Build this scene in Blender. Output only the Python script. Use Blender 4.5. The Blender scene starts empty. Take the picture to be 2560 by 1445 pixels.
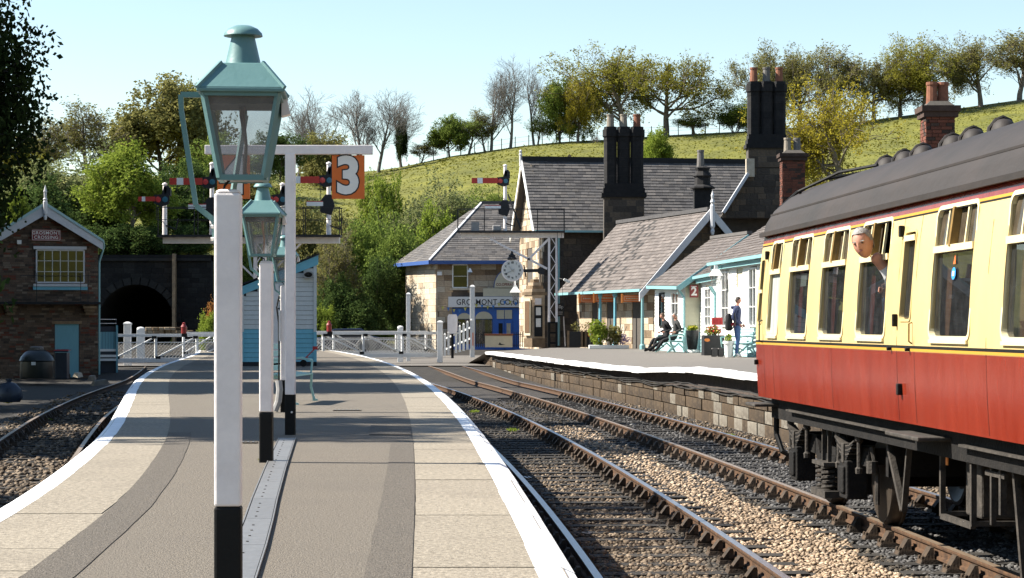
import bpy, math, random
import numpy as np
from mathutils import Vector, Matrix, Euler

R = math.radians
random.seed(7)
rng = np.random.default_rng(7)
sc = bpy.context.scene
col = sc.collection

# ---------------------------------------------------------------- camera, sky, sun, exposure
F, CX, HY, CH = 5200.0, 1280.0, 815.0, 1.15     # focal length in photo pixels, centre column, horizon row, eye height over the platform
cd = bpy.data.cameras.new('camera')
cam = bpy.data.objects.new('camera', cd)
col.objects.link(cam)
cam.location = (0, 0, CH)
cam.rotation_euler = (R(90), 0, 0)
cd.sensor_width = 36.0
cd.lens = 36.0 * F / 2560.0
cd.shift_y = (HY - 722.5) / 2560.0
cd.clip_start, cd.clip_end = 0.2, 4000
sc.camera = cam

SUN_EL, SUN_AZ = 42.0, -84.0                     # azimuth measured from straight ahead, negative to the left
w = bpy.data.worlds.new('World')
sc.world = w
w.use_nodes = True
nt = w.node_tree
nt.nodes.clear()
sky = nt.nodes.new('ShaderNodeTexSky')
sky.sky_type = 'NISHITA'
sky.sun_disc = False
sky.sun_elevation = R(SUN_EL)
sky.sun_rotation = R(SUN_AZ)
sky.air_density = 1.12
sky.dust_density = 0.05
sky.ozone_density = 1.0
bg = nt.nodes.new('ShaderNodeBackground')
bg.inputs['Strength'].default_value = 0.07
wo = nt.nodes.new('ShaderNodeOutputWorld')
nt.links.new(sky.outputs['Color'], bg.inputs['Color'])
nt.links.new(bg.outputs['Background'], wo.inputs['Surface'])

sl = bpy.data.lights.new('sun', 'SUN')
sl.energy = 5.0
sl.angle = R(0.55)
sl.color = (1.0, 0.94, 0.84)
so = bpy.data.objects.new('sun', sl)
col.objects.link(so)
to_sun = Vector((math.sin(R(SUN_AZ)) * math.cos(R(SUN_EL)), math.cos(R(SUN_AZ)) * math.cos(R(SUN_EL)), math.sin(R(SUN_EL))))
so.rotation_euler = to_sun.to_track_quat('Z', 'Y').to_euler()
so.location = (-30, 20, 40)

sc.view_settings.view_transform = 'Standard'
sc.view_settings.look = 'None'
sc.view_settings.exposure = 1.45
sc.view_settings.gamma = 1.0
sc.view_settings.use_curve_mapping = False
sc.render.engine = 'CYCLES'
sc.cycles.use_denoising = True
sc.cycles.max_bounces = 6
sc.cycles.diffuse_bounces = 3
sc.cycles.glossy_bounces = 3
sc.cycles.transmission_bounces = 6
sc.cycles.transparent_max_bounces = 12
sc.cycles.sample_clamp_indirect = 6.0

# ---------------------------------------------------------------- helpers
def P(px, py, Y):
    """the point at distance Y seen at photo pixel px, py"""
    return Vector(((px - CX) * Y / F, Y, CH + (HY - py) * Y / F))

def ramp(x, xs, ys):
    return float(np.interp(x, xs, ys))

def smooth(t):
    t = min(1.0, max(0.0, t))
    return t * t * (3 - 2 * t)

MATS = {}
def mat(name, c, rough=0.7, var=0.18, scale=6.0, bump=0.0, bscale=40.0, metal=0.0, spec=0.4, c2=None, stain=0.0, stain_c=(0.05, 0.045, 0.04),
        stain_scale=1.5, obj_var=0.0, island_var=0.0, stretch=None, emit=None):
    m = bpy.data.materials.new(name)
    MATS[name] = m
    m.use_nodes = True
    t = m.node_tree
    N, L = t.nodes, t.links
    b = N['Principled BSDF']
    b.inputs['Roughness'].default_value = rough
    b.inputs['Metallic'].default_value = metal
    b.inputs['Specular IOR Level'].default_value = spec
    tc = N.new('ShaderNodeTexCoord')
    co = tc.outputs['Object']
    if stretch:
        mp = N.new('ShaderNodeMapping')
        mp.inputs['Scale'].default_value = stretch
        L.new(co, mp.inputs['Vector'])
        co = mp.outputs['Vector']
    n = N.new('ShaderNodeTexNoise')
    n.inputs['Scale'].default_value = scale
    n.inputs['Detail'].default_value = 7
    n.inputs['Roughness'].default_value = 0.65
    L.new(co, n.inputs['Vector'])
    cr = N.new('ShaderNodeValToRGB')
    lo = tuple(max(0, v * (1 - var)) for v in c)
    hi = c2 if c2 else tuple(min(1, v * (1 + var)) for v in c)
    cr.color_ramp.elements[0].position = 0.32
    cr.color_ramp.elements[0].color = (*lo, 1)
    cr.color_ramp.elements[1].position = 0.68
    cr.color_ramp.elements[1].color = (*hi, 1)
    L.new(n.outputs['Fac'], cr.inputs['Fac'])
    out = cr.outputs['Color']
    if stain > 0:
        n2 = N.new('ShaderNodeTexNoise')
        n2.inputs['Scale'].default_value = stain_scale
        n2.inputs['Detail'].default_value = 9
        n2.inputs['Roughness'].default_value = 0.7
        L.new(tc.outputs['Object'], n2.inputs['Vector'])
        r2 = N.new('ShaderNodeValToRGB')
        r2.color_ramp.elements[0].position = 0.5
        r2.color_ramp.elements[0].color = (0, 0, 0, 1)
        r2.color_ramp.elements[1].position = 0.72
        r2.color_ramp.elements[1].color = (stain, stain, stain, 1)
        L.new(n2.outputs['Fac'], r2.inputs['Fac'])
        mx = N.new('ShaderNodeMix')
        mx.data_type = 'RGBA'
        L.new(r2.outputs['Color'], mx.inputs[0])
        L.new(out, mx.inputs[6])
        mx.inputs[7].default_value = (*stain_c, 1)
        out = mx.outputs[2]
    for amount, which in ((obj_var, 'o'), (island_var, 'i')):
        if amount > 0:
            if which == 'o':
                src = N.new('ShaderNodeObjectInfo').outputs['Random']
            else:
                src = N.new('ShaderNodeNewGeometry').outputs['Random Per Island']
            mr = N.new('ShaderNodeMapRange')
            mr.inputs['To Min'].default_value = 1 - amount
            mr.inputs['To Max'].default_value = 1 + amount
            L.new(src, mr.inputs['Value'])
            hs = N.new('ShaderNodeHueSaturation')
            L.new(mr.outputs['Result'], hs.inputs['Value'])
            L.new(out, hs.inputs['Color'])
            out = hs.outputs['Color']
    L.new(out, b.inputs['Base Color'])
    if bump > 0:
        nb = N.new('ShaderNodeTexNoise')
        nb.inputs['Scale'].default_value = bscale
        nb.inputs['Detail'].default_value = 6
        L.new(co, nb.inputs['Vector'])
        bp = N.new('ShaderNodeBump')
        bp.inputs['Strength'].default_value = bump
        bp.inputs['Distance'].default_value = 0.02
        L.new(nb.outputs['Fac'], bp.inputs['Height'])
        L.new(bp.outputs['Normal'], b.inputs['Normal'])
    if emit:
        b.inputs['Emission Color'].default_value = (*emit[0], 1)
        b.inputs['Emission Strength'].default_value = emit[1]
    return m

def leaf_mat(name, c, c2, trans=0.35, obj_var=0.12):
    m = bpy.data.materials.new(name)
    MATS[name] = m
    m.use_nodes = True
    t = m.node_tree
    N, L = t.nodes, t.links
    N.clear()
    out = N.new('ShaderNodeOutputMaterial')
    g = N.new('ShaderNodeNewGeometry')
    cr = N.new('ShaderNodeValToRGB')
    cr.color_ramp.elements[0].color = (*c, 1)
    cr.color_ramp.elements[1].color = (*c2, 1)
    L.new(g.outputs['Random Per Island'], cr.inputs['Fac'])
    oi = N.new('ShaderNodeObjectInfo')
    mr = N.new('ShaderNodeMapRange')
    mr.inputs['To Min'].default_value = 1 - obj_var
    mr.inputs['To Max'].default_value = 1 + obj_var
    L.new(oi.outputs['Random'], mr.inputs['Value'])
    hs = N.new('ShaderNodeHueSaturation')
    L.new(mr.outputs['Result'], hs.inputs['Value'])
    L.new(cr.outputs['Color'], hs.inputs['Color'])
    d = N.new('ShaderNodeBsdfDiffuse')
    tr = N.new('ShaderNodeBsdfTranslucent')
    L.new(hs.outputs['Color'], d.inputs['Color'])
    L.new(hs.outputs['Color'], tr.inputs['Color'])
    mx = N.new('ShaderNodeMixShader')
    mx.inputs['Fac'].default_value = trans
    L.new(d.outputs['BSDF'], mx.inputs[1])
    L.new(tr.outputs['BSDF'], mx.inputs[2])
    L.new(mx.outputs['Shader'], out.inputs['Surface'])
    return m

def glass_mat(name, tint=(0.75, 0.8, 0.8), gloss=0.12, rough=0.02, dirt_haze=0.0, dirt_haze_c=(0.45, 0.43, 0.4)):
    m = bpy.data.materials.new(name)
    MATS[name] = m
    m.use_nodes = True
    t = m.node_tree
    N, L = t.nodes, t.links
    N.clear()
    out = N.new('ShaderNodeOutputMaterial')
    tp = N.new('ShaderNodeBsdfTransparent')
    tp.inputs['Color'].default_value = (*tint, 1)
    gl = N.new('ShaderNodeBsdfGlossy')
    gl.inputs['Roughness'].default_value = rough
    lw = N.new('ShaderNodeLayerWeight')
    lw.inputs['Blend'].default_value = 0.35
    ma = N.new('ShaderNodeMath')
    ma.operation = 'MULTIPLY_ADD'
    ma.inputs[1].default_value = 0.7
    ma.inputs[2].default_value = gloss
    L.new(lw.outputs['Fresnel'], ma.inputs[0])
    mx = N.new('ShaderNodeMixShader')
    L.new(ma.outputs[0], mx.inputs['Fac'])
    L.new(tp.outputs['BSDF'], mx.inputs[1])
    L.new(gl.outputs['BSDF'], mx.inputs[2])
    last = mx.outputs['Shader']
    if dirt_haze > 0:
        df = N.new('ShaderNodeBsdfDiffuse')
        df.inputs['Color'].default_value = (*dirt_haze_c, 1)
        n = N.new('ShaderNodeTexNoise')
        n.inputs['Scale'].default_value = 9
        n.inputs['Detail'].default_value = 8
        tc = N.new('ShaderNodeTexCoord')
        L.new(tc.outputs['Object'], n.inputs['Vector'])
        mm = N.new('ShaderNodeMath')
        mm.operation = 'MULTIPLY'
        mm.inputs[1].default_value = dirt_haze * 2
        L.new(n.outputs['Fac'], mm.inputs[0])
        m2 = N.new('ShaderNodeMixShader')
        L.new(mm.outputs[0], m2.inputs['Fac'])
        L.new(last, m2.inputs[1])
        L.new(df.outputs['BSDF'], m2.inputs[2])
        last = m2.outputs['Shader']
    L.new(last, out.inputs['Surface'])
    return m

def tag(o, label=None, cat=None, group=None, kind=None):
    if label: o['label'] = label
    if cat: o['category'] = cat
    if group: o['group'] = group
    if kind: o['kind'] = kind
    return o

def thing(name, label, cat, loc=(0, 0, 0), rz=0.0, group=None, kind=None):
    o = bpy.data.objects.new(name, None)
    col.objects.link(o)
    o.empty_display_size = 0.2
    o.location = loc
    o.rotation_euler = (0, 0, rz)
    return tag(o, label, cat, group, kind)

def root_of(o):
    while o.parent is not None:
        o = o.parent
    return o

def basis(o):
    return Matrix.LocRotScale(o.location, o.rotation_euler, o.scale)

class MB:
    """collects shapes into one mesh"""
    def __init__(s):
        s.v, s.f, s.m = [], [], []
        s.cur = 0
    def add(s, vs, fs):
        k = len(s.v)
        s.v += [tuple(v) for v in vs]
        for f in fs:
            s.f.append(tuple(i + k for i in f))
            s.m.append(s.cur)
        return s
    def box(s, c, size, M=None, taper=1.0):
        x, y, z = size[0] / 2, size[1] / 2, size[2] / 2
        t = taper
        vs = [(-x, -y, -z), (x, -y, -z), (x, y, -z), (-x, y, -z), (-x * t, -y * t, z), (x * t, -y * t, z), (x * t, y * t, z), (-x * t, y * t, z)]
        if M is not None:
            vs = [M @ Vector(v) for v in vs]
        vs = [(v[0] + c[0], v[1] + c[1], v[2] + c[2]) for v in vs]
        return s.add(vs, [(3, 2, 1, 0), (4, 5, 6, 7), (0, 1, 5, 4), (1, 2, 6, 5), (2, 3, 7, 6), (3, 0, 4, 7)])
    def bbox(s, a, b):
        return s.box([(a[i] + b[i]) / 2 for i in range(3)], [abs(b[i] - a[i]) for i in range(3)])
    def bar(s, a, b, wx, wy=None, up=(0, 0, 1)):
        """a square bar from a to b"""
        a, b = Vector(a), Vector(b)
        wy = wy or wx
        d = (b - a)
        n = d.normalized()
        u = Vector(up)
        if abs(n.dot(u)) > 0.98:
            u = Vector((0, 1, 0))
        e = n.cross(u).normalized() * wx / 2
        g = e.cross(n).normalized() * wy / 2
        vs = [a - e - g, a + e - g, a + e + g, a - e + g, b - e - g, b + e - g, b + e + g, b - e + g]
        return s.add(vs, [(3, 2, 1, 0), (4, 5, 6, 7), (0, 1, 5, 4), (1, 2, 6, 5), (2, 3, 7, 6), (3, 0, 4, 7)])
    def prism(s, poly, d):
        """polygon of 3d points pushed along vector d"""
        n = len(poly)
        d = Vector(d)
        vs = [Vector(p) for p in poly] + [Vector(p) + d for p in poly]
        fs = [tuple(range(n))[::-1], tuple(range(n, 2 * n))]
        fs += [(i, (i + 1) % n, (i + 1) % n + n, i + n) for i in range(n)]
        return s.add(vs, fs)
    def tube(s, pts, r, n=8, cap=True):
        pts = [Vector(p) for p in pts]
        rr = r if isinstance(r, (list, tuple)) else [r] * len(pts)
        vs, fs = [], []
        prev = None
        for i, p in enumerate(pts):
            d = (pts[min(i + 1, len(pts) - 1)] - pts[max(i - 1, 0)]).normalized()
            if prev is None:
                u = Vector((0, 0, 1)) if abs(d.z) < 0.9 else Vector((1, 0, 0))
                e = d.cross(u).normalized()
            else:
                e = (prev - d * prev.dot(d)).normalized()
            prev = e
            g = d.cross(e)
            for k in range(n):
                a = 2 * math.pi * k / n
                vs.append(p + (e * math.cos(a) + g * math.sin(a)) * rr[i])
        for i in range(len(pts) - 1):
            for k in range(n):
                fs.append((i * n + k, i * n + (k + 1) % n, (i + 1) * n + (k + 1) % n, (i + 1) * n + k))
        if cap:
            fs.append(tuple(range(n))[::-1])
            fs.append(tuple((len(pts) - 1) * n + k for k in range(n)))
        return s.add(vs, fs)
    def lathe(s, prof, c=(0, 0, 0), n=16, M=None, ph=0.0, sx=1.0, sy=1.0):
        """profile of (radius, height)"""
        vs, fs = [], []
        for r, z in prof:
            for k in range(n):
                a = 2 * math.pi * k / n + ph
                v = Vector((r * math.cos(a) * sx, r * math.sin(a) * sy, z))
                if M is not None: v = M @ v
                vs.append(v + Vector(c))
        for i in range(len(prof) - 1):
            for k in range(n):
                fs.append((i * n + k, i * n + (k + 1) % n, (i + 1) * n + (k + 1) % n, (i + 1) * n + k))
        fs.append(tuple(range(n))[::-1])
        fs.append(tuple((len(prof) - 1) * n + k for k in range(n)))
        return s.add(vs, fs)
    def quad(s, a, b, c, d):
        return s.add([a, b, c, d], [(0, 1, 2, 3)])
    def build(s, name, m, parent=None, world=False, smooth_=False, bevel=0.0):
        me = bpy.data.meshes.new(name)
        vs = s.v
        if world and parent is not None:
            inv = basis(root_of(parent)).inverted()
            vs = [inv @ Vector(v) for v in vs]
        me.from_pydata([tuple(v) for v in vs], [], s.f)
        ms = m if isinstance(m, (list, tuple)) else [m]
        for x in ms:
            me.materials.append(MATS[x] if isinstance(x, str) else x)
        if len(ms) > 1:
            me.polygons.foreach_set('material_index', s.m)
        if smooth_:
            me.polygons.foreach_set('use_smooth', [True] * len(me.polygons))
        me.update()
        o = bpy.data.objects.new(name, me)
        col.objects.link(o)
        if parent is not None:
            o.parent = parent
        if bevel > 0:
            md = o.modifiers.new('bevel', 'BEVEL')
            md.width = bevel
            md.segments = 2
            md.limit_method = 'ANGLE'
        if smooth_:
            smooth_by_angle(me)
        return o

def smooth_by_angle(me, ang=40):
    try:
        me.set_sharp_from_angle(angle=R(ang))
    except Exception:
        pass

def copy_tree(o, parent=None):
    c = o.copy()
    col.objects.link(c)
    c.parent = parent
    for ch in list(o.children):
        copy_tree(ch, c)
    return c

def text(name, s, size, loc, xdir, zdir, m, parent=None, extrude=0.004, offset=0.0, align='CENTER', world=False, spacing=1.0, lines=1.0, sx=1.0):
    cu = bpy.data.curves.new(name, 'FONT')
    cu.body = s
    cu.size = size
    cu.align_x = align
    cu.align_y = 'CENTER'
    cu.extrude = extrude
    cu.offset = offset
    cu.space_character = spacing
    cu.space_line = lines
    cu.resolution_u = 4
    to = bpy.data.objects.new(name, cu)
    col.objects.link(to)
    dg = bpy.context.evaluated_depsgraph_get()
    me = bpy.data.meshes.new_from_object(to.evaluated_get(dg))
    bpy.data.objects.remove(to)
    bpy.data.curves.remove(cu)
    x, z = Vector(xdir).normalized(), Vector(zdir).normalized()
    y = z.cross(x)
    M = Matrix(((x[0] * sx, z[0], -y[0], loc[0]), (x[1] * sx, z[1], -y[1], loc[1]), (x[2] * sx, z[2], -y[2], loc[2]), (0, 0, 0, 1)))
    if world and parent is not None:
        M = basis(root_of(parent)).inverted() @ M
    me.transform(M)
    me.name = name
    me.materials.append(MATS[m])
    o = bpy.data.objects.new(name, me)
    col.objects.link(o)
    if parent is not None:
        o.parent = parent
    return o

# one bevelled unit block shared by every loose piece (stone, brick, slate, board)
def unit_block(name, bev=0.06, m='stone'):
    b = bev
    vs, fs = [], []
    me = bpy.data.meshes.new(name)
    x = 0.5
    for z in (-x, x):
        i = x - b if True else x
        vs += [(-x, -x + 0, z)] if False else []
    # back face plain, front (-y) face chamfered
    vs = [(-x, x, -x), (x, x, -x), (x, x, x), (-x, x, x),
          (-x, -x + b, -x), (x, -x + b, -x), (x, -x + b, x), (-x, -x + b, x),
          (-x + b, -x, -x + b), (x - b, -x, -x + b), (x - b, -x, x - b), (-x + b, -x, x - b)]
    fs = [(0, 3, 2, 1), (0, 1, 5, 4), (1, 2, 6, 5), (2, 3, 7, 6), (3, 0, 4, 7), (4, 5, 9, 8), (5, 6, 10, 9), (6, 7, 11, 10), (7, 4, 8, 11), (8, 9, 10, 11)]
    me.from_pydata(vs, [], fs)
    me.materials.append(MATS[m])
    return me

BLOCKS = {}
def pieces(parent, name, items, mats, limit=300, bev=0.06, world=False):
    """items: (centre, xdir, size(x along, y depth, z up), zdir, mat index) in parent's local frame. The largest as seen are objects, the rest one part."""
    if not items:
        return
    M0 = basis(root_of(parent))
    if world:
        I0 = M0.inverted(); R0 = I0.to_3x3()
        items = [(I0 @ Vector(c), R0 @ Vector(xd), sz, R0 @ Vector(zd), mi) for c, xd, sz, zd, mi in items]
    def seen(it):
        p = M0 @ Vector(it[0])
        return -(it[2][0] * it[2][2]) / max(4.0, p.y) ** 2
    items = sorted(items, key=seen)
    rest = {}
    for k, (c, xd, size, zd, mi) in enumerate(items):
        x = Vector(xd).normalized()
        z = Vector(zd).normalized()
        y = z.cross(x)
        M = Matrix(((x[0] * size[0], y[0] * size[1], z[0] * size[2], c[0]), (x[1] * size[0], y[1] * size[1], z[1] * size[2], c[1]),
                    (x[2] * size[0], y[2] * size[1], z[2] * size[2], c[2]), (0, 0, 0, 1)))
        key = (name, mats[mi], bev)
        if key not in BLOCKS:
            BLOCKS[key] = unit_block(name, bev, mats[mi])
        if k < limit:
            o = bpy.data.objects.new(name, BLOCKS[key])
            col.objects.link(o)
            o.parent = parent
            o.matrix_local = M
        else:
            rest.setdefault(mats[mi], []).append(M)
    if rest:
        base = np.array([v.co for v in next(iter(BLOCKS.values())).vertices])
        me0 = BLOCKS[(name, mats[items[0][4]], bev)]
        base = np.array([tuple(v.co) + (1.0,) for v in me0.vertices])
        fcs = [tuple(p.vertices) for p in me0.polygons]
        mb = MB()
        ms = list(rest)
        for i, mn in enumerate(ms):
            mb.cur = i
            for M in rest[mn]:
                A = np.array(M)
                vs = base @ A.T
                mb.add([tuple(v[:3]) for v in vs], fcs)
        o = mb.build(name + '_courses', ms, parent)
        o['kind'] = 'stuff'

def courses(u0, u1, z0, z1, h, ln, frame, depth, nm, clip=None, holes=(), joint=0.012, jit=0.3, proud=0.012):
    """blocks laid in courses on a wall plane. frame(u, z) -> local point on the wall face, plus unit vectors"""
    O, ud, nd = frame
    O, ud, nd = Vector(O), Vector(ud).normalized(), Vector(nd).normalized()
    zd = Vector((0, 0, 1))
    out = []
    z = z0
    row = 0
    while z < z1 - 0.03:
        hh = min(h * (1 + random.uniform(-0.12, 0.12)), z1 - z)
        u = u0 - random.uniform(0, ln) * 0.9
        while u < u1:
            l = ln * (1 + random.uniform(-jit, jit))
            a, b = max(u, u0), min(u + l, u1)
            u += l
            segs = [(a, b)]
            for (ha, hb, hz0, hz1) in holes:
                if z + hh > hz0 + 0.03 and z < hz1 - 0.03:
                    ns = []
                    for (p, q) in segs:
                        if q <= ha or p >= hb: ns.append((p, q))
                        else:
                            if p < ha: ns.append((p, ha))
                            if q > hb: ns.append((hb, q))
                    segs = ns
            for (p, q) in segs:
                if clip:
                    lo, hi = clip(z + hh / 2)
                    p, q = max(p, lo), min(q, hi)
                if q - p < 0.05: continue
                dd = depth * (1 + random.uniform(-0.25, 0.35))
                c = O + ud * ((p + q) / 2) + zd * (z + hh / 2) + nd * (proud * random.uniform(0.2, 1.6) - dd / 2)
                out.append((c, ud if zd.cross(ud).dot(nd) < 0 else -ud, (q - p - joint, dd, hh - joint), zd, random.randrange(nm)))
        z += hh
        row += 1
    return out

def slates(p00, p10, p01, p11, rowh, wid, nm, clip=None, th=0.02, jit=0.25):
    """slates on a roof plane: p00-p10 the eave, p01-p11 the ridge"""
    p00, p10, p01, p11 = map(Vector, (p00, p10, p01, p11))
    out = []
    L = ((p01 - p00).length + (p11 - p10).length) / 2
    rows = int(L / rowh)
    for r in range(rows):
        t0 = r / rows
        a = p00.lerp(p01, t0 + 0.5 / rows)
        b = p10.lerp(p11, t0 + 0.5 / rows)
        ln = (b - a).length
        if ln < 0.1: continue
        ud = (b - a).normalized()
        up = (p00.lerp(p10, .5) * -1 + p01.lerp(p11, .5)).normalized()
        up = (up - ud * up.dot(ud)).normalized()
        n = ud.cross(up).normalized()
        if n.z < 0: n = -n
        u = -wid * (0.5 if r % 2 else 0.0) * random.uniform(0.8, 1.1)
        while u < ln:
            l = wid * (1 + random.uniform(-jit, jit))
            p, q = max(u, 0), min(u + l, ln)
            u += l
            if q - p < 0.04: continue
            c = a + ud * ((p + q) / 2) + n * (th * 0.5 + random.uniform(0, 0.006))
            if clip and not clip(c): continue
            zt = (up * 1.0 + n * (-0.10 - random.uniform(0, 0.03))).normalized()
            # front face of the block must look along n: block front is -y with y = z x x
            x = ud
            if zt.cross(x).dot(n) > 0: x = -ud
            out.append((c, x, (q - p - 0.008, th, rowh * 1.12), zt, random.randrange(nm)))
    return out
# ---------------------------------------------------------------- materials
mat('grass', (0.094, 0.099, 0.012), 0.95, 0.3, 0.35, 0.6, 30, c2=(0.162, 0.157, 0.020), stain=0.35, stain_c=(0.060, 0.071, 0.009), stain_scale=0.12)
mat('earth', (0.018, 0.015, 0.012), 0.95, 0.4, 2.0, 0.8, 30, c2=(0.035, 0.029, 0.021))
mat('bed', (0.025, 0.022, 0.020), 0.95, 0.5, 9.0, 1.0, 55, c2=(0.058, 0.050, 0.043))
mat('tarmac', (0.155, 0.13, 0.1), 0.93, 0.6, 62.0, 0.9, 110, c2=(0.235, 0.202, 0.16), stain=0.4, stain_c=(0.11, 0.096, 0.08), stain_scale=0.45)
mat('tarmac_dark', (0.115, 0.098, 0.078), 0.93, 0.55, 62.0, 0.9, 110, c2=(0.17, 0.146, 0.118), stain=0.3, stain_c=(0.085, 0.075, 0.063), stain_scale=0.8)
mat('tarmac2', (0.124, 0.112, 0.098), 0.92, 0.1, 12.0, 0.2, 120, c2=(0.145, 0.130, 0.113), stain=0.3, stain_c=(0.098, 0.087, 0.080), stain_scale=0.35)
mat('slab', (0.205, 0.175, 0.13), 0.92, 0.38, 26.0, 0.5, 60, c2=(0.33, 0.285, 0.22), stain=0.5, stain_c=(0.145, 0.122, 0.094), stain_scale=1.1, obj_var=0.04)
mat('white_edge', (0.8, 0.8, 0.79), 0.75, 0.06, 10, 0.2, 60, stain=0.3, stain_c=(0.5, 0.48, 0.45), stain_scale=3, obj_var=0.03)
mat('joint', (0.2, 0.17, 0.13), 0.95)
mat('wall_joint', (0.03, 0.026, 0.022), 0.95)
mat('platform_brick', (0.06, 0.045, 0.038), 0.95, 0.4, 8, 0.6, 30)
mat('steel_cover', (0.17, 0.168, 0.165), 0.5, 0.14, 20, 0.1, 60, metal=0.25, obj_var=0.06)
mat('rail_side', (0.055, 0.027, 0.012), 0.85, 0.4, 12, 0.4, 60, c2=(0.11, 0.055, 0.024))
mat('rail_top', (0.42, 0.42, 0.44), 0.32, 0.12, 30, metal=0.9, stretch=(1, 0.1, 1))
mat('rail_top_rusty', (0.32, 0.24, 0.17), 0.45, 0.2, 30, metal=0.6, stretch=(1, 0.1, 1))
mat('chair_iron', (0.030, 0.022, 0.015), 0.85, 0.4, 14, 0.4, 60, c2=(0.066, 0.041, 0.022), obj_var=0.25)
mat('sleeper', (0.018, 0.015, 0.012), 0.9, 0.45, 5, 0.6, 40, c2=(0.047, 0.041, 0.034), stretch=(0.3, 3, 3), obj_var=0.3)
mat('wallstone_a', (0.055, 0.036, 0.019), 0.95, 0.3, 3, 0.7, 26, c2=(0.092, 0.061, 0.034), stain=0.7, stain_c=(0.018, 0.013, 0.008), obj_var=0.2)
mat('wallstone_b', (0.041, 0.026, 0.014), 0.95, 0.35, 3, 0.7, 26, c2=(0.074, 0.050, 0.028), stain=0.6, stain_c=(0.112, 0.082, 0.051), obj_var=0.2)
mat('wallstone_c', (0.132, 0.110, 0.083), 0.95, 0.3, 3, 0.6, 26, c2=(0.231, 0.209, 0.171), stain=0.6, stain_c=(0.055, 0.044, 0.033), obj_var=0.15)
mat('cable', (0.03, 0.028, 0.026), 0.7)

# ---------------------------------------------------------------- curves of the place (all in metres, seen from above)
YR = [9.49, 11.87, 13.9, 17.18, 21.8, 28.75, 34.2, 42.1, 48.6, 58, 72, 86.7, 98]
XR = [.277, .16, .088, -.056, -.31, -.675, -1.03, -1.636, -2.23, -3.13, -4.71, -6.5, -8.5]
cr_ = np.polyfit(YR, XR, 3)
YL = [13.17, 15.37, 18.46, 21.06, 24.6, 30.67, 36.9, 45.3, 61, 94.9]
XL = [-3.24, -3.485, -3.87, -4.2, -4.74, -5.78, -6.81, -8.15, -10.3, -14.4]
cl_ = np.polyfit(YL, XL, 4)
def edge_r(y): return float(np.polyval(cr_, y))
def edge_l(y): return float(np.interp(y, [3] + YL, [-2.5] + XL)) * .35 + .65 * float(np.polyval(cl_, max(y, 9)))
YB = [10, 16.67, 23.3, 30.9, 41.5, 52.5, 72.4, 98]
XB = [2.46, 2.206, 1.86, 1.42, .655, -.36, -2.72, -6.6]
cb_ = np.polyfit(YB, XB, 3)
YC = [8, 16.73, 21.5, 24.2, 29.84, 37.25, 53.9, 66.3, 88, 100]
XC = [4.66, 4.117, 3.80, 3.62, 3.24, 2.63, 1.2, -.2, -3.0, -4.8]
cc_ = np.polyfit(YC, XC, 3)
G = 1.505
def rail_b(y): return float(np.polyval(cb_, y))
def rail_c(y): return float(np.polyval(cc_, y))
def slope(f, y): return (f(y + .5) - f(y - .5))
def ctr(f, y, off):
    """point at perpendicular distance off to the right of curve f"""
    s = slope(f, y)
    n = math.hypot(1, s)
    return Vector((f(y) + off / n, y - off * s / n, 0))
def zrail(y): return -0.87 + 0.25 * smooth((y - 74) / 22)
def edge2(y): return rail_c(y) + (G + 1.0) * math.hypot(1, slope(rail_c, y))
def z2e(y): return ramp(y, [0, 47, 50, 56, 62, 75, 84, 93], [.17, .17, .15, .0, -.04, -.06, -.03, 0])
Z2 = 0.18
def z2(x, y):
    return ramp(x - edge2(y), [0, .35, 3.2], [z2e(y), z2e(y) + .02, Z2])

# ---------------------------------------------------------------- ground and hill
SKX = [-2000, -600, 0, 500, 930, 1000, 1130, 1310, 1400, 1500, 1690, 1870, 2100, 2300, 2560, 3200, 4200]
SKY = [470, 440, 440, 440, 428, 418, 390, 364, 355, 350, 337, 328, 310, 284, 248, 190, 140]
YC_HILL = 230.0
def ridge(x):
    return CH + (HY - ramp(CX + x * F / YC_HILL, SKX, SKY)) * YC_HILL / F
def ground_z(x, y):
    base = ramp(y, [-50, 78, 93, 108, 122], [-1.1, -1.1, -0.66, -0.5, 0.2])
    if y < -60: return base + 42 * smooth((-60 - y) / 170) + 3 * math.sin(x * .03)  * smooth((-60 - y) / 60)   # unseen hill behind the camera, added for the window panes to reflect
    if y < 112: return base
    zr = ridge(x)
    t = (y - 122) / (YC_HILL - 122)
    if t <= 0: g = 0.0
    elif t <= 1: g = 0.35 * smooth(t) + 0.65 * t
    else: g = 1.0
    z = base + (zr - base) * g
    if y > YC_HILL: z -= 0.0009 * (y - YC_HILL) ** 2 * (1 if y < 330 else 0) + (9 if y >= 330 else 0)
    z += 0.25 * math.sin(x * 0.21 + y * 0.13) * smooth((y - 125) / 30) * smooth((225 - y) / 20) + 0.2 * math.sin(x * 0.09 - y * 0.17) * smooth((y - 130) / 30) * smooth((225 - y) / 20)
    # bank over the tunnel
    if x < -14.0 and y > 121:
        lo = smooth((-15.6 - x) / 2.0)
        tun = smooth((2.9 - abs(x + 21.7)) / .6)                # the bore keeps clear of the bank
        b = min(4.7 + 0.13 * (y - 121) + 0.02 * (-15 - x), 11.5)
        z = max(z, b * lo * smooth((y - 121.3) / 1.5)) if (tun <= 0 or y > 135.5) else min(z, 0.0)
    return z
xs = np.unique(np.concatenate([np.linspace(-320, -60, 20), np.linspace(-60, 80, 113), np.linspace(80, 340, 22)]))
ys = np.unique(np.concatenate([np.linspace(-320, -60, 14), np.linspace(-60, 70, 12), np.linspace(70, 120, 26), np.linspace(120, 134, 12), np.linspace(134, 136, 5), np.linspace(136, 240, 84), np.linspace(240, 420, 12)]))
mb = MB()
mb.v = [(float(x), float(y), ground_z(float(x), float(y))) for y in ys for x in xs]
nx = len(xs)
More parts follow.
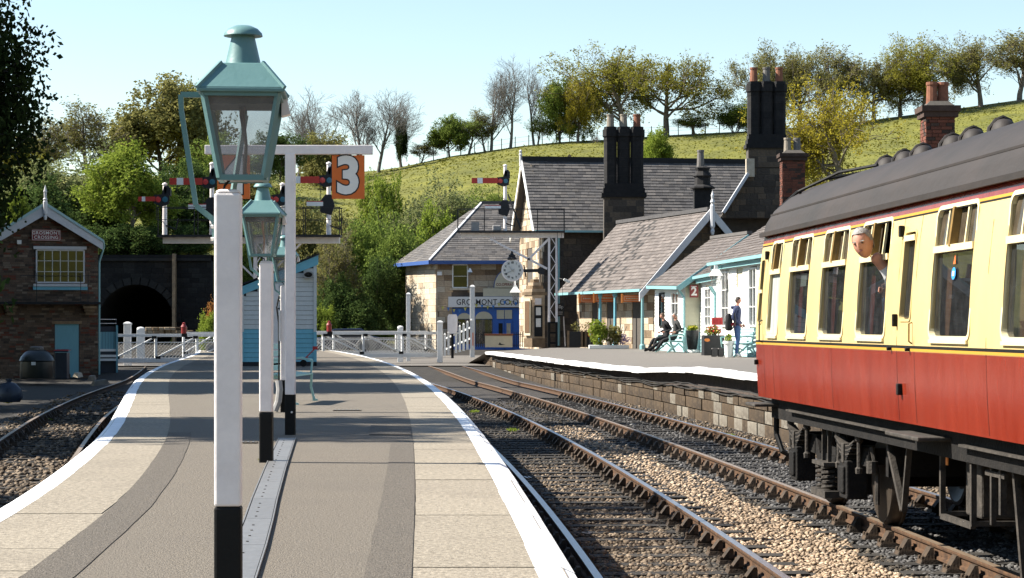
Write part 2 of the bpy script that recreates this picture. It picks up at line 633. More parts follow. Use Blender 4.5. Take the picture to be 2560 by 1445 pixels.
for j in range(len(ys) - 1):
    for i in range(nx - 1):
        cy, cx_ = (ys[j] + ys[j + 1]) / 2, (xs[i] + xs[i + 1]) / 2
        mb.f.append((j * nx + i, j * nx + i + 1, (j + 1) * nx + i + 1, (j + 1) * nx + i))
        mb.m.append(0 if cy > 119 or cy < -62 else 1)
g = mb.build('ground', ['grass', 'earth'], smooth_=True)
tag(g, kind='structure')

# grass tufts along the slope that can be seen
def tufts(name, n, m):
    X = rng.uniform(-30, 75, n); Y = rng.uniform(128, 229, n)
    H = rng.uniform(.03, .11, n) * (1 + 1.6 * (rng.random(n) < .04))
    W = rng.uniform(.06, .22, n)
    A = rng.uniform(0, 6.28, n)
    Z = np.array([ground_z(float(a), float(b)) for a, b in zip(X, Y)])
    dx, dy = np.cos(A) * W, np.sin(A) * W
    v = np.empty((n, 3, 3))
    v[:, 0] = np.stack([X - dx, Y - dy, Z - .03], 1)
    v[:, 1] = np.stack([X + dx, Y + dy, Z - .03], 1)
    v[:, 2] = np.stack([X + rng.normal(0, .1, n), Y + rng.normal(0, .1, n), Z + H], 1)
    return np_mesh(name, v.reshape(-1, 3), np.arange(n * 3).reshape(-1, 3), m)

def np_mesh(name, v, f, m, parent=None):
    me = bpy.data.meshes.new(name)
    me.vertices.add(len(v))
    me.vertices.foreach_set('co', np.asarray(v, np.float32).ravel())
    k = f.shape[1]
    me.loops.add(f.size)
    me.loops.foreach_set('vertex_index', np.asarray(f, np.int32).ravel())
    me.polygons.add(len(f))
    me.polygons.foreach_set('loop_start', np.arange(len(f), dtype=np.int32) * k)
    try:
        me.polygons.foreach_set('loop_total', np.full(len(f), k, np.int32))
    except Exception:
        pass
    me.update(calc_edges=True)
    me.validate()
    ms = m if isinstance(m, (list, tuple)) else [m]
    for x in ms: me.materials.append(MATS[x])
    o = bpy.data.objects.new(name, me)
    col.objects.link(o)
    if parent is not None: o.parent = parent
    return o
leaf_mat('grass_blades', (0.102, 0.108, 0.014), (0.204, 0.192, 0.030), 0.3, 0)
tag(tufts('grass', 52000, 'grass_blades'), 'short rough grass over the sloping hill field', 'grass', kind='stuff')

# ---------------------------------------------------------------- track bed, rails, chairs, sleepers
def strip(name, fa, fb, y0, y1, dy, za, zb, m, kind='structure', n=1):
    mb = MB()
    ysn = np.arange(y0, y1 + dy * .5, dy)
    for y in ysn:
        for k in range(n + 1):
            t = k / n
            xa, xb = fa(y), fb(y)
            mb.v.append((xa + (xb - xa) * t, float(y), za(y) + (zb(y) - za(y)) * t))
    for j in range(len(ysn) - 1):
        for k in range(n):
            a = j * (n + 1) + k
            mb.f.append((a, a + 1, a + n + 2, a + n + 1)); mb.m.append(0)
    o = mb.build(name, m)
    if kind: tag(o, kind=kind)
    return o
zb = lambda y: zrail(y) - 0.205
strip('track_bed', lambda y: edge_r(y) - .3, lambda y: edge2(y) + .3, 4, 95, 1.5, zb, zb, 'bed', n=8)
strip('siding_bed', lambda y: edge_l(y) - 3.4, lambda y: edge_l(y) + .3, 4, 92, 1.5, zb, zb, 'bed', n=4)

RAIL = [(-.035, 0), (.035, 0), (.036, -.018), (.031, -.036), (.01, -.046), (.009, -.108), (.03, -.118), (.034, -.142), (-.034, -.142), (-.03, -.118), (-.009, -.108), (-.01, -.046), (-.031, -.036), (-.036, -.018)]
def rail(parent, f, off, y0, y1, top='rail_top', dy=1.0):
    mb = MB()
    n = len(RAIL)
    yy = np.arange(y0, y1 + .1, dy)
    for y in yy:
        s = slope(f, y); h = math.hypot(1, s)
        for (a, b) in RAIL:
            o = off + a
            mb.v.append((f(y) + o / h, float(y) - o * s / h, zrail(y) + b))
    for j in range(len(yy) - 1):
        for k in range(n):
            a, b = j * n + k, j * n + (k + 1) % n
            mb.f.append((a, a + n, b + n, b))
            mb.m.append(0 if k in (0,) else 1)
    return mb.build('rail', [top, 'rail_side'], parent)
mb = MB()
mb.box((0, 0, -.065), (2.6, .25, .13))
SLEEPER = None
SLP = {}
def chair_mesh():
    mb = MB()
    mb.box((0, 0, .02), (.37, .19, .04), taper=.9)
    for s in (-1, 1):
        mb.prism([(s * .045, -.075, .04), (s * .15, -.075, .04), (s * .075, -.045, .15), (s * .045, -.045, .15)][::s], (0, .15, 0) if False else (0, .14, 0))
        for yy in (-.05, .05):
            mb.lathe([(.022, .04), (.02, .065), (.008, .075)], (s * .155, yy, 0), 6)
    mb.box((.062, 0, .095), (.045, .17, .07))
    return mb
def track(label, f, y0, y1, ys0, ys1, pitch, tops=('rail_top', 'rail_top'), sign=1, sl_off=0.0):
    """f is the left rail; the right one lies a gauge to its right"""
    t = thing('railway_track', label, 'track', (0, 0, 0))
    SLP[label] = []
    rail(t, f, 0, y0, y1, tops[0])
    rail(t, f, G, y0, y1, tops[1])
    y = ys0
    global SLEEPER, CHAIR
    while y < ys1:
        c = ctr(f, y, G / 2)
        SLP[label].append(y)
        a = -math.atan(slope(f, y))
        if SLEEPER is None:
            q = MB(); q.box((0, 0, -.065), (2.6, .25, .13))
            so_ = q.build('sleeper', 'sleeper', t); SLEEPER = so_.data
            q = chair_mesh(); co_ = q.build('chair', 'chair_iron', so_); CHAIR = co_.data
            first = (so_, co_)
        else:
            so_ = bpy.data.objects.new('sleeper', SLEEPER); col.objects.link(so_); so_.parent = t
            co_ = bpy.data.objects.new('chair', CHAIR); col.objects.link(co_); co_.parent = so_
        so_.location = (c.x + random.uniform(-.03, .03), c.y, zrail(y) - .182 + random.uniform(-.006, .004))
        so_.rotation_euler = (0, 0, -a * -1 if False else math.atan(slope(f, y)) * -1 * -1 * -1 if False else -math.atan(slope(f, y)) + random.uniform(-.012, .012))
        co_.location = (-G / 2, 0, .0)
        c2 = bpy.data.objects.new('chair', CHAIR); col.objects.link(c2); c2.parent = so_
        c2.location = (G / 2, 0, .0); c2.rotation_euler = (0, 0, math.pi)
        y += pitch * random.uniform(.96, 1.04)
    return t
rail_a = lambda y: rail_b(y) - G * math.hypot(1, slope(rail_b, y))
LAB_A = 'curved railway track nearest the island platform, shiny left rail'
track(LAB_A, rail_a, 6, 100, 13.4, 64, .74)
track('curved railway track that the red and cream coach stands on', rail_c, 6, 104, 13.4, 64, .74, ('rail_top_rusty', 'rail_top'))
rail_l = lambda y: edge_l(y) - (.74 + G) * math.hypot(1, slope(edge_l, y))
track('shaded railway track on the other side of the island platform by the signal box', rail_l, 14, 92, 22, 52, .78, ('rail_top_rusty', 'rail_top_rusty'))

# ballast stones
def stones(name, spec, label):
    """spec: (n, sampler)->x,y,z,size,colour; every stone a squashed eight-faced lump"""
    oct_v = np.array([(1, 0, 0), (-1, 0, 0), (0, 1, 0), (0, -1, 0), (0, 0, 1), (0, 0, -1)], float)
    oct_f = np.array([(0, 2, 4), (2, 1, 4), (1, 3, 4), (3, 0, 4), (2, 0, 5), (1, 2, 5), (3, 1, 5), (0, 3, 5)])
    cube_v = np.array([(-1, -1, -1), (1, -1, -1), (1, 1, -1), (-1, 1, -1), (-1, -1, 1), (1, -1, 1), (1, 1, 1), (-1, 1, 1)], float) * .62
    cube_f = np.array([(0, 2, 1), (0, 3, 2), (4, 5, 6), (4, 6, 7), (0, 1, 5), (0, 5, 4), (1, 2, 6), (1, 6, 5), (2, 3, 7), (2, 7, 6), (3, 0, 4), (3, 4, 7)])
    x, y, z, s, c = spec
    n = len(x)
    k = len(cube_v)
    V = cube_v[None] * rng.uniform(.55, 1.25, (n, k, 3))
    q = rng.normal(size=(n, 4)); q /= np.linalg.norm(q, axis=1)[:, None]
    a, b, c_, d = q.T
    Rm = np.stack([np.stack([1 - 2 * (c_ * c_ + d * d), 2 * (b * c_ - a * d), 2 * (b * d + a * c_)], -1),
                   np.stack([2 * (b * c_ + a * d), 1 - 2 * (b * b + d * d), 2 * (c_ * d - a * b)], -1),
                   np.stack([2 * (b * d - a * c_), 2 * (c_ * d + a * b), 1 - 2 * (b * b + c_ * c_)], -1)], 1)
    V = np.einsum('nij,nkj->nki', Rm, V) * s[:, None, None] * np.array([1.1, 1.1, .75])
    V += np.stack([x, y, z], 1)[:, None]
    Fc = (cube_f[None] + (np.arange(n) * k)[:, None, None]).reshape(-1, 3)
    o = np_mesh(name, V.reshape(-1, 3), Fc, 'ballast')
    at = o.data.color_attributes.new('tint', 'FLOAT_COLOR', 'POINT')
    cc = np.repeat(np.concatenate([c, np.ones((n, 1))], 1), k, axis=0)
    at.data.foreach_set('color', cc.astype(np.float32).ravel())
    return tag(o, label, 'ballast', kind='stuff')
m = mat('ballast', (.1, .09, .08), .92, .1, 10)
N_, L_ = m.node_tree.nodes, m.node_tree.links
va = N_.new('ShaderNodeVertexColor'); va.layer_name = 'tint'
L_.new(va.outputs['Color'], N_['Principled BSDF'].inputs['Base Color'])

def sample_ballast(n, y0, y1, xa, xb, size, colour):
    y = np.sqrt(1.0 / (1 / y0 ** 2 + rng.random(n) * (1 / y1 ** 2 - 1 / y0 ** 2)))    # thicker near by
    t = rng.random(n)
    XA = np.interp(y, np.arange(2, 100, 2), [xa(q) for q in np.arange(2, 100, 2)])
    XB_ = np.interp(y, np.arange(2, 100, 2), [xb(q) for q in np.arange(2, 100, 2)])
    x = XA + t * (XB_ - XA)
    s = rng.uniform(size[0], size[1], n) * (1 + .012 * y)
    z = np.array([zrail(q) for q in y]) - .205 + rng.uniform(-.4, .55, n) * s
    c = colour(x, y, rng.random(n))
    return x, y, z, s, c
def mixc(pal, r, jitter=.25):
    pal = np.array(pal)
    i = (r * len(pal)).astype(int).clip(0, len(pal) - 1)
    return pal[i] * rng.uniform(1 - jitter, 1 + jitter, (len(r), 1))
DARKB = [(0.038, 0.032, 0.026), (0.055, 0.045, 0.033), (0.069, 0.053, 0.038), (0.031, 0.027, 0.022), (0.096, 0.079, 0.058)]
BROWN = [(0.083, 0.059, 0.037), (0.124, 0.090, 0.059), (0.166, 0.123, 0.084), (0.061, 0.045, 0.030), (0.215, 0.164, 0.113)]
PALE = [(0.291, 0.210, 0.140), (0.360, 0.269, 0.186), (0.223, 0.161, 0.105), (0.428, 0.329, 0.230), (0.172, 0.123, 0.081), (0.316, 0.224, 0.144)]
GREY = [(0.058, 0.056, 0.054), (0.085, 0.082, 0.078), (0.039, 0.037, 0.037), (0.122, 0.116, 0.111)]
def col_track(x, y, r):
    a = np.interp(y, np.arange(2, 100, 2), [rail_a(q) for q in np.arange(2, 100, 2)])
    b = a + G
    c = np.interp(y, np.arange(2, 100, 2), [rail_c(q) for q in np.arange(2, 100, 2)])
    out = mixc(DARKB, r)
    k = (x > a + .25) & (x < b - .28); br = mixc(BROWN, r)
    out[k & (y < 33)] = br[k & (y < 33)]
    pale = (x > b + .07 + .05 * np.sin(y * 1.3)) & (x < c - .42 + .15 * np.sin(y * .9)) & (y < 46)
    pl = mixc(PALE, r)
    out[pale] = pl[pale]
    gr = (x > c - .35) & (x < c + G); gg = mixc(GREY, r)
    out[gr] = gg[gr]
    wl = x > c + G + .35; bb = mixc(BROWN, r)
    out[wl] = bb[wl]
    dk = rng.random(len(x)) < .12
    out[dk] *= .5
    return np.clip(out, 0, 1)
def clear_ends(sp):
    x, y, z, sz, c = sp
    S = np.array(SLP[LAB_A])
    b = np.interp(y, np.arange(2, 100, 2), [rail_b(q) for q in np.arange(2, 100, 2)])
    sl = np.interp(y, np.arange(2, 100, 2), [slope(rail_b, q) for q in np.arange(2, 100, 2)])
    ya = y + (x - b + G / 2) * sl                       # run back along the sleeper to the track centre
    d = np.abs(ya[:, None] - S[None]).min(1)
    k = ~((x > b - .06) & (x < b + .60) & (d < .155) & (y < 48))
    return x[k], y[k], z[k], sz[k], c[k]
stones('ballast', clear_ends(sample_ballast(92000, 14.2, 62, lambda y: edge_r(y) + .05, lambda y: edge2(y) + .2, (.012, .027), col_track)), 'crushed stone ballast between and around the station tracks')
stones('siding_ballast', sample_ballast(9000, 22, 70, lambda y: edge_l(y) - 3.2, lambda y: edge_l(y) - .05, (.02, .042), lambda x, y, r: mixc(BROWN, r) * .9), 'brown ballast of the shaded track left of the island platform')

# ---------------------------------------------------------------- island platform
pl = strip('island_platform', lambda y: edge_l(y) + .70 * math.hypot(1, slope(edge_l, y)), lambda y: edge_r(y) - .735 * math.hypot(1, slope(edge_r, y)), 3, 99, .75, lambda y: 0, lambda y: 0, 'tarmac')
def side(name, f, off, z0, z1, m, parent):
    mb = MB()
    for j, y in enumerate(np.arange(3, 99.1, 1.5)):
        mb.v += [(f(y) + off, float(y), z0), (f(y) + off, float(y), z1)]
        if j: mb.f.append((2 * j - 2, 2 * j, 2 * j + 1, 2 * j - 1)); mb.m.append(0)
    return mb.build(name, m, parent)
side('platform_wall', edge_r, -.16, -1.2, -.05, 'platform_brick', pl)
side('platform_wall', edge_l, .16, -1.2, -.05, 'platform_brick', pl)
strip('slab_bedding', lambda y: edge_r(y) - .735 * math.hypot(1, slope(edge_r, y)), lambda y: edge_r(y) - .02, 3, 99, .75, lambda y: -.0035, lambda y: -.0035, 'joint', None).parent = pl
strip('slab_bedding', lambda y: edge_l(y) + .02, lambda y: edge_l(y) + .70 * math.hypot(1, slope(edge_l, y)), 3, 99, .75, lambda y: -.0035, lambda y: -.0035, 'joint', None).parent = pl
def edge_slabs(f, sgn, wid, parent, white=.155):
    y = 6.0
    h = lambda q: math.hypot(1, slope(f, q))
    while y < 97:
        L = .93 * random.uniform(.92, 1.1) if y < 60 else 2.4
        a, b = y + .0025, y + L - .0025
        dz = random.uniform(-.002, .002)
        n = 3 if y < 60 else 3
        # stone slab
        mb = MB()
        t1 = [Vector((f(q) + sgn * wid * h(q), q, dz)) for q in (a, b)]
        t0 = [Vector((f(q) + sgn * (white + random.uniform(-.004, .004)) * h(q), q, dz)) for q in (a, b)]
        if random.random() < .3: t1[0].x += sgn * random.uniform(-.02, .012)
        poly = [t0[0], t1[0], t1[1], t0[1]]
        if sgn > 0: poly = poly
        mb.prism([p + Vector((0, 0, -.05)) for p in poly], (0, 0, .05))
        mb.build('paving_slab', 'slab', parent)
        # painted nose
        prof = [(white, dz), (.03, dz), (.004, dz - .012), (-.035, dz - .03), (-.04, dz - .085), (-.02, dz - .1), (white, dz - .1)]
        mb = MB()
        qs = (a, (a + b) / 2, b)
        wob = random.uniform(-.006, .006)
        for q in qs:
            for (d, z) in prof: mb.v.append((f(q) + sgn * (d + (wob if d == white else 0)) * h(q), q, z))
        k = len(prof)
        for j in range(2):
            for i in range(k):
                mb.f.append((j * k + i, j * k + (i + 1) % k, (j + 1) * k + (i + 1) % k, (j + 1) * k + i)); mb.m.append(0)
        mb.f += [tuple(range(k)), tuple(range(2 * k, 3 * k))]; mb.m += [0, 0]
        mb.build('edge_coping', 'white_edge', parent)
        y += L
edge_slabs(edge_r, -1, .735, pl)
edge_slabs(edge_l, 1, .70, pl)
tag(pl, kind='structure')
def lane(name, f, d0, d1, y0, y1, m, parent, wob=.004, z=.004):
    h = lambda q: math.hypot(1, slope(f, q))
    mb = MB()
    yy = np.arange(y0, y1 + .01, .4)
    for j, q in enumerate(yy):
        e = random.uniform(-wob, wob)
        mb.v += [(f(q) + d0 * h(q), float(q), z), (f(q) + (d1 + e) * h(q), float(q), z)]
        if j: mb.f.append((2 * j - 2, 2 * j, 2 * j + 1, 2 * j - 1)); mb.m.append(0)
    return mb.build(name, m, parent)
lane('tarmac_trench', edge_r, -.74, -.96, 6, 20.6, 'tarmac_dark', pl)
lane('tarmac_trench', edge_l, .705, .945, 6, 22.6, 'tarmac_dark', pl)
lane('tarmac_patch', edge_r, -.75, -1.2, 21.9, 24.0, 'tarmac_dark', pl, z=.008)

# cable duct cover plates down the middle
dc = thing('cable_duct', 'galvanised cable duct cover running along the platform past the lamp posts', 'duct', (0, 0, 0))
DX = [10.0, 11.6, 13.7, 16.8, 21.2]; DV = [-1.29, -1.43, -1.63, -1.91, -2.29]
duct = lambda y: float(np.interp(y, [4] + DX, [-.8] + DV))
y = 5.0
while y < 21.0:
    b = min(y + 1.45, 21.1)
    mb = MB()
    pts = [(duct(y + .004) - .075, y + .004, .003), (duct(y + .004) + .075, y + .004, .003), (duct(b - .004) + .075, b - .004, .003), (duct(b - .004) - .075, b - .004, .003)]
    mb.prism(pts, (0, 0, .012))
    pp = mb.build('cover_plate', 'steel_cover', dc)
    for s in (-1, 1):
        mb = MB(); mb.prism([(duct(q) + s * e, q, .003) for q, e in ((y, .08), (y, .088), (b, .088), (b, .08))], (0, 0, .016)); mb.build('edge_strip', 'steel_cover', pp)
    k = y + .15
    while k < b - .1:
        mb = MB()
        for e in (-.02,):
            mb.lathe([(.008, .015), (.007, .019)], (duct(k) + e, k, 0), 6)
        mb.build('screw', 'sleeper', pp)
        k += .3
    y = b
# small drains
for px, py, wd in ((590, 1108, .42), (868, 1027, .38)):
    Y = CH * F / (py - HY); x = (px - CX) * Y / F
    d = thing('drain_grate', 'small slotted drain grate %s' % ('in the shaded tarmac beside the second lamp post' if px < 700 else 'set in the sunny tarmac right of the bench'), 'drain', (x, Y, .004))
    mb = MB(); mb.box((0, 0, .004), (wd, .16, .008)); mb.build('frame', 'tarmac_dark', d)
    k = -wd / 2 + .03
    while k < wd / 2 - .02:
        mb = MB(); mb.box((k, 0, .01), (.018, .12, .006)); mb.build('bar', 'steel_cover', d); k += .05

# ---------------------------------------------------------------- the far platform
mb = MB()
yy = np.arange(8, 93.01, 1.0)
cols = [.3, .8, 1.8, 3.2, 6, 12, 26]
for y in yy:
    for d in cols:
        x = edge2(y) + d
        mb.v.append((x, float(y), z2(x, y)))
nc = len(cols)
for j in range(len(yy) - 1):
    for i in range(nc - 1):
        a = j * nc + i
        mb.f.append((a, a + 1, a + nc + 1, a + nc)); mb.m.append(0)
p2 = mb.build('far_platform', 'tarmac2')
tag(p2, kind='structure')
mb = MB()
# end ramp down to the crossing and the yard behind
mb.add([(edge2(93) + .1, 93, z2e(93)), (edge2(93) + 26, 93, Z2), (edge2(93) + 26, 116, .1), (edge2(93) + 3, 100, .1), (edge2(97.5) - .2, 97.5, -.6)], [(0, 1, 2, 3, 4)])
mb.build('platform_ramp', 'tarmac2', p2)
y = 8.0
while y < 92.6:
    L = min(1.15 * random.uniform(.9, 1.1), 93 - y)
    a, b = y + .006, y + L - .006
    dz = random.uniform(-.012, .012)
    mb = MB()
    for q in (a, b):
        e, z = edge2(q), z2e(q) + dz
        mb.v += [(e, q, z), (e + .32, q, z + .02), (e + .32, q, z - .1), (e - .01, q, z - .11), (e - .03, q, z - .03)]
    mb.f += [(0, 1, 6, 5), (1, 2, 7, 6), (2, 3, 8, 7), (3, 4, 9, 8), (4, 0, 5, 9), (0, 1, 2, 3, 4), (5, 6, 7, 8, 9)]
    mb.m += [0] * 7
    mb.build('edge_coping', 'white_edge', p2)
    y += L
# wall under it, laid stone by stone
mb = MB()
for j, q in enumerate(np.arange(8, 97.1, 1.0)):
    e = edge2(q) + .36
    top = z2e(q) - .1 if q < 93 else -.1 - (q - 93) * .14
    mb.v += [(e, float(q), -1.4), (e, float(q), top)]
    if j: mb.f.append((2 * j - 2, 2 * j, 2 * j + 1, 2 * j - 1)); mb.m.append(0)
mb.build('wall_core', 'wall_joint', p2)
items = []
for row, (za, zb_) in enumerate(((-1.12, -.83), (-.82, -.56), (-.55, -.36))):
    q = 20.0
    while q < 96:
        L = random.uniform(.55, .95)
        a = Vector((edge2(q) + .3, q, 0)); b = Vector((edge2(q + L) + .3, q + L, 0))
        d = (b - a); u = d.normalized()
        n = Vector((-u.y, u.x, 0))
        if zb_ < ((z2e(q) - .12) if q < 92.5 else -.1 - (q - 93) * .14) and q < 95.5:
            rise = 0 if q < 80 else (zrail(q) + .87)
            items.append(((a + b) / 2 + Vector((random.uniform(-.02, .02) + .1, 0, (za + zb_) / 2 + rise * .5)), -u if Vector((0, 0, 1)).cross(-u).dot(n) < 0 else u, (d.length - .014, .24, zb_ - za - .012), (0, 0, 1),
                          (2 if random.random() < (.55 if 38 < q < 47 else .08) else random.randrange(2))))
        q += L
pieces(p2, 'stone', items, ['wallstone_a', 'wallstone_b', 'wallstone_c'], 300, .03)
# dark timber facing above the stone at the raised near end, and cables slung along the wall
mb = MB()
for j, q in enumerate(np.arange(8, 96.1, 1.0)):
    e = edge2(q) + .3
    mb.v += [(e, float(q), -.36 if q < 92 else -.5), (e, float(q), (z2e(q) - .1) if q < 93 else -.45)]
    if j: mb.f.append((2 * j - 2, 2 * j, 2 * j + 1, 2 * j - 1)); mb.m.append(0)
mb.build('fascia_board', 'platform_brick', p2)
for k in range(3):
    mb = MB()
    pts = []
    for i, q in enumerate(np.arange(30, 92, .8)):
        pts.append((edge2(q) + .2 + .02 * k, q, -.27 - .045 * k + (z2e(q) - .1) * .5 + .025 * math.sin(q * (.9 + .2 * k) + k) + random.uniform(-.018, .018)))
    mb.tube(pts, .013, 5)
    tag(mb.build('wall_cable', 'cable'), ['upper', 'middle', 'lowest'][k] + ' dark cable sagging along the stone wall of the far platform', 'cable')

# level crossing road
mb = MB()
mb.add([(-40, 92, -.62), (edge2(94) + .5, 93, -.62), (edge2(97.5), 97, -.6), (14, 104, -.35), (14, 112, -.3), (-40, 108, -.6)], [(0, 1, 2, 3, 4, 5)])
tag(mb.build('crossing_road', 'tarmac2'), kind='structure')
# ---------------------------------------------------------------- railway coach
mat('coach_red', (0.179, 0.020, 0.009), 0.22, 0.12, 2.5, 0.55, 1.6, spec=0.5, c2=(0.213, 0.029, 0.014), stain=0.3, stain_c=(0.165, 0.036, 0.022), stain_scale=3, stretch=(1, 1.6, .3))
mat('coach_cream', (0.55, 0.41, 0.175), 0.35, 0.05, 2.0, 0.12, 3, spec=0.4, c2=(0.58, 0.44, 0.195), stain=0.2, stain_c=(0.46, 0.33, 0.14), stain_scale=2, stretch=(1, 1, .3))
mat('coach_cream_light', (0.645, 0.555, 0.330), 0.4, 0.04, 4)
mat('coach_roof', (0.021, 0.017, 0.014), 0.7, 0.25, 2.0, 0.2, 14, c2=(0.029, 0.022, 0.019), stain=0.4, stain_c=(0.039, 0.025, 0.017), stain_scale=1.0, stretch=(1, .4, 1))
mat('coach_black', (0.007, 0.0065, 0.006), 0.6, 0.3, 10, spec=.25)
mat('lining_yellow', (0.45, 0.24, 0.03), 0.5, 0.03)
mat('grime', (0.005, 0.0045, 0.004), 0.8, 0.4, 6, 0.5, 30, spec=.25, c2=(0.013, 0.011, 0.0095))
mat('grime_light', (0.024, 0.02, 0.016), 0.8, 0.4, 9, 0.4, 40, c2=(0.06, 0.05, 0.04))
mat('wheel_steel', (0.055, 0.043, 0.033), 0.5, 0.3, 9, metal=0.5)
mat('interior_wood', (0.06, 0.035, 0.018), 0.5, 0.3, 4)
mat('interior_seat', (0.05, 0.045, 0.06), 0.9, 0.2, 20)
mat('curtain_red', (0.16, 0.025, 0.02), 0.9, 0.2, 20)
mat('curtain_tan', (0.231, 0.105, 0.049), 0.9, 0.2, 20)
mat('brown_bar', (0.204, 0.120, 0.030), 0.5, 0.2, 10)
mat('frosted', (0.372, 0.396, 0.372), 0.35, 0.05, 3)
mat('sticker_blue', (0.03, 0.24, 0.62), 0.5, 0.03)
mat('sticker_orange', (0.6, 0.13, 0.03), 0.5, 0.05)
mat('white_print', (0.8, 0.8, 0.78), 0.6, 0.02)
glass_mat('coach_glass', (0.5, 0.53, 0.53), 0.1, 0.01, 0.06, (0.2, 0.21, 0.22))  # grey diffuse share paints a haze of reflections onto the panes
glass_mat('brown_glass', (0.2, 0.15, 0.11), 0.03, 0.05, 0.3, (0.16, 0.125, 0.085))
mat('orange_tag', (0.75, 0.24, 0.05), 0.6, 0.1)

TH = math.atan(.066)
coach = thing('railway_coach', 'red and cream railway carriage with dark roof standing at the right', 'carriage', (4.331, 25.02, -.87), TH)
ZO = .87
CL = 19.6
def hw(z):
    return 1.41 - .055 * max(0, 1.05 - z) ** 2 - .078 * max(0, z - 1.05) ** 2
def sp(u, z, out=0.0, side=-1):
    return Vector((side * (hw(z) + out), -u, z + ZO))
WIN = [(.70, 1.32, 't'), (1.86, 2.90, 'w'), (3.53, 4.61, 'w'), (5.20, 6.29, 'w'), (6.83, 7.19, 'd'), (7.82, 8.95, 'w'), (9.80, 10.93, 'w'), (11.75, 12.88, 'w'), (13.7, 14.83, 'w'), (15.4, 15.76, 'd'), (16.4, 17.5, 'w'), (18.1, 18.8, 't')]
OPEN = [(a, b, 1.07, 2.10) if k != 'd' else (a, b, 1.21, 1.96) for a, b, k in WIN] + [(.12, .33, 1.19, 1.93)]
def side_panel(name, z0, z1, m, side=-1, holes=(), rev=.05):
    us = sorted({0.0, CL} | {h[i] for h in holes for i in (0, 1)} | set(np.arange(1, CL, 1.0).tolist()))
    zs = sorted({z0, z1} | {h[i] for h in holes for i in (2, 3) if z0 < h[i] < z1} | {z for z in np.arange(.35, 2.2, .1).round(3).tolist() if z0 < z < z1})
    mb = MB()
    for i in range(len(us) - 1):
        for j in range(len(zs) - 1):
            cu, cz = (us[i] + us[i + 1]) / 2, (zs[j] + zs[j + 1]) / 2
            if any(h[0] < cu < h[1] and h[2] < cz < h[3] for h in holes): continue
            q = [sp(us[i], zs[j], 0, side), sp(us[i + 1], zs[j], 0, side), sp(us[i + 1], zs[j + 1], 0, side), sp(us[i], zs[j + 1], 0, side)]
            mb.quad(*(q if side < 0 else q[::-1]))
    idx, nv, remap = {}, [], []
    for v in mb.v:
        key = tuple(round(q, 4) for q in v)
        if key not in idx: idx[key] = len(nv); nv.append(v)
        remap.append(idx[key])
    mb.v = nv; mb.f = [tuple(remap[i] for i in f) for f in mb.f]
    for h in holes:
        if h[2] < z0 - .01: continue
        c = [(h[0], h[2]), (h[1], h[2]), (h[1], h[3]), (h[0], h[3])]
        for i in range(4):
            a, b = c[i], c[(i + 1) % 4]
            mb.quad(sp(*a), sp(*b), sp(*b) + Vector((rev, 0, 0)), sp(*a) + Vector((rev, 0, 0)))
    return mb.build(name, m, coach, smooth_=True)
side_panel('lower_panel', .31, .93, 'coach_red')
side_panel('upper_panel', .93, 2.12, 'coach_cream', holes=OPEN)
side_panel('cantrail_band', 2.125, 2.235, 'coach_red')
side_panel('far_side', .31, 2.235, 'coach_cream', side=1)
def line_strip(name, z0, z1, m, out=.003):
    mb = MB()
    for k in range(20):
        a, b = k * CL / 20, (k + 1) * CL / 20
        mb.quad(sp(a, z0, out), sp(b, z0, out), sp(b, z1, out), sp(a, z1, out))
    mb.quad(sp(0, z0, out), sp(0, z1, out), sp(0, z1, 0), sp(0, z0, 0))
    return mb.build(name, m, coach)
line_strip('waist_line', .958, .982, 'coach_black')
line_strip('waist_line', .934, .957, 'lining_yellow')
line_strip('cantrail_line', 2.105, 2.128, 'lining_yellow')
line_strip('cantrail_line', 2.09, 2.104, 'coach_black')
# ends
mb = MB()
prof = [(s * hw(z), z) for s, zs in ((-1, (.31, .6, 1, 1.6, 1.95, 2.24)), (1, (2.24, 1.95, 1.6, 1, .6, .31))) for z in zs]
arc = [(-1.30, 2.24), (-1.27, 2.36), (-1.17, 2.52), (-.98, 2.68), (-.72, 2.81), (-.38, 2.90), (0, 2.935), (.38, 2.90), (.72, 2.81), (.98, 2.68), (1.17, 2.52), (1.27, 2.36), (1.30, 2.24)]
for yy in (0.0, -CL):
    e = [(x, yy, z + ZO) for x, z in [(-hw(.31), .31), (-hw(1.0), 1.0), (-hw(1.95), 1.95)] + arc + [(hw(1.95), 1.95), (hw(1.0), 1.0), (hw(.31), .31)]]
    mb.add(e, [tuple(range(len(e)))])
mb.build('end_wall', 'coach_black', coach)
# roof
mb = MB()
ys_ = [.05, 0.0, -.12] + [-k * .98 for k in range(1, 21)] + [-CL - .05]
big = [(-1.335, 2.225)] + [(x * 1.015, z + .006) for x, z in arc] + [(1.335, 2.225)]
for y in ys_:
    s = .985 if y > 0 else 1
    for x, z in big: mb.v.append((x * s, y, z * (1 if y <= 0 else .996) + ZO))
n = len(big)
for j in range(len(ys_) - 1):
    for i in range(n - 1):
        mb.f.append((j * n + i, j * n + i + 1, (j + 1) * n + i + 1, (j + 1) * n + i)); mb.m.append(0)
roof = mb.build('roof', 'coach_roof', coach, smooth_=True)
mb = MB(); mb.bar((-1.345, .04, 2.235 + ZO), (-1.345, -CL, 2.235 + ZO), .035, .05); mb.build('gutter', 'coach_roof', roof)
mb = MB(); mb.bar((-1.225, .02, 2.475 + ZO), (-1.225, -CL, 2.475 + ZO), .012, .02); mb.build('rain_strip', 'coach_roof', roof)
mb = MB()
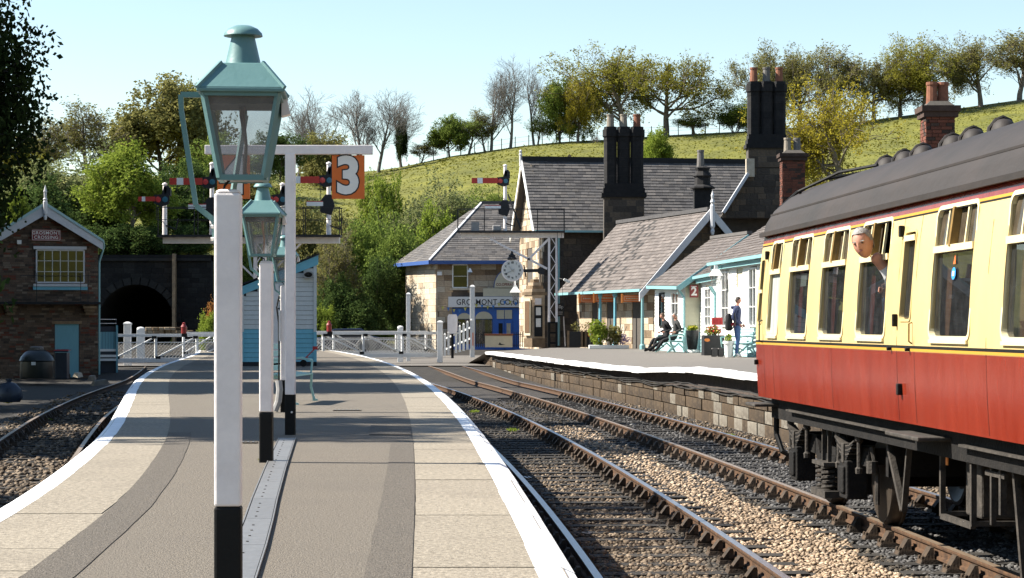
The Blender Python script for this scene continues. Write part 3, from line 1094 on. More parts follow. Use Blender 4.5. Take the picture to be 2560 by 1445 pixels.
for k in range(2):
    mb.tube([(-.55 + .55 * k, .02, 2.30 + ZO), (-.95 + .5 * k, -.3, 2.75 + ZO), (-.6 + .4 * k, -.9, 2.93 + ZO), (-.3 + .2 * k, -1.5, 2.97 + ZO)][::1] if k == 0 else
            [(-1.22, .07, 2.30 + ZO), (-1.12, .06, 2.56 + ZO), (-.9, .05, 2.76 + ZO), (-.55, .04, 2.92 + ZO), (-.1, .03, 3.0 + ZO)], .02, 6)
mb.build('roof_handrail', 'coach_black', roof)
for u in (.25, 1.1, 1.9, 3.1, 3.85, 4.85, 6.6, 8.4, 10.3, 12.2):
    mb = MB()
    # shell vent: a half dome with a hooded mouth facing the far end
    x0 = .12
    pr = [(.13, 0), (.135, .06), (.125, .11), (.1, .155), (.06, .185), (.0, .195)]
    vs, fs = [], []
    nn = 14
    for r, z in pr:
        for k in range(nn):
            a = 2 * math.pi * k / nn
            vs.append((x0 + r * math.cos(a), -u + r * math.sin(a) * 1.25, z * 1.25 + 2.92 + ZO))
    for i in range(len(pr) - 1):
        for k in range(nn): fs.append((i * nn + k, i * nn + (k + 1) % nn, (i + 1) * nn + (k + 1) % nn, (i + 1) * nn + k))
    mb.add(vs, fs)
    mb.tube([(x0 - .15, -u + .02, 2.93 + ZO), (x0 - .135, -u + .02, 3.07 + ZO), (x0 - .07, -u + .02, 3.15 + ZO), (x0, -u + .02, 3.18 + ZO), (x0 + .07, -u + .02, 3.15 + ZO), (x0 + .14, -u + .02, 3.0 + ZO)], .022, 6)
    mb.build('roof_vent', 'coach_roof', roof, smooth_=True)

def ring(u0, u1, z0, z1, r, wd, out, th, n=5):
    """rounded window frame lying on the body side"""
    def loop(d):
        rr = r + d
        pts = []
        for cu, cz, a0 in ((u0 + r, z0 + r, 180), (u1 - r, z0 + r, 270), (u1 - r, z1 - r, 0), (u0 + r, z1 - r, 90)):
            for k in range(n + 1):
                a = R(a0 + 90 * k / n)
                pts.append((cu + rr * math.cos(a), cz + rr * math.sin(a)))
        return pts
    A, B = loop(0), loop(wd)
    mb = MB()
    k = len(A)
    rows = [[sp(u, z, out) for u, z in A], [sp(u, z, out) for u, z in B], [sp(u, z, 0) for u, z in B], [sp(u, z, out - th) for u, z in A]]
    for rw in rows: mb.v += [tuple(p) for p in rw]
    for a, b in ((0, 1), (1, 2), (3, 0)):
        for i in range(k):
            j = (i + 1) % k
            mb.f.append((a * k + i, a * k + j, b * k + j, b * k + i)); mb.m.append(0)
    # corner fillets behind the frame
    return mb
def pane(u0, u1, z0, z1, dep):
    mb = MB()
    mb.quad(sp(u0, z0, -dep), sp(u1, z0, -dep), sp(u1, z1, -dep), sp(u0, z1, -dep))
    return mb
def ubar(mb, u, z0, z1, wd, out=.0, th=.03):
    mb.bar(sp(u, z0, out - th / 2), sp(u, z1, out - th / 2), wd, th, up=(0, 1, 0))
for i, (a, b, k) in enumerate(WIN):
    z0, z1 = (1.07, 2.10) if k != 'd' else (1.21, 1.96)
    fr = ring(a, b, z0, z1, .06 if k != 'd' else .04, .035 if k != 'd' else .022, .009, .05).build('window_frame', 'coach_cream_light' if k != 'd' else 'coach_cream', coach)
    if k == 'd':
        pane(a, b, z0, z1, .035).build('pane', 'coach_glass', fr)
        mb = MB(); mb.bar(sp(a, z1 - .05, .004), sp(b, z1 - .05, .004), .03, .05); mb.build('drop_light_rail', 'coach_cream_light', fr)
        mb = MB(); mb.quad(sp(a + .08, z0, -.1), sp(b + .02, z0, -.06), sp(b + .02, z1, -.06), sp(a + .08, z1, -.1)); mb.build('blind', 'interior_seat', fr)
        continue
    zt = 1.755
    pane(a, b, z0, zt, .035).build('pane', 'coach_glass' if k == 'w' else 'frosted', fr)
    mb = MB(); mb.bar(sp(a, zt + .02, -.01), sp(b, zt + .02, -.01), .05, .055); mb.build('transom', 'coach_cream_light', fr)
    q = [a, a + (b - a) * .26, a + (b - a) * .5, a + (b - a) * .74, b]
    for j in range(4):
        if i == 3 and j >= 2: continue                  # slid open
        pane(q[j], q[j + 1], zt + .045, z1, .03 + (.012 if j in (1, 2) else 0)).build('toplight_pane', 'brown_glass', fr)
    for e in (1, 3):
        mb = MB(); ubar(mb, q[e], zt + .03, z1, .022); mb.build('toplight_bar', 'coach_cream_light', fr)
    mb = MB(); ubar(mb, q[2] - .07, zt + .03, z1, .09, .004, .05); mb.build('ventilator', 'brown_bar', fr)
    mb = MB()
    mb.bar(sp(a + .02, z0 - .045, .012), sp(b - .02, z0 - .045, .012), .02, .03); mb.build('drip_sill', 'coach_cream_light', fr)
    if k == 'w':
        for s, cu in ((0, a + .05), (1, b - .05)):
            mb = MB()
            pts = []
            for t in range(7):
                uu = cu + (1 if s == 0 else -1) * (.02 + .09 * math.sin(t / 6 * 3.14) * (.6 + .4 * s))
                pts.append(uu)
            for t in range(6):
                za, zb2 = zt - t * (zt - z0) / 6, zt - (t + 1) * (zt - z0) / 6
                e0, e1 = (cu - .05, pts[t]) if s == 0 else (pts[t], cu + .05)
                f0, f1 = (cu - .05, pts[t + 1]) if s == 0 else (pts[t + 1], cu + .05)
                mb.quad(sp(f0, zb2, -.12), sp(f1, zb2, -.14), sp(e1, za, -.14), sp(e0, za, -.12))
            mb.build('curtain', 'curtain_red' if i < 4 else 'curtain_tan', fr)
# the far end door window
fr = ring(.12, .33, 1.19, 1.93, .03, .02, .008, .05).build('window_frame', 'coach_cream', coach)
pane(.12, .33, 1.19, 1.55, .035).build('pane', 'coach_glass', fr)
mb = MB(); mb.bar(sp(.12, 1.56, 0), sp(.33, 1.56, 0), .03, .04); mb.build('drop_light_rail', 'coach_cream_light', fr)
# interior
mb = MB(); mb.bbox((-1.33, -.05, .34 + ZO), (1.33, -CL + .05, .40 + ZO)); mb.build('floor', 'interior_wood', coach)
mb = MB(); mb.bbox((-.02, -.05, .4 + ZO), (.02, -CL + .05, 2.6 + ZO)); mb.build('corridor_partition', 'interior_wood', coach)
mb = MB(); mb.bbox((-1.28, -.05, 2.2 + ZO), (1.28, -CL + .05, 2.23 + ZO)); mb.build('ceiling', 'interior_wood', coach)
for u in (1.6, 3.2, 4.9, 6.6, 7.5, 9.35, 11.3, 13.2):
    mb = MB(); mb.bbox((-1.3, -u - .03, .4 + ZO), (0, -u + .03, 2.2 + ZO)); pt = mb.build('compartment_wall', 'interior_wood', coach)
    for s in (-1, 1):
        mb = MB(); mb.bbox((-1.22, -u + s * .05, .75 + ZO), (-.1, -u + s * .17, 1.45 + ZO)); mb.build('seat_back', 'interior_seat', pt, bevel=.03)
# door edges, hinges, handles
def seam(u, z0=.33, z1=2.09):
    mb = MB()
    zs = [z0, .6, 1.0, 1.6, 1.95, z1]
    for a, b in zip(zs, zs[1:]):
        mb.quad(sp(u - .004, a, .0025), sp(u + .004, a, .0025), sp(u + .004, b, .0025), sp(u - .004, b, .0025))
    return mb.build('panel_seam', 'grime', coach)
for u in (.5, 6.73, 7.32, 1.05, 9.4, 4.1): seam(u, *((.33, .92) if u in (4.1, 9.4, 1.05) else ()))
for u, z, wd, h in ((6.72, 1.98, .05, .1), (6.74, 1.2, .04, .11), (6.55, .95, .035, .03), (7.18, .95, .035, .03), (6.86, .6, .055, .1), (.47, 1.98, .05, .1), (.1, .72, .04, .06)):
    mb = MB(); mb.box(sp(u, z, .022), (.045, wd, h)); mb.build('hinge', 'grime', coach, bevel=.008)
mb = MB(); mb.tube([sp(.42, 1.22, .004), sp(.42, 1.2, .04), sp(.42, .98, .04), sp(.42, .96, .004)], .009, 6); mb.build('grab_handle', 'coach_black', coach)
mb = MB(); mb.tube([sp(7.26, 1.18, .004), sp(7.26, 1.17, .03), sp(7.26, 1.02, .03), sp(7.26, 1.0, .004)], .008, 6); mb.build('door_handle', 'brown_bar', coach)
# window stickers
for (u, z) in ((8.35, 1.60), (10.5, 1.58)):
    mb = MB()
    mb.v = [tuple(sp(u + .062 * math.cos(R(22.5 + 45 * k)), z - .03 + .052 * math.sin(R(22.5 + 45 * k)), -.028)) for k in range(8)]
    mb.f = [tuple(range(8))]; mb.m = [0]
    s_ = mb.build('window_sticker', 'sticker_blue', coach)
    mb = MB(); mb.quad(sp(u - .026, z - .05, -.025), sp(u + .026, z - .05, -.025), sp(u + .026, z - .012, -.025), sp(u - .026, z - .012, -.025)); mb.build('sticker_print', 'white_print', s_)
    mb = MB(); mb.add([sp(u - .034, z + .045, -.028), sp(u + .034, z + .045, -.028), sp(u + .004, z + .13, -.028)], [(0, 1, 2)]); mb.build('window_sticker', 'sticker_orange', coach)
mb = MB(); mb.quad(sp(2.25, 1.58, -.05), sp(2.55, 1.58, -.05), sp(2.55, 1.72, -.05), sp(2.25, 1.72, -.05)); mb.build('window_notice', 'frosted', coach)
# underframe
mb = MB(); mb.bbox((-1.24, -.1, .06 + ZO), (-1.14, -CL + .1, .30 + ZO)); mb.bbox((1.14, -.1, .06 + ZO), (1.24, -CL + .1, .30 + ZO)); mb.build('sole_bar', 'grime', coach)
mb = MB(); mb.bbox((-1.13, -.1, .2 + ZO), (1.13, -CL + .1, .33 + ZO)); mb.build('underframe', 'coach_black', coach)
for a, b in ((1.3, 6.7), (8.3, 14.2)):
    mb = MB(); mb.bbox((-1.31, -a, .185 + ZO), (-1.2, -b, .205 + ZO)); mb.build('step_board', 'grime_light', coach)
for a, b, z in ((6.75, 7.85, .2), (-.12, .5, .2)):
    mb = MB(); mb.bbox((-1.52, -a, z + ZO), (-1.22, -b, z + .035 + ZO)); mb.build('foot_step', 'grime_light', coach, bevel=.01)
mb = MB(); mb.tube([(-1.15, .05, .1 + ZO), (-1.15, .06, -.15 + ZO), (-1.1, -.05, -.35 + ZO), (-.9, -.1, -.45 + ZO)], .035, 8); mb.build('brake_hose', 'coach_black', coach)
for s in (-1, 1):
    mb = MB(); mb.lathe([(.09, -.1), (.09, .3), (.06, .3), (.06, .45), (.17, .47), (.17, .5)], (s * .86, 0, .17 + ZO), 14, Matrix.Rotation(R(-90), 3, 'X')); mb.build('buffer', 'grime', coach)
# bogies
def bogie(u0):
    mb = MB()
    for s in (-1, 1):
        y0, y1 = -u0 + 1.75, -u0 - 1.75
        mb.prism([(s * 1.0, y0, .62), (s * 1.0, y0, .8), (s * 1.0, -u0 + .7, .8), (s * 1.0, -u0 + .55, .62), (s * 1.0, -u0 - .55, .62), (s * 1.0, -u0 - .7, .8), (s * 1.0, y1, .8), (s * 1.0, y1, .62), (s * 1.0, -u0 - .75, .6), (s * 1.0, -u0 - .5, .42), (s * 1.0, -u0 + .5, .42), (s * 1.0, -u0 + .75, .6)], (s * .07, 0, 0))
    mb.bbox((-1, -u0 - .25, .5), (1, -u0 + .25, .72))
    mb.bbox((-1, -u0 - 1.75, .64), (1, -u0 - 1.62, .8)); mb.bbox((-1, -u0 + 1.62, .64), (1, -u0 + 1.75, .8))
    bg_ = mb.build('bogie', 'grime', coach)
    for du in (-1.25, 1.25):
        yy = -u0 - du
        for s in (-1, 1):
            mb = MB()
            prf = [(.10, -.09), (.30, -.075), (.40, -.07), (.43, -.07), (.455, -.03), (.457, .06), (.485, .065), (.485, .09), (.44, .1), (.40, .075), (.30, .03), (.12, .1), (.10, .1)]
            M = Matrix.Rotation(R(90), 3, 'Y') if s > 0 else Matrix.Rotation(R(-90), 3, 'Y')
            prf2 = [(r, -h) for r, h in prf]
            mb.lathe(prf2, (s * .75, yy, .455), 28, M)
            mb.build('wheel', 'wheel_steel', bg_, smooth_=True)
            # axle box with its cover
            mb = MB(); mb.bbox((s * 1.0, yy - .17, .27), (s * 1.22, yy + .17, .66)); mb.bbox((s * 1.2, yy - .12, .33), (s * 1.25, yy + .12, .6)); mb.box((s * 1.13, yy, .69), (.16, .22, .06))
            mb.build('axle_box', 'grime', bg_, bevel=.015)
            # leaf spring: a pile of plates, longest on top
            for L in range(7):
                ln = .86 - L * .105
                mb = MB()
                pts = [(s * 1.16, yy + t * ln, .80 - L * .021 + .075 * (t * 2) ** 2 * (ln / .86) ** 2) for t in (-.5, -.25, 0, .25, .5)]
                for a, b in zip(pts, pts[1:]): mb.bar(a, b, .1, .017)
                mb.build('spring_leaf', 'grime_light' if L % 2 == 0 else 'grime', bg_)
            mb = MB(); mb.bbox((s * 1.09, yy - .05, .63), (s * 1.23, yy + .05, .83)); mb.build('spring_buckle', 'grime_light', bg_, bevel=.01)
            for e in (-.45, .45):
                mb = MB(); mb.lathe([(.035, .55), (.04, .6), (.022, .62), (.022, .86), (.04, .88), (.045, .93), (.02, .96)], (s * 1.16, yy + e, 0), 8); mb.build('spring_hanger', 'grime_light', bg_)
    for s in (-1, 1):
        for e in (-.22, .06):
            mb = MB()
            pts = [(s * 1.13 + .075 * math.cos(t * .8), -u0 + e + .075 * math.sin(t * .8), .28 + t * .0065) for t in range(40)]
            mb.tube(pts, .02, 5)
            mb.build('coil_spring', 'grime_light', bg_, smooth_=True)
            mb = MB(); mb.bbox((s * 1.11, -u0 + e - .015, .5), (s * 1.15, -u0 + e + .015, .93)); mb.lathe([(.05, .93), (.055, .99), (.03, 1.03)], (s * 1.13, -u0 + e, 0), 8); mb.build('hanger_rod', 'grime_light', bg_)
        mb = MB(); mb.bbox((s * 1.04, -u0 - .4, .2), (s * 1.22, -u0 + .3, .27)); mb.bbox((s * 1.04, -u0 - .35, .53), (s * 1.22, -u0 + .25, .57)); mb.build('spring_plank', 'grime_light', bg_)
        mb = MB(); mb.bbox((s * .7, -u0 - .62, .25), (s * .84, -u0 - .48, .7)); mb.build('brake_shoe', 'grime', bg_)
        mb = MB(); mb.tube([(s * 1.05, -u0 - 1.78, .82), (s * 1.0, -u0 - 1.8, .55), (s * 1.0, -u0 - 1.8, .25)], .025, 6); mb.lathe([(.06, .56), (.06, .68)], (s * 1.05, -u0 - 1.8, 0), 10); mb.build('sand_pipe', 'grime_light', bg_)
    for du in (-1.25, 1.25):
        mb = MB(); mb.tube([(-.75, -u0 - du, .455), (.75, -u0 - du, .455)], .075, 10); mb.build('axle', 'grime', bg_)
bogie(2.55)
bogie(16.6)
mb = MB(); mb.bar((-1.12, -5.15, .2 + ZO), (-1.1, -5.75, -.55 + ZO), .05); mb.bar((-1.12, -6.1, .2 + ZO), (-1.1, -5.78, -.55 + ZO), .05); mb.build('truss_rod', 'grime_light', coach)
bb = MB()
for c in ((-1.2, -7.45), (-1.2, -8.35)):
    bb.bar((c[0], c[1], .2 + ZO), (c[0], c[1], -.45 + ZO), .045)
bb.bar((-1.2, -7.45, -.45 + ZO), (-1.2, -8.35, -.45 + ZO), .045); bb.bar((-1.2, -7.45, -.43 + ZO), (-.5, -7.45, -.43 + ZO), .04); bb.bar((-1.2, -8.35, -.43 + ZO), (-.5, -8.35, -.43 + ZO), .04)
bx = bb.build('battery_cradle', 'grime_light', coach)
mb = MB(); mb.bbox((-1.12, -7.85, -.4 + ZO), (-.5, -8.3, .08 + ZO)); mb.build('battery_box', 'grime_light', bx, bevel=.02)
mb = MB(); mb.lathe([(.02, -.45), (.26, -.42), (.27, .42), (.02, .45)], (-.6, -9.6, -.05 + ZO), 18, Matrix.Rotation(R(90), 3, 'X')); mb.build('vacuum_tank', 'grime', coach, smooth_=True)
mb = MB(); mb.bbox((-1.12, -10.6, -.45 + ZO), (-.2, -12.2, .15 + ZO)); mb.build('equipment_box', 'grime', coach, bevel=.03)
mb = MB(); mb.bar((-1.16, -8.75, .15 + ZO), (-1.16, -8.75, -.4 + ZO), .04); mb.bar((-1.16, -9.0, .1 + ZO), (-1.16, -9.0, -.3 + ZO), .05); mb.bar((-1.16, -8.6, .0 + ZO), (-1.16, -9.1, .0 + ZO), .04); mb.bar((-1.16, -9.3, .15 + ZO), (-1.1, -9.35, -.75 + ZO), .05); mb.build('hanger_bracket', 'grime_light', coach)
mb = MB(); mb.box((-1.21, -7.62, .06 + ZO), (.01, .05, .14)); mb.build('label_plate', 'orange_tag', coach)
mb = MB(); mb.bbox((-1.05, -4.9, -.3 + ZO), (1.0, -5.0, .2 + ZO)); mb.build('brake_beam', 'grime', coach)
# ---------------------------------------------------------------- lamp posts
mat('paint_white', (0.761, 0.698, 0.675), 0.6, 0.06, 5, 0.08, 30, c2=(0.859, 0.791, 0.758), stain=0.3, stain_c=(0.616, 0.550, 0.510), stain_scale=6)
mat('paint_white_warm', (0.74, 0.72, 0.68), 0.6, 0.05, 8, 0.08, 30, stain=0.2, stain_c=(0.55, 0.52, 0.47), stain_scale=5)
mat('paint_black', (0.006, 0.006, 0.006), 0.6, 0.2, 12, 0.1, 30, spec=0.2)
mat('paint_teal', (0.105, 0.211, 0.207), 0.42, 0.08, 9, 0.06, 40, c2=(0.125, 0.234, 0.230), stain=0.3, stain_c=(0.078, 0.156, 0.148), stain_scale=9)
mat('paint_teal_bright', (0.27, 0.55, 0.60), 0.5, 0.06, 9)
mat('lamp_inside', (0.28, 0.27, 0.26), 0.6, 0.15, 6)
mat('mantle_brown', (0.09, 0.07, 0.06), 0.7)
mat('mantle_copper', (0.45, 0.2, 0.08), 0.5)
glass_mat('lamp_glass', (0.82, 0.82, 0.83), 0.05, 0.03, 0.20)

def sq(mb, w0, z0, w1, z1, cx=0, cy=0):
    a, b = w0 / 2, w1 / 2
    vs = [(cx - a, cy - a, z0), (cx + a, cy - a, z0), (cx + a, cy + a, z0), (cx - a, cy + a, z0), (cx - b, cy - b, z1), (cx + b, cy - b, z1), (cx + b, cy + b, z1), (cx - b, cy + b, z1)]
    mb.add(vs, [(3, 2, 1, 0), (4, 5, 6, 7), (0, 1, 5, 4), (1, 2, 6, 5), (2, 3, 7, 6), (3, 0, 4, 7)])
def lamp(px, Y, label, ox=0.0, oy=0.0, rz=0.0, core='mantle_brown', post_px=None, sc_l=1.0):
    t = thing('lamp_post', label, 'lamp', ((px - CX) * Y / F, Y, 0), rz, 'square timber lamp posts with lanterns along the island platform')
    W = .107
    mb = MB(); mb.bbox((-W / 2, -W / 2, .425), (W / 2, W / 2, 1.685)); sq(mb, W, 1.685, W * .72, 1.70)
    mb.build('post', 'paint_white', t, bevel=.011)
    mb = MB(); mb.bbox((-W / 2 - .001, -W / 2 - .001, -.02), (W / 2 + .001, W / 2 + .001, .425)); mb.build('post_foot', 'paint_black', t, bevel=.011)
    zb_, ze = 1.745, 2.08
    k = sc_l
    B, E = .088 * k, .148 * k
    lb = MB()                                            # lantern frame: four corner bars, sill and head rails
    c0 = [(ox + sx * B, oy + sy * B, zb_) for sx, sy in ((-1, -1), (1, -1), (1, 1), (-1, 1))]
    c1 = [(ox + sx * E, oy + sy * E, ze) for sx, sy in ((-1, -1), (1, -1), (1, 1), (-1, 1))]
    for a, b in zip(c0, c1): lb.bar(a, b, .02, .02)
    for c, wd in ((c0, .022), (c1, .03)):
        for i in range(4): lb.bar(c[i], c[(i + 1) % 4], .02, wd)
    lan = lb.build('lantern', 'paint_teal', t)
    for i in range(4):
        a, b, c, d = [Vector(q) for q in (c0[i], c0[(i + 1) % 4], c1[(i + 1) % 4], c1[i])]
        mb = MB(); mb.quad(a, b, c, d); mb.build('glass_pane', 'lamp_glass', lan)
    mb = MB(); mb.bbox((ox - B, oy - B, zb_ - .008), (ox + B, oy + B, zb_ + .004)); mb.build('lantern_floor', 'lamp_inside', lan)
    mb = MB(); mb.bbox((ox - E * .93, oy - E * .93, ze - .045), (ox + E * .93, oy + E * .93, ze - .005)); mb.build('dark_hood', 'paint_black', lan)  # black plate added to make the dark band under the lantern roof
    mb = MB()
    sq(mb, .348 * k, ze + .0, .348 * k, ze + .016, ox, oy); sq(mb, .346 * k, ze + .0161, .166 * k, 2.205, ox, oy)
    rf = mb.build('lantern_roof', 'paint_teal', t, bevel=.004)
    for sx, sy in ((-1, -1), (1, -1), (1, 1), (-1, 1)):
        mb = MB(); mb.bar((ox + sx * .174 * k, oy + sy * .174 * k, ze + .016), (ox + sx * .083 * k, oy + sy * .083 * k, 2.208), .014, .012)
        mb.build('hip_bead', 'paint_teal', rf)
    mb = MB(); mb.lathe([(.074 * k, 2.203), (.071 * k, 2.212), (.047 * k, 2.318), (.046 * k, 2.33)], (ox, oy, 0), 20); mb.build('chimney', 'paint_teal', t, smooth_=True)
    mb = MB(); mb.lathe([(.079 * k, 2.322), (.076 * k, 2.334), (.06 * k, 2.351), (.034 * k, 2.363), (.0, 2.366)], (ox, oy, 0), 20); mb.build('cap', 'paint_teal', t, smooth_=True)
    mb = MB(); mb.tube([(ox + .005, oy, zb_), (ox + .012, oy, 1.88), (ox - .004, oy, 2.0), (ox, oy, 2.07)], [.008, .007, .011, .016], 8); mb.build('burner', core, lan)
    mb = MB(); mb.tube([(ox - .05, oy, zb_), (-.015, 0, 1.715), (-.02, 0, 1.69)], .005, 5); mb.build('wire', 'paint_black', t)
    # bracket arms of flat bar, one at the side and one behind
    for sd in (0, 1):
        mb = MB()
        if sd == 0: pts = [(ox - .165, oy, ze + .004), (-.192, oy, ze + .004), (-.19, oy, 2.02), (-.13, 0, 1.635), (-.055, 0, 1.575), (-.055, 0, 1.49)]
        else: pts = [(ox, oy + .165, ze + .004), (ox, .2, ze + .004), (ox, .19, 2.02), (0, .13, 1.635), (0, .055, 1.575), (0, .055, 1.49)]
        for a, b in zip(pts, pts[1:]): mb.bar(a, b, .012 if sd else .02, .022)
        mb.build('bracket', 'paint_teal', t)
    for z in (1.55, 1.5):
        mb = MB(); mb.lathe([(.009, 0), (.007, .012)], (-.058, -.01, z), 6, Matrix.Rotation(R(-90), 3, 'Y')); mb.build('bolt', 'paint_white_warm', t)
    mb = MB(); mb.prism([(ox + .15, oy + .1, ze - .07), (ox + .185, oy + .1, ze - .06), (ox + .17, oy + .1, ze + .01), (ox + .15, oy + .1, ze + .01)], (0, .08, 0)); mb.build('photocell', 'paint_white', t)
    return t
lamp(571, 8.39, 'nearest platform lamp, big teal lantern on a square white post', .058, .02, R(4))
lamp(666, 17.55, 'second lamp along the platform, teal lantern with copper coloured burner', -.03, .0, R(-2), 'mantle_copper')
l3 = lamp(712, 27.8, 'third lamp along the platform, half hidden behind the number sign post', .0, .0, R(0), 'paint_white_warm')
mb = MB(); mb.tube([(-.07, -.06, 1.55), (-.1, -.07, 1.4), (-.075, -.065, 1.2), (-.07, -.065, .8), (-.075, -.065, .3), (-.1, -.08, .05)], .012, 6); mb.build('supply_cable', 'paint_black', l3)
mb = MB(); mb.tube([(-.07, -.1, .42), (-.055, -.12, .3), (-.07, -.13, .15), (-.12, -.14, .02)], .045, 8); mb.build('hose_coil', 'lamp_inside', l3)
mb = MB(); mb.bbox((-.07, -.09, .95), (-.05, -.05, 1.36)); mb.build('conduit', 'paint_white_warm', l3)

# ---------------------------------------------------------------- platform number sign
mat('sign_orange', (0.62, 0.135, 0.02), 0.5, 0.06, 8)
mat('sign_white', (0.72, 0.70, 0.66), 0.5, 0.04)
mat('sign_black', (0.015, 0.015, 0.016), 0.5)
YS = 22.0
s_ = YS / F
ns = thing('platform_number_sign', 'tall white T shaped post with orange platform number boards 4 and 3', 'sign', ((726 - CX) * s_, YS, 0))
mb = MB(); mb.bbox((-.052, -.052, .425), (.052, .052, 2.97)); mb.build('post', 'paint_white', ns, bevel=.006)
mb = MB(); mb.bbox((-.0535, -.0535, -.02), (.0535, .0535, .425)); mb.build('post_foot', 'paint_black', ns, bevel=.006)
mb = MB(); mb.bbox((-.9, -.045, 2.965), (.87, .045, 3.06)); mb.build('crossbar', 'paint_white', ns, bevel=.005)
for ch, xc in (('4', -.60), ('3', .612)):
    mb = MB(); mb.bbox((xc - .172, -.012, 2.495), (xc + .172, .012, 2.955)); bd = mb.build('number_board', 'sign_orange', ns)
    text('numeral_outline', ch, .53, (xc, -.0125, 2.725), (1, 0, 0), (0, 0, 1), 'sign_black', bd, .001, .034, sx=.98)
    text('numeral', ch, .53, (xc, -.0165, 2.725), (1, 0, 0), (0, 0, 1), 'sign_white', bd, .001, .02, sx=.98)
    for dx in (-.1, .1):
        mb = MB(); mb.bbox((xc + dx - .012, -.006, 2.95), (xc + dx + .012, .006, 2.972)); mb.build('hook', 'paint_black', bd)
mb = MB(); mb.lathe([(.012, 0), (.008, .01)], (.02, -.054, .24), 8, Matrix.Rotation(R(90), 3, 'X')); mb.build('bolt', 'paint_white_warm', ns)

# ---------------------------------------------------------------- benches back to back
def bench(x, y, rz, label):
    t = thing('bench', label, 'bench', (x, y, 0), rz)
    t.scale = (1, .72, 1)
    for k in range(6):                                         # seat slats run along local x
        mb = MB(); mb.box((0, -.12 - k * .078, .43 + .012 * math.cos(k * .6)), (1.9, .062, .024)); mb.build('seat_slat', 'paint_teal_pale', t)
    for k in range(4):
        mb = MB(); mb.box((0, -.05 + .028 * k, .53 + k * .105), (1.9, .022, .075)); mb.build('back_slat', 'paint_teal_pale', t)
    for sx in (-.85, .85):
        mb = MB()
        pts = [(sx, -.02, .0), (sx, -.06, .25), (sx, -.08, .42), (sx, -.03, .62), (sx, .06, .93)]
        for a, b in zip(pts, pts[1:]): mb.bar(a, b, .04, .045)
        pts = [(sx, -.6, .0), (sx, -.52, .22), (sx, -.54, .42), (sx, -.08, .4)]
        for a, b in zip(pts, pts[1:]): mb.bar(a, b, .04, .045)
        pts = [(sx, -.52, .42), (sx, -.55, .62), (sx, -.3, .66), (sx, -.03, .64)]
        for a, b in zip(pts, pts[1:]): mb.bar(a, b, .04, .035)
        fr = mb.build('end_frame', 'paint_teal_pale', t)
        mb = MB(); mb.lathe([(.01, .93), (.03, .95), (.036, .98), (.02, 1.005), (0, 1.01)], (sx, .06, 0), 10); mb.build('finial', 'white_print', fr)
        for yy in (-.6, -.02):
            mb = MB(); mb.bbox((sx - .035, yy - .06, 0), (sx + .035, yy + .04, .03)); mb.build('foot', 'paint_teal_pale', fr)
    return t
mat('paint_teal_pale', (0.270, 0.465, 0.450), 0.5, 0.08, 12)
bx_ = (716 - CX) * 31.2 / F
bench((692 - CX) * 31.2 / F, 31.2, R(86), 'teal slatted bench behind the second and third lamp posts')

# ---------------------------------------------------------------- timber platform hut
mat('hut_white', (0.56, 0.565, 0.55), 0.65, 0.05, 10, 0.1, 30, obj_var=0.04)
mat('hut_teal', (0.16, 0.42, 0.52), 0.6, 0.05, 10, 0.1, 30, obj_var=0.05)
mat('hut_plinth', (0.012, 0.013, 0.018), 0.7, 0.2, 10)
YH = 59.8
hs = YH / F
hx0, hx1 = (604 - CX) * hs, (790 - CX) * hs
hut = thing('platform_hut', 'small white timber hut with teal lower boards and sloping teal eaves on the platform', 'hut', ((hx0 + hx1) / 2, YH, 0), R(7))
hw_ = (hx1 - hx0) / 2
top = lambda x: 2.28 + (x + hw_) / (2 * hw_) * .88
mb = MB(); mb.prism([(-hw_ + .02, .02, 0), (hw_ - .02, .02, 0), (hw_ - .02, .02, top(hw_) - .06), (-hw_ + .02, .02, top(-hw_) - .06)], (0, 5.4, 0)); mb.build('core', 'hut_plinth', hut)
mb = MB(); mb.bbox((-hw_ - .01, -.02, -.02), (hw_ + .01, .06, .12)); mb.bbox((hw_ - .05, -.02, -.02), (hw_ + .015, 5.4, .12)); mb.build('plinth', 'hut_plinth', hut)
z = .12
while z < 3.1:
    h = .135
    m_ = 'hut_teal' if z < .98 else 'hut_white'
    # front board, cut by the sloping roof
    zt = z + h - .008
    xl = -hw_
    if zt > top(-hw_) - .2: xl = -hw_ + (zt - (top(-hw_) - .2)) / .88 * 2 * hw_
    if xl < hw_ - .1:
        mb = MB(); mb.prism([(xl, 0, z), (hw_, 0, z), (hw_, .014, zt), (max(-hw_, xl), .014, zt)], (0, .02, 0)); mb.build('board', m_, hut)
    if zt < top(hw_) - .1:
        mb = MB(); mb.bbox((hw_ - .02, .04, z), (hw_, 5.4, zt)); mb.build('board', m_, hut)
    if zt < top(-hw_) - .1:
        mb = MB(); mb.bbox((-hw_, .04, z), (-hw_ + .02, 5.4, zt)); mb.build('board', m_, hut)
    z += h
for x in (-hw_ + .03, hw_ - .03):
    mb = MB(); mb.bbox((x - .045, -.022, .12), (x + .045, .0, .98)); mb.build('corner_board', 'hut_teal', hut)
    mb = MB(); mb.bbox((x - .045, -.022, .985), (x + .045, .0, top(x) - .2)); mb.build('corner_board', 'hut_white', hut)
mb = MB(); mb.prism([(-hw_ - .06, -.05, top(-hw_) - .27), (hw_ + .06, -.05, top(hw_) - .24), (hw_ + .06, -.05, top(hw_) + .03), (-hw_ - .06, -.05, top(-hw_) - .03)], (0, .04, 0)); mb.build('fascia_board', 'hut_teal', hut)
mb = MB(); mb.prism([(-hw_ - .1, -.1, top(-hw_) - .0), (hw_ + .1, -.1, top(hw_) + .06), (hw_ + .1, -.1, top(hw_) + .1), (-hw_ - .1, -.1, top(-hw_) + .04)], (0, 5.6, 0)); mb.build('roof', 'hut_plinth', hut)
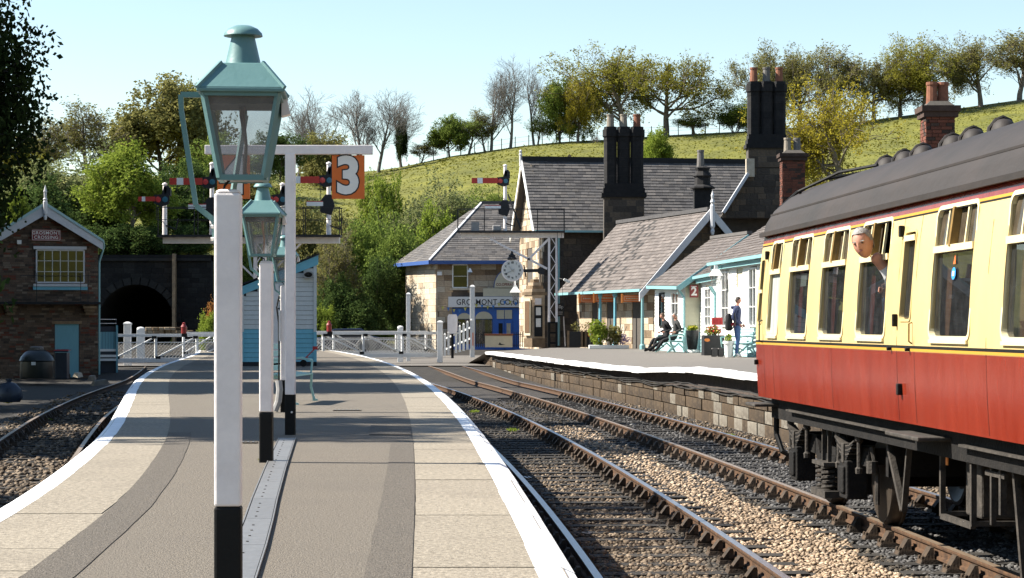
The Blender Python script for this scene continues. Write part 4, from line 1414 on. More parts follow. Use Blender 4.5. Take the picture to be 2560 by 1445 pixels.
dxc = (688 - (604 + 790) / 2) * hs
mb = MB(); mb.bbox((dxc - .16, -.06, .1), (dxc + .1, -.025, 2.35)); dr = mb.build('door', 'paint_white', hut)
for k in range(9):
    mb = MB(); mb.bbox((dxc + .08, -.07, .25 + k * .23), (dxc + .13, -.055, .29 + k * .23)); mb.build('hinge', 'paint_black', dr)
spx = (770 - (604 + 790) / 2) * hs
mb = MB(); mb.prism([(spx - .15, -.2, 2.6), (spx - .1, -.2, 2.53), (spx + .1, -.2, 2.53), (spx + .15, -.2, 2.6), (spx + .15, -.2, 2.66), (spx + .1, -.2, 2.72), (spx - .1, -.2, 2.72), (spx - .15, -.2, 2.66)], (0, .16, 0))
mat('speaker_grey', (0.3, 0.3, 0.29), 0.6, 0.1)
lsp = mb.build('loudspeaker', 'speaker_grey', hut)
mb = MB(); mb.lathe([(.12, .0), (.1, .012), (.02, .013)], (spx, -.201, 2.625), 16, Matrix.Rotation(R(90), 3, 'X'), sy=.62); mb.lathe([(.025, 0), (.02, .02)], (spx, -.214, 2.625), 8, Matrix.Rotation(R(90), 3, 'X')); mb.build('horn_mouth', 'paint_black', lsp)
mat('red_paint', (0.42, 0.03, 0.03), 0.5, 0.1)
tl = thing('red_trolley', 'small red hand trolley parked against the hut wall', 'trolley', ((757 - CX) * 59 / F, 58.9, 0))
mb = MB(); mb.bbox((-.35, -.2, .2), (.15, .2, .26)); mb.build('deck', 'red_paint', tl)
mb = MB(); mb.bar((.1, -.2, .24), (.36, -.2, .5), .03); mb.build('handle', 'red_paint', tl)
mb = MB(); mb.box((.38, -.2, .53), (.14, .05, .09)); mb.build('grip', 'red_paint', tl)
for dx in (-.25, .05):
    mb = MB(); mb.lathe([(.1, -.02), (.1, .02)], (dx, -.21, .1), 14, Matrix.Rotation(R(90), 3, 'X')); mb.build('wheel', 'paint_black', tl)

# ---------------------------------------------------------------- level crossing gates and posts
mat('gate_white', (0.66, 0.66, 0.64), 0.6, 0.06, 8, stain=0.2, stain_c=(0.45, 0.44, 0.42))
mat('mesh_wire', (0.34, 0.34, 0.33), 0.6, 0.1)
mat('lamp_red', (0.2, 0.018, 0.016), 0.4, 0.1)
def gate(A, B, label, bays, zb_=-.4, zt=.86, dirn=1, lampt=(), mesh_top=.55, disc=None):
    A, B = Vector(A), Vector(B)
    d = B - A
    L = d.length
    t = thing('crossing_gate', label, 'gate', (A.x, A.y, zb_), math.atan2(d.y, d.x), 'white level crossing gates')
    H = zt - zb_
    mb = MB(); mb.bbox((0, -.06, H - .13), (L, .06, H)); mb.build('top_rail', 'gate_white', t, bevel=.01)
    mb = MB(); mb.bbox((0, -.06, 0), (L, .06, .2)); mb.build('bottom_rail', 'gate_white', t, bevel=.01)
    mb = MB(); mb.bbox((0, -.02, H * .69), (L, .02, H * .69 + .035)); mb.build('middle_rail', 'gate_white', t)
    for k in range(bays + 1):
        x = min(max(k * L / bays, .05), L - .05)
        mb = MB(); mb.bbox((x - .05, -.05, .2), (x + .05, .05, H - .13)); mb.build('upright', 'gate_white', t)
        if k < bays:
            x1 = (k + 1) * L / bays
            a, b = ((x + .05, 0, .22), (x1 - .05, 0, H - .15)) if dirn > 0 else ((x + .05, 0, H - .15), (x1 - .05, 0, .22))
            mb = MB(); mb.bar(a, b, .09, .06); mb.build('brace', 'gate_white', t)
            for e in (a, b):
                mb = MB(); mb.box((e[0] + (.04 if e is a else -.04), -.055, e[2]), (.22, .03, .12)); mb.build('strap', 'paint_black', t)
    mb = MB()                                            # wire netting as thin crossed wires
    zz = H * .69
    sp_ = .16
    n = int((L + zz) / sp_)
    for k in range(n):
        for sg in (1, -1):
            x0 = k * sp_ - (zz if sg > 0 else 0)
            p0, p1 = [x0, .2], [x0 + (zz - .2), zz]
            if sg < 0: p0, p1 = [x0, zz], [x0 + (zz - .2), .2]
            for p, q in ((p0, p1),):
                if p[0] < 0:
                    f = -p[0] / (q[0] - p[0]); p = [0, p[1] + (q[1] - p[1]) * f]
                if q[0] > L:
                    f = (L - p[0]) / (q[0] - p[0]) if q[0] > p[0] else 0; q = [L, p[1] + (q[1] - p[1]) * f]
                if q[0] - p[0] > .02: mb.bar((p[0], .02, p[1]), (q[0], .02, q[1]), .012, .012)
    nt_ = mb.build('wire_netting', 'mesh_wire', t); nt_['kind'] = 'stuff'
    for f in lampt:
        x = f * L
        mb = MB(); mb.bbox((x - .12, -.1, H - .14), (x + .12, .1, H + .02)); mb.build('lamp_bracket', 'paint_black', t)
        mb = MB(); mb.lathe([(.12, H + .02), (.12, H + .3), (.14, H + .31), (.09, H + .4), (.06, H + .43), (.07, H + .48), (.0, H + .52)], (x, 0, 0), 12); mb.build('gate_lamp', 'lamp_red', t)
    if disc:
        mb = MB(); mb.lathe([(.27, 0), (.27, .02)], (disc * L, .1, .62), 24, Matrix.Rotation(R(90), 3, 'X')); mb.build('target_disc', 'lamp_inside', t)
    return t
GL, GM, GR = P(284, 815, 91), P(640, 815, 95), P(1102, 815, 98.5)
def gl(t, dy=0): 
    p = GL.lerp(GR, t); return (p.x, p.y + dy, 0)
gate(gl(0), gl(.36), 'white crossing gate left of the platform hut, with red lamp', 3, -.46, .80, 1, (.56,), disc=.79)
gate(gl(.37), gl(1), 'white crossing gate right of the platform hut, ending at the far platform', 5, -.32, .88, -1, (.43,), disc=.60)
gate(gl(.12, 7.5), gl(.42, 8), 'far white crossing gate seen through the left gate', 3, -.35, .86, 1, (.62,))
gate(gl(.5, 8), gl(.93, 8.5), 'far white crossing gate seen through the right gate', 4, -.3, .9, -1)
def post(px, ytop, ybot, Y, wd, label, cap=True, m='gate_white', name='gate_post', rnd=False):
    a, b = P(px, ybot, Y), P(px, ytop, Y)
    t = thing(name, label, 'post', (a.x, Y, a.z - .4), 0, 'white timber posts around the crossing')
    H = b.z - a.z + .4
    mb = MB(); mb.bbox((-wd / 2, -wd / 2, 0), (wd / 2, wd / 2, H - .1)); mb.build('shaft', m, t, bevel=.012)
    mb = MB()
    if rnd: mb.lathe([(wd * .55, H - .1), (wd * .55, H - .04), (wd * .35, H), (0, H + .02)], (0, 0, 0), 12)
    else: sq(mb, wd * 1.15, H - .1, wd * 1.15, H - .04); sq(mb, wd * 1.15, H - .0399, wd * .4, H + .03)
    mb.build('cap', m, t)
    return t
post(319, 806, 912, 93, .3, 'square white gate post left of the tunnel mouth')
post(352, 818, 905, 99, .34, 'thick white gate post in front of the tunnel, behind the gate', rnd=True)
post(1021, 733, 885, 101, .2, 'tall white post at the sunlit corner of the stone shop')
post(1001, 815, 888, 99.5, .26, 'white round topped gate post right of the red gate lamp', rnd=True)
post(1100, 803, 885, 97.6, .26, 'white gate post with pointed cap where the right gate ends')
tp = post(1181, 714, 872, 96.5, .22, 'tall white post with orange notice beside the picket fence')
mb = MB(); mb.bbox((-.12, -.135, .55), (.05, -.115, 1.15)); mb.build('notice', 'sign_orange', tp)
# white equipment cabinet on a stalk and picket fence
cb = thing('relay_cabinet', 'grey white eight sided relay board on a post above the platform ramp', 'cabinet', tuple(P(1131, 885, 96.8)))
mb = MB(); mb.prism([(-.12, 0, .95), (.12, 0, .95), (.23, 0, 1.08), (.23, 0, 1.75), (.17, 0, 1.85), (-.17, 0, 1.85), (-.23, 0, 1.75), (-.23, 0, 1.08)], (0, .2, 0)); mb.build('case', 'paint_white', cb)
mb = MB(); mb.bbox((-.06, .05, -.2), (.06, .15, .97)); mb.build('stalk', 'paint_black', cb)
pf = thing('picket_fence', 'white picket fence climbing beside the far platform ramp', 'fence', tuple(P(1112, 890, 97.4)))
f1 = P(1178, 872, 96.2) - P(1112, 890, 97.4)
for k in range(8):
    c = f1 * (k / 7)
    mb = MB(); mb.bbox((c.x - .055, c.y - .02, c.z), (c.x + .055, c.y + .02, c.z + 1.0 + .045 * k)); sq(mb, .11, c.z + 1.0 + .045 * k, .02, c.z + 1.08 + .045 * k, c.x, c.y); mb.build('picket', 'gate_white', pf)
for h in (.3, .8):
    mb = MB(); mb.bar((0, .04, h), (f1.x, f1.y + .04, f1.z + h + .2), .03, .08); mb.build('rail', 'gate_white', pf)

# ---------------------------------------------------------------- semaphore signal gantries
mat('signal_red', (0.5, 0.045, 0.03), 0.45, 0.05)
mat('lens_red', (0.55, 0.06, 0.06), 0.2, 0.05)
mat('lens_blue', (0.05, 0.16, 0.22), 0.2, 0.05)
mat('iron_black', (0.016, 0.016, 0.018), 0.6, 0.2)
def doll(parent, x, zd, zt, arm_z, arm_len, sub_z=None, sub_len=0.0, arm_h=.25):
    """a signal post on the gantry deck with its arm, spectacle and lamp"""
    mb = MB(); mb.lathe([(.09, zd), (.075, zt - .25), (.075, zt)], (x, 0, 0), 12)
    d = mb.build('signal_post', 'paint_white', parent)
    mb = MB(); mb.lathe([(.1, zt), (.09, zt + .05), (0, zt + .09)], (x, 0, 0), 12); mb.build('post_cap', 'paint_white', d)
    def arm(z, ln, h, nm):
        x0, x1 = x - .33, x - .33 - ln
        mb = MB(); mb.bbox((x1, -.14, z - h / 2), (x0, -.115, z + h / 2)); a = mb.build('signal_arm', 'signal_red', parent)
        w0 = x1 + ln * .22
        mb = MB(); mb.bbox((w0, -.147, z - h / 2 - .002), (w0 + ln * .2, -.1385, z + h / 2 + .002)); mb.build('white_stripe', 'white_print', a)
        mb = MB(); mb.prism([(x - .38, -.13, z - .16), (x - .1, -.13, z - .28), (x + .16, -.13, z - .2), (x + .2, -.13, z + .05), (x + .12, -.13, z + .2), (x - .38, -.13, z + .15)], (0, .03, 0)); sp2 = mb.build('spectacle', 'iron_black', a)
        for dx, mm in ((-.22, 'lens_red'), (.03, 'lens_blue')):
            mb = MB(); mb.lathe([(.105, 0), (.1, .025), (.0, .03)], (x + dx, -.131, z - .02), 14, Matrix.Rotation(R(90), 3, 'X')); mb.build('lens', mm, a)
        mb = MB(); mb.bbox((x + .0, -.1, z + .12), (x + .22, .14, z + .42)); mb.lathe([(.08, z + .42), (.05, z + .5)], (x + .1, 0, 0), 8); mb.build('signal_lamp', 'iron_black', parent)
        mb = MB(); mb.prism([(x - .12, -.1, z + .1), (x + .05, -.1, z + .1), (x + .1, -.1, z + .5), (x - .02, -.1, z + .45)], (0, .06, 0)); mb.build('bearing', 'iron_black', parent)
    arm(arm_z, arm_len, arm_h, 'a')
    if sub_z:
        z = sub_z
        mb = MB(); mb.bbox((x - .3 - sub_len, -.13, z - .02), (x - .2, -.11, z + .13)); a = mb.build('calling_on_arm', 'white_print', parent)
        mb = MB(); mb.bbox((x - .3 - sub_len, -.131, z + .131), (x - .2, -.108, z + .16)); mb.build('arm_edge', 'signal_red', a)
        mb = MB(); mb.prism([(x - .3, -.1, z - .25), (x + .1, -.1, z - .35), (x + .22, -.1, z), (x + .1, -.1, z + .4), (x - .12, -.1, z + .4), (x - .32, -.1, z + .15)], (0, .12, 0)); mb.build('spectacle', 'iron_black', a)
    mb = MB(); mb.bar((x - .28, -.1, arm_z - .1), (x - .3, -.1, arm_z - .75), .02); mb.bar((x - .3, -.1, arm_z - .75), (x + .05, -.05, arm_z - .85), .02); mb.bar((x + .05, -.06, zd + .35), (x + .42, -.06, zd + .22), .05); mb.bar((x + .42, -.06, zd + .2), (x + .5, -.06, zd + .62), .04)
    mb.build('crank', 'iron_black', parent)
def gantry(label, px, Y, deck_px, ydeck, dolls, post_y0, brace=True, lad=True):
    s = Y / F
    X0 = (px - CX) * s
    t = thing('signal_gantry', label, 'signal', (X0, Y, post_y0), 0)
    zd = CH + (HY - ydeck) * s - post_y0
    xa, xb = (deck_px[0] - px) * s, (deck_px[1] - px) * s
    mb = MB(); mb.bbox((xa + .15, -.12, zd - .3), (xb - .05, .12, zd - .08)); mb.build('cantilever_beam', 'paint_white', t)
    mb = MB(); mb.bbox((xa, -.45, zd - .075), (xb, .45, zd)); mb.build('deck', 'iron_black', t)
    n = max(3, int((xb - xa) / 1.15))
    for k in range(n + 1):
        x = xa + .03 + (xb - xa - .06) * k / n
        for yy in (-.43, .43):
            mb = MB(); mb.bar((x, yy, zd), (x, yy, zd + 1.0), .03); mb.build('railing_post', 'iron_black', t)
    for yy in (-.43, .43):
        for h in (1.0, .55):
            mb = MB(); mb.bar((xa, yy, zd + h), (xb, yy, zd + h), .03 if h == 1 else .018); mb.build('railing', 'iron_black', t)
    for (dpx, yt, ya, ln, ysub, lsub, ah) in dolls:
        z = lambda yy: CH + (HY - yy) * s - post_y0
        doll(t, (dpx - px) * s, zd, z(yt), z(ya), ln, z(ysub) if ysub else None, lsub, ah)
    # lattice post
    for dx in (-.17, .17):
        mb = MB(); mb.bbox((dx - .05, -.17, .0), (dx + .05, .17, zd - .3)); mb.build('post_leg', 'paint_white', t)
    for k in range(int((zd - 1.5) / .42)):
        mb = MB(); sgn = 1 if k % 2 else -1
        mb.bar((-.13 * sgn, -.16, 1.3 + k * .42), (.13 * sgn, -.16, 1.72 + k * .42), .03); mb.build('lattice_bar', 'paint_white', t)
    mb = MB(); mb.bbox((-.23, -.19, 0), (-.115, .19, 1.15)); mb.bbox((.115, -.19, 0), (.225, .19, 1.15)); mb.build('post_foot', 'paint_black', t)
    for dz in (.15, .62, 1.08):
        mb = MB(); mb.bbox((-.12, -.185, dz), (.12, -.15, dz + .09)); mb.build('batten', 'paint_black', t)
    return t, zd
g1, z1 = gantry('long signal gantry with red arms behind the platform hut', 650, 76, (398, 853), 588, [
    (412, 462, 498, .62, None, 0, .17), (530, 411, 454, 1.2, 521, .55, .25), (706, 462, 498, .62, None, 0, .17), (822, 410, 450, 1.2, 514, .5, .25)], 0.0)
for sx in (-1, 1):
    mb = MB(); mb.bar((sx * .15, 0, z1 - 1.6), (sx * 1.5, 0, z1 - .3), .1, .06); mb.build('knee_brace', 'paint_white', g1)
g2, z2_ = gantry('short signal gantry with one red arm carrying the station clock', 1382, 95, (1143, 1412), 578, [
    (1263, 415, 452, 1.2, 522, .62, .25)], Z2)
s2 = 95 / F
def gz(px, py): return ((px - 1382) * s2, -.03, CH + (HY - py) * s2 - Z2)
for a, b in (((1225, 597), (1368, 672)), ((1320, 650), (1372, 597))):
    mb = MB(); mb.bar(gz(*a), gz(*b), .16, .1); mb.build('knee_brace', 'paint_white', g2)
for sd in (-1, 1):
    mb = MB(); mb.bar((.38 + sd * .1, -.25, .05), (.3 + sd * .1, -.25, z2_), .02); mb.build('ladder_rail', 'iron_black', g2)
mb = MB(); mb.bar(gz(1270, 485)[:1] + (.2, gz(0, 485)[2]), gz(1302, 572), .08, .05); mb.build('ladder', 'iron_black', g2)
mb = MB(); mb.box((gz(1188, 0)[0], 0, z2_ + .22), (.36, .1, .42)); mb.build('route_box', 'lamp_inside', g2)
mb = MB(); mb.box((gz(1242, 0)[0], -.1, z2_ + .14), (.4, .25, .26)); mb.build('lamp_box', 'lamp_inside', g2, bevel=.05)
# clock on an iron bracket
ck = thing('station_clock', 'round two faced station clock with roman numerals on black iron bracket', 'clock', tuple(P(1281, 676, 94.6)))
mat('clock_face', (0.62, 0.62, 0.58), 0.5, 0.04)
mb = MB(); mb.lathe([(.44, -.13), (.5, -.13), (.5, .13), (.44, .13)], (0, 0, 0), 40, Matrix.Rotation(R(90), 3, 'X')); mb.build('rim', 'paint_white', ck, smooth_=True)
mb = MB(); mb.lathe([(.45, 0), (.45, .01)], (0, -.125, 0), 40, Matrix.Rotation(R(90), 3, 'X')); fc = mb.build('face', 'clock_face', ck)
for k, rn in enumerate(['XII', 'I', 'II', 'III', 'IV', 'V', 'VI', 'VII', 'VIII', 'IX', 'X', 'XI']):
    a = R(30 * k)
    text('numeral', rn, .125, (.35 * math.sin(a), -.139, .35 * math.cos(a)), (1, 0, 0), (0, 0, 1), 'sign_black', fc, .002, .006, sx=.75)
for ang, ln, wd in ((R(-40), .25, .05), (R(240), .36, .03)):
    dx, dz = math.sin(ang), math.cos(ang)
    mb = MB(); mb.bar((-dx * .12, -.148, -dz * .12), (dx * ln, -.148, dz * ln), .004, wd, up=(0, -1, 0)); mb.build('hand', 'sign_black', fc)
mb = MB(); mb.bar((.5, 0, -.02), (1.35, 0, .0), .07, .15); mb.bar((.52, 0, .25), (.62, 0, -.3), .06, .1); mb.bar((1.0, 0, .03), (1.45, 0, -.15), .06, .1); mb.lathe([(.17, -.04), (.17, .04)], (1.3, 0, -.02), 12, Matrix.Rotation(R(90), 3, 'X')); mb.build('bracket', 'iron_black', ck)
mb = MB(); mb.lathe([(.2, .48), (.22, .55), (.14, .62), (.16, .68), (.06, .76), (.05, .86), (0, .88)], (-.02, 0, 0), 12); mb.build('crest', 'iron_black', ck)
mb = MB(); mb.tube([(.06, 0, -.5), (.06, 0, -.72)], .02, 6); mb.build('drop_rod', 'paint_white', ck)
# ---------------------------------------------------------------- building materials
mat('brick_a', (0.122, 0.083, 0.058), 0.9, 0.3, 6, 0.4, 40, obj_var=0.2, island_var=0.2)
mat('brick_b', (0.072, 0.050, 0.037), 0.9, 0.3, 6, 0.4, 40, obj_var=0.25, island_var=0.25)
mat('brick_c', (0.173, 0.130, 0.094), 0.9, 0.25, 6, 0.4, 40, obj_var=0.2, island_var=0.2)
mat('brick_red', (0.132, 0.045, 0.027), 0.9, 0.3, 6, 0.4, 40, obj_var=0.2, island_var=0.2)
mat('brick_dark', (0.05, 0.03, 0.022), 0.9, 0.3, 6, 0.4, 40, obj_var=0.3, island_var=0.3)
mat('mortar', (0.084, 0.070, 0.059), 0.95, 0.2, 9, 0.4, 40)
mat('mortar_dark', (0.075, 0.066, 0.056), 0.95, 0.2, 9)
mat('soot_stone', (0.007, 0.007, 0.007), 0.95, 0.5, 3, 0.6, 12, obj_var=0.4)
mat('soot_stone_b', (0.013, 0.013, 0.012), 0.95, 0.4, 3, 0.6, 12, obj_var=0.3)
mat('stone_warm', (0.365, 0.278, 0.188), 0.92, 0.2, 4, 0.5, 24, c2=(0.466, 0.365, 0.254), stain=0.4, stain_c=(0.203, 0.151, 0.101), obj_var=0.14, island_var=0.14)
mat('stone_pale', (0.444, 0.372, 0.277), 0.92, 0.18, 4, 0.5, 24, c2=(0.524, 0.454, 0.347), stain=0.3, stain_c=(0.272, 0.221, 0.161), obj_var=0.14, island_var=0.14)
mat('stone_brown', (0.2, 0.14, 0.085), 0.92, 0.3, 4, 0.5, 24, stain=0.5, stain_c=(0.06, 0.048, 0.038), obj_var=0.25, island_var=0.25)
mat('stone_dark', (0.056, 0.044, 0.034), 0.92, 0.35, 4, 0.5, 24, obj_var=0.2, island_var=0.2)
mat('stone_umber', (0.095, 0.07, 0.048), 0.92, 0.3, 4, 0.5, 24, obj_var=0.2, island_var=0.2)
mat('stone_black', (0.011, 0.010, 0.010), 0.9, 0.4, 5, 0.4, 20, stain=0.4, stain_c=(0.042, 0.036, 0.031), obj_var=0.3)
mat('slate_a', (0.085, 0.079, 0.075), 0.75, 0.2, 8, 0.3, 40, obj_var=0.2, island_var=0.2)
mat('slate_b', (0.105, 0.095, 0.087), 0.75, 0.2, 8, 0.3, 40, obj_var=0.2, island_var=0.2)
mat('slate_c', (0.063, 0.059, 0.058), 0.75, 0.25, 8, 0.3, 40, obj_var=0.25, island_var=0.25)
mat('slate_warm', (0.124, 0.105, 0.094), 0.8, 0.2, 8, 0.3, 40, obj_var=0.18, island_var=0.18)
mat('slate_warm_b', (0.099, 0.083, 0.074), 0.8, 0.2, 8, 0.3, 40, obj_var=0.2, island_var=0.2)
mat('slate_moss_shade', (0.035, 0.032, 0.03), 0.9, 0.3, 8, 0.3, 40, obj_var=0.3)
mat('ridge_dark', (0.013, 0.013, 0.014), 0.8, 0.3, 6)
mat('terracotta', (0.204, 0.081, 0.045), 0.85, 0.25, 9, obj_var=0.1)
mat('pot_buff', (0.216, 0.186, 0.144), 0.85, 0.25, 9, obj_var=0.1)
mat('pot_grey', (0.13, 0.12, 0.11), 0.85, 0.25, 9)
mat('barge_white', (0.52, 0.52, 0.53), 0.6, 0.06, 8, stain=.2, stain_c=(.36, .36, .36))
mat('barge_teal', (0.32, 0.47, 0.47), 0.6, 0.06, 8)
mat('door_teal', (0.16, 0.36, 0.42), 0.6, 0.08, 6, stretch=(8, 8, .5))
mat('gutter_teal', (0.200, 0.384, 0.400), 0.45, 0.06, 8)
mat('board_white', (0.78, 0.78, 0.75), 0.6, 0.05, 8, 0.08, 30, obj_var=0.03)
mat('board_cream', (0.55, 0.52, 0.38), 0.6, 0.05, 8, obj_var=0.03)
mat('board_aqua', (0.336, 0.528, 0.544), 0.6, 0.05, 8, obj_var=0.03)
mat('window_dark', (0.02, 0.022, 0.024), 0.6, 0.3, 3, spec=0.1)
mat('shop_blue', (0.03, 0.12, 0.42), 0.45, 0.08, 6)
mat('shop_cream', (0.55, 0.5, 0.36), 0.6, 0.05, 6)
mat('sign_maroon', (0.2, 0.03, 0.028), 0.5, 0.05)
mat('eave_blue', (0.04, 0.09, 0.26), 0.5, 0.06)
mat('timber_brown', (0.12, 0.065, 0.03), 0.6, 0.25, 5, stretch=(4, 4, .6))
glass_mat('house_glass', (0.55, 0.58, 0.58), 0.05, 0.02)

def wall_quad(mb, a, b, z0, z1, th, nrm):
    a, b, n = Vector(a), Vector(b), Vector(nrm).normalized()
    p = [Vector((a.x, a.y, z0)), Vector((b.x, b.y, z0)), Vector((b.x, b.y, z1)), Vector((a.x, a.y, z1))]
    mb.prism(p, -n * th)

def window_unit(parent, O, ud, nd, u0, u1, z0, z1, cols, rows, fm='board_white', gm='house_glass', fw=.05, sash=None, dark=True, world=False):
    """a framed window standing on a wall: frame > bars, panes"""
    O, ud, nd = Vector(O), Vector(ud).normalized(), Vector(nd).normalized()
    def q(u, z, o): return O + ud * u + Vector((0, 0, z)) + nd * o
    mb = MB()
    for a, b in (((u0, z0), (u1, z0)), ((u0, z1), (u1, z1)), ((u0, z0), (u0, z1)), ((u1, z0), (u1, z1))):
        mb.bar(q(*a, .02), q(*b, .02), .06, fw, up=nd)
    fr = mb.build('window', fm, parent, world=world)
    for i in range(1, cols):
        u = u0 + (u1 - u0) * i / cols
        mb = MB(); mb.bar(q(u, z0, .012), q(u, z1, .012), .03, .022 if i * 2 != cols else .045, up=nd); mb.build('glazing_bar', fm, fr, world=world)
    for j in range(1, rows):
        z = z0 + (z1 - z0) * j / rows
        mb = MB(); mb.bar(q(u0, z, .012), q(u1, z, .012), .022, .03, up=nd); mb.build('glazing_bar', fm, fr, world=world)
    for i in range(cols):
        for j in range(rows):
            a, b = u0 + (u1 - u0) * i / cols, u0 + (u1 - u0) * (i + 1) / cols
            c, d = z0 + (z1 - z0) * j / rows, z0 + (z1 - z0) * (j + 1) / rows
            mb = MB(); mb.quad(q(a, c, 0), q(b, c, 0), q(b, d, 0), q(a, d, 0)); mb.build('pane', gm, fr, world=world)
    if dark:
        mb = MB(); mb.quad(q(u0, z0, -.024), q(u1, z0, -.024), q(u1, z1, -.024), q(u0, z1, -.024)); mb.build('dark_backing', 'window_dark', fr, world=world)  # dark sheet close behind the panes stands in for the unlit interior
    return fr

# ---------------------------------------------------------------- signal box
YB_ = 83.0
bs = YB_ / F
sbx = (113 - CX) * bs
sb = thing('signal_box', 'brick signal box with white bargeboards, teal door and crossing name board', 'signal box', (sbx, YB_, -.80), R(13))
def sbp(px, py): return ((px - 113) * bs, CH + (HY - py) * bs + .80)
HWB = 2.08
EAV = 5.1
def gclip(z): 
    if z < EAV: return (-HWB, HWB)
    k = (z - EAV) / (6.6 - EAV)
    return (-HWB * (1 - k), HWB * (1 - k))
wx0, wz1 = sbp(92, 622); wx1, wz0 = sbp(208, 706)
dx0, dz1 = sbp(137, 810); dx1, _ = sbp(195, 937)
mb = MB(); mb.prism([(-HWB + .02, .05, -.3), (dx0, .05, -.3), (dx0, .05, dz1), (dx1, .05, dz1), (dx1, .05, -.3), (HWB - .02, .05, -.3), (HWB - .02, .05, EAV), (0, .05, 6.6), (-HWB + .02, .05, EAV)], (0, .02, 0))
mb.build('wall', 'mortar', sb)
mb = MB(); mb.bbox((HWB - .3, .05, -.3), (HWB - .01, 7, EAV)); mb.bbox((-HWB, .05, -.3), (-HWB + .3, 7, EAV)); mb.bbox((-HWB, 6.8, -.3), (HWB, 7, EAV)); mb.build('side_wall', 'brick_a', sb)
items = courses(-HWB, HWB, -.2, 6.55, .092, .27, ((0, .04, 0), (1, 0, 0), (0, -1, 0)), .1, 8, gclip, ((wx0 - .02, wx1 + .02, wz0 - .02, wz1 + .02), (dx0 - .03, dx1 + .03, -.3, dz1 + .12)), .014)
pieces(sb, 'brick', items, ['brick_a', 'brick_a', 'brick_b', 'brick_a', 'brick_c', 'brick_red', 'brick_a', 'brick_b'], 300, .03)
mb = MB(); mb.bbox((dx0 - .12, -.03, dz1), (dx1 + .12, .1, dz1 + .12)); mb.build('door_lintel', 'stone_brown', sb)
mb = MB(); mb.bbox((dx0, .06, -.1), (dx1, .1, dz1)); dd = mb.build('door', 'door_teal', sb)
for k in range(7):
    mb = MB(); mb.bbox((dx0 + .012 + k * (dx1 - dx0) / 7, .045, -.05), (dx0 - .004 + (k + 1) * (dx1 - dx0) / 7, .0595, dz1 - .03)); mb.build('board', 'door_teal', dd)
mb = MB(); mb.lathe([(.03, 0), (.03, .03), (.015, .05)], (dx0 + .1, .045, 1.0), 10, Matrix.Rotation(R(90), 3, 'X')); mb.build('knob', 'paint_black', dd)
window_unit(sb, (0, .0, 0), (1, 0, 0), (0, -1, 0), wx0, wx1, wz0, wz1 - .05, 6, 3, 'barge_white')
mb = MB(); mb.bbox((wx0 - .12, -.1, wz1 - .02), (wx1 + .1, .06, wz1 + .1)); mb.build('window_head', 'barge_white', sb)
mb = MB(); mb.bbox((wx0 - .12, -.14, wz0 - .16), (wx1 + .12, .05, wz0 - .06)); mb.build('window_sill', 'barge_white', sb)
mb = MB(); mb.bbox((wx0 - .14, -.1, wz0 - .3), (wx1 + .14, .03, wz0 - .165)); mb.build('sill_apron', 'hut_teal', sb)
mb = MB(); mb.bbox((wx0 + .15, .5, wz0), (wx1 - .2, .55, wz0 + .5)); mb.build('lever_frame', 'barge_white', sb)
# walkway
a_, zw = sbp(52, 757); b_, _ = sbp(243, 757)
mb = MB(); mb.bbox((a_ - .8, -.7, zw - .06), (b_ + .1, .0, zw + .03)); wk = mb.build('walkway', 'ridge_dark', sb)
for px in (92, 199, 217):
    x, z = sbp(px, 690); mb = MB(); mb.bar((x, -.66, zw), (x, -.66, z + .12), .025); mb.build('railing_post', 'iron_black', wk)
mb = MB(); mb.bar((a_, -.66, sbp(0, 690)[1]), (b_, -.66, sbp(0, 690)[1]), .018); mb.build('railing', 'iron_black', wk)
for px in (30, 222):
    for j in range(3):
        x, z = sbp(px, 765 + 8 * j); mb = MB(); mb.bbox((x - .26 + j * .05, -.5 + .12 * j, z - .1), (x + .26 - j * .05, .03, z)); mb.build('corbel', 'stone_brown', sb)
# roof, bargeboards, finial
ap, ev = sbp(113, 512)[1], sbp(252, 604)[1]
for s in (-1, 1):
    ex = 2.26
    mb = MB(); mb.prism([(0, -.42, ap - .03), (s * ex, -.42, ev - .03), (s * ex, -.42, ev - .33), (0, -.42, ap - .42)][::s], (0, .06, 0)); mb.build('bargeboard', 'barge_white', sb)
    mb = MB(); mb.prism([(0, -.46, ap + .09), (s * (ex + .03), -.46, ev + .07), (s * (ex + .03), -.46, ev - .035), (0, -.46, ap - .035)][::s], (0, .1, 0)); mb.build('verge_board', 'barge_teal', sb)
    mb = MB(); mb.prism([(0, -.4, ap + .05), (s * ex, -.4, ev + .03), (s * ex, -.4, ev - .06), (0, -.4, ap - .04)][::s], (0, 7.6, 0)); mb.build('roof', 'slate_c', sb)
mb = MB(); mb.lathe([(.05, ap - .62), (.075, ap - .5), (.05, ap - .45), (.085, ap - .38), (.085, ap + .1), (.06, ap + .14), (.085, ap + .2), (.05, ap + .25), (.055, ap + .45), (.075, ap + .5), (.02, ap + .7), (0, ap + .78)], (0, -.46, 0), 8); mb.build('finial', 'barge_white', sb)
mb = MB(); mb.tube([(2.28, -.3, ev - .02), (2.3, -.1, ev - .2), (2.12, .1, ev - .8), (2.12, .1, 0)], .04, 6); mb.build('drain_pipe', 'gutter_teal', sb)
x0, z1_ = sbp(80, 574); x1, z0_ = sbp(151, 602)
mb = MB(); mb.bbox((x0, -.08, z0_), (x1, -.03, z1_)); nb = mb.build('name_board', 'sign_maroon', sb)
mb = MB()
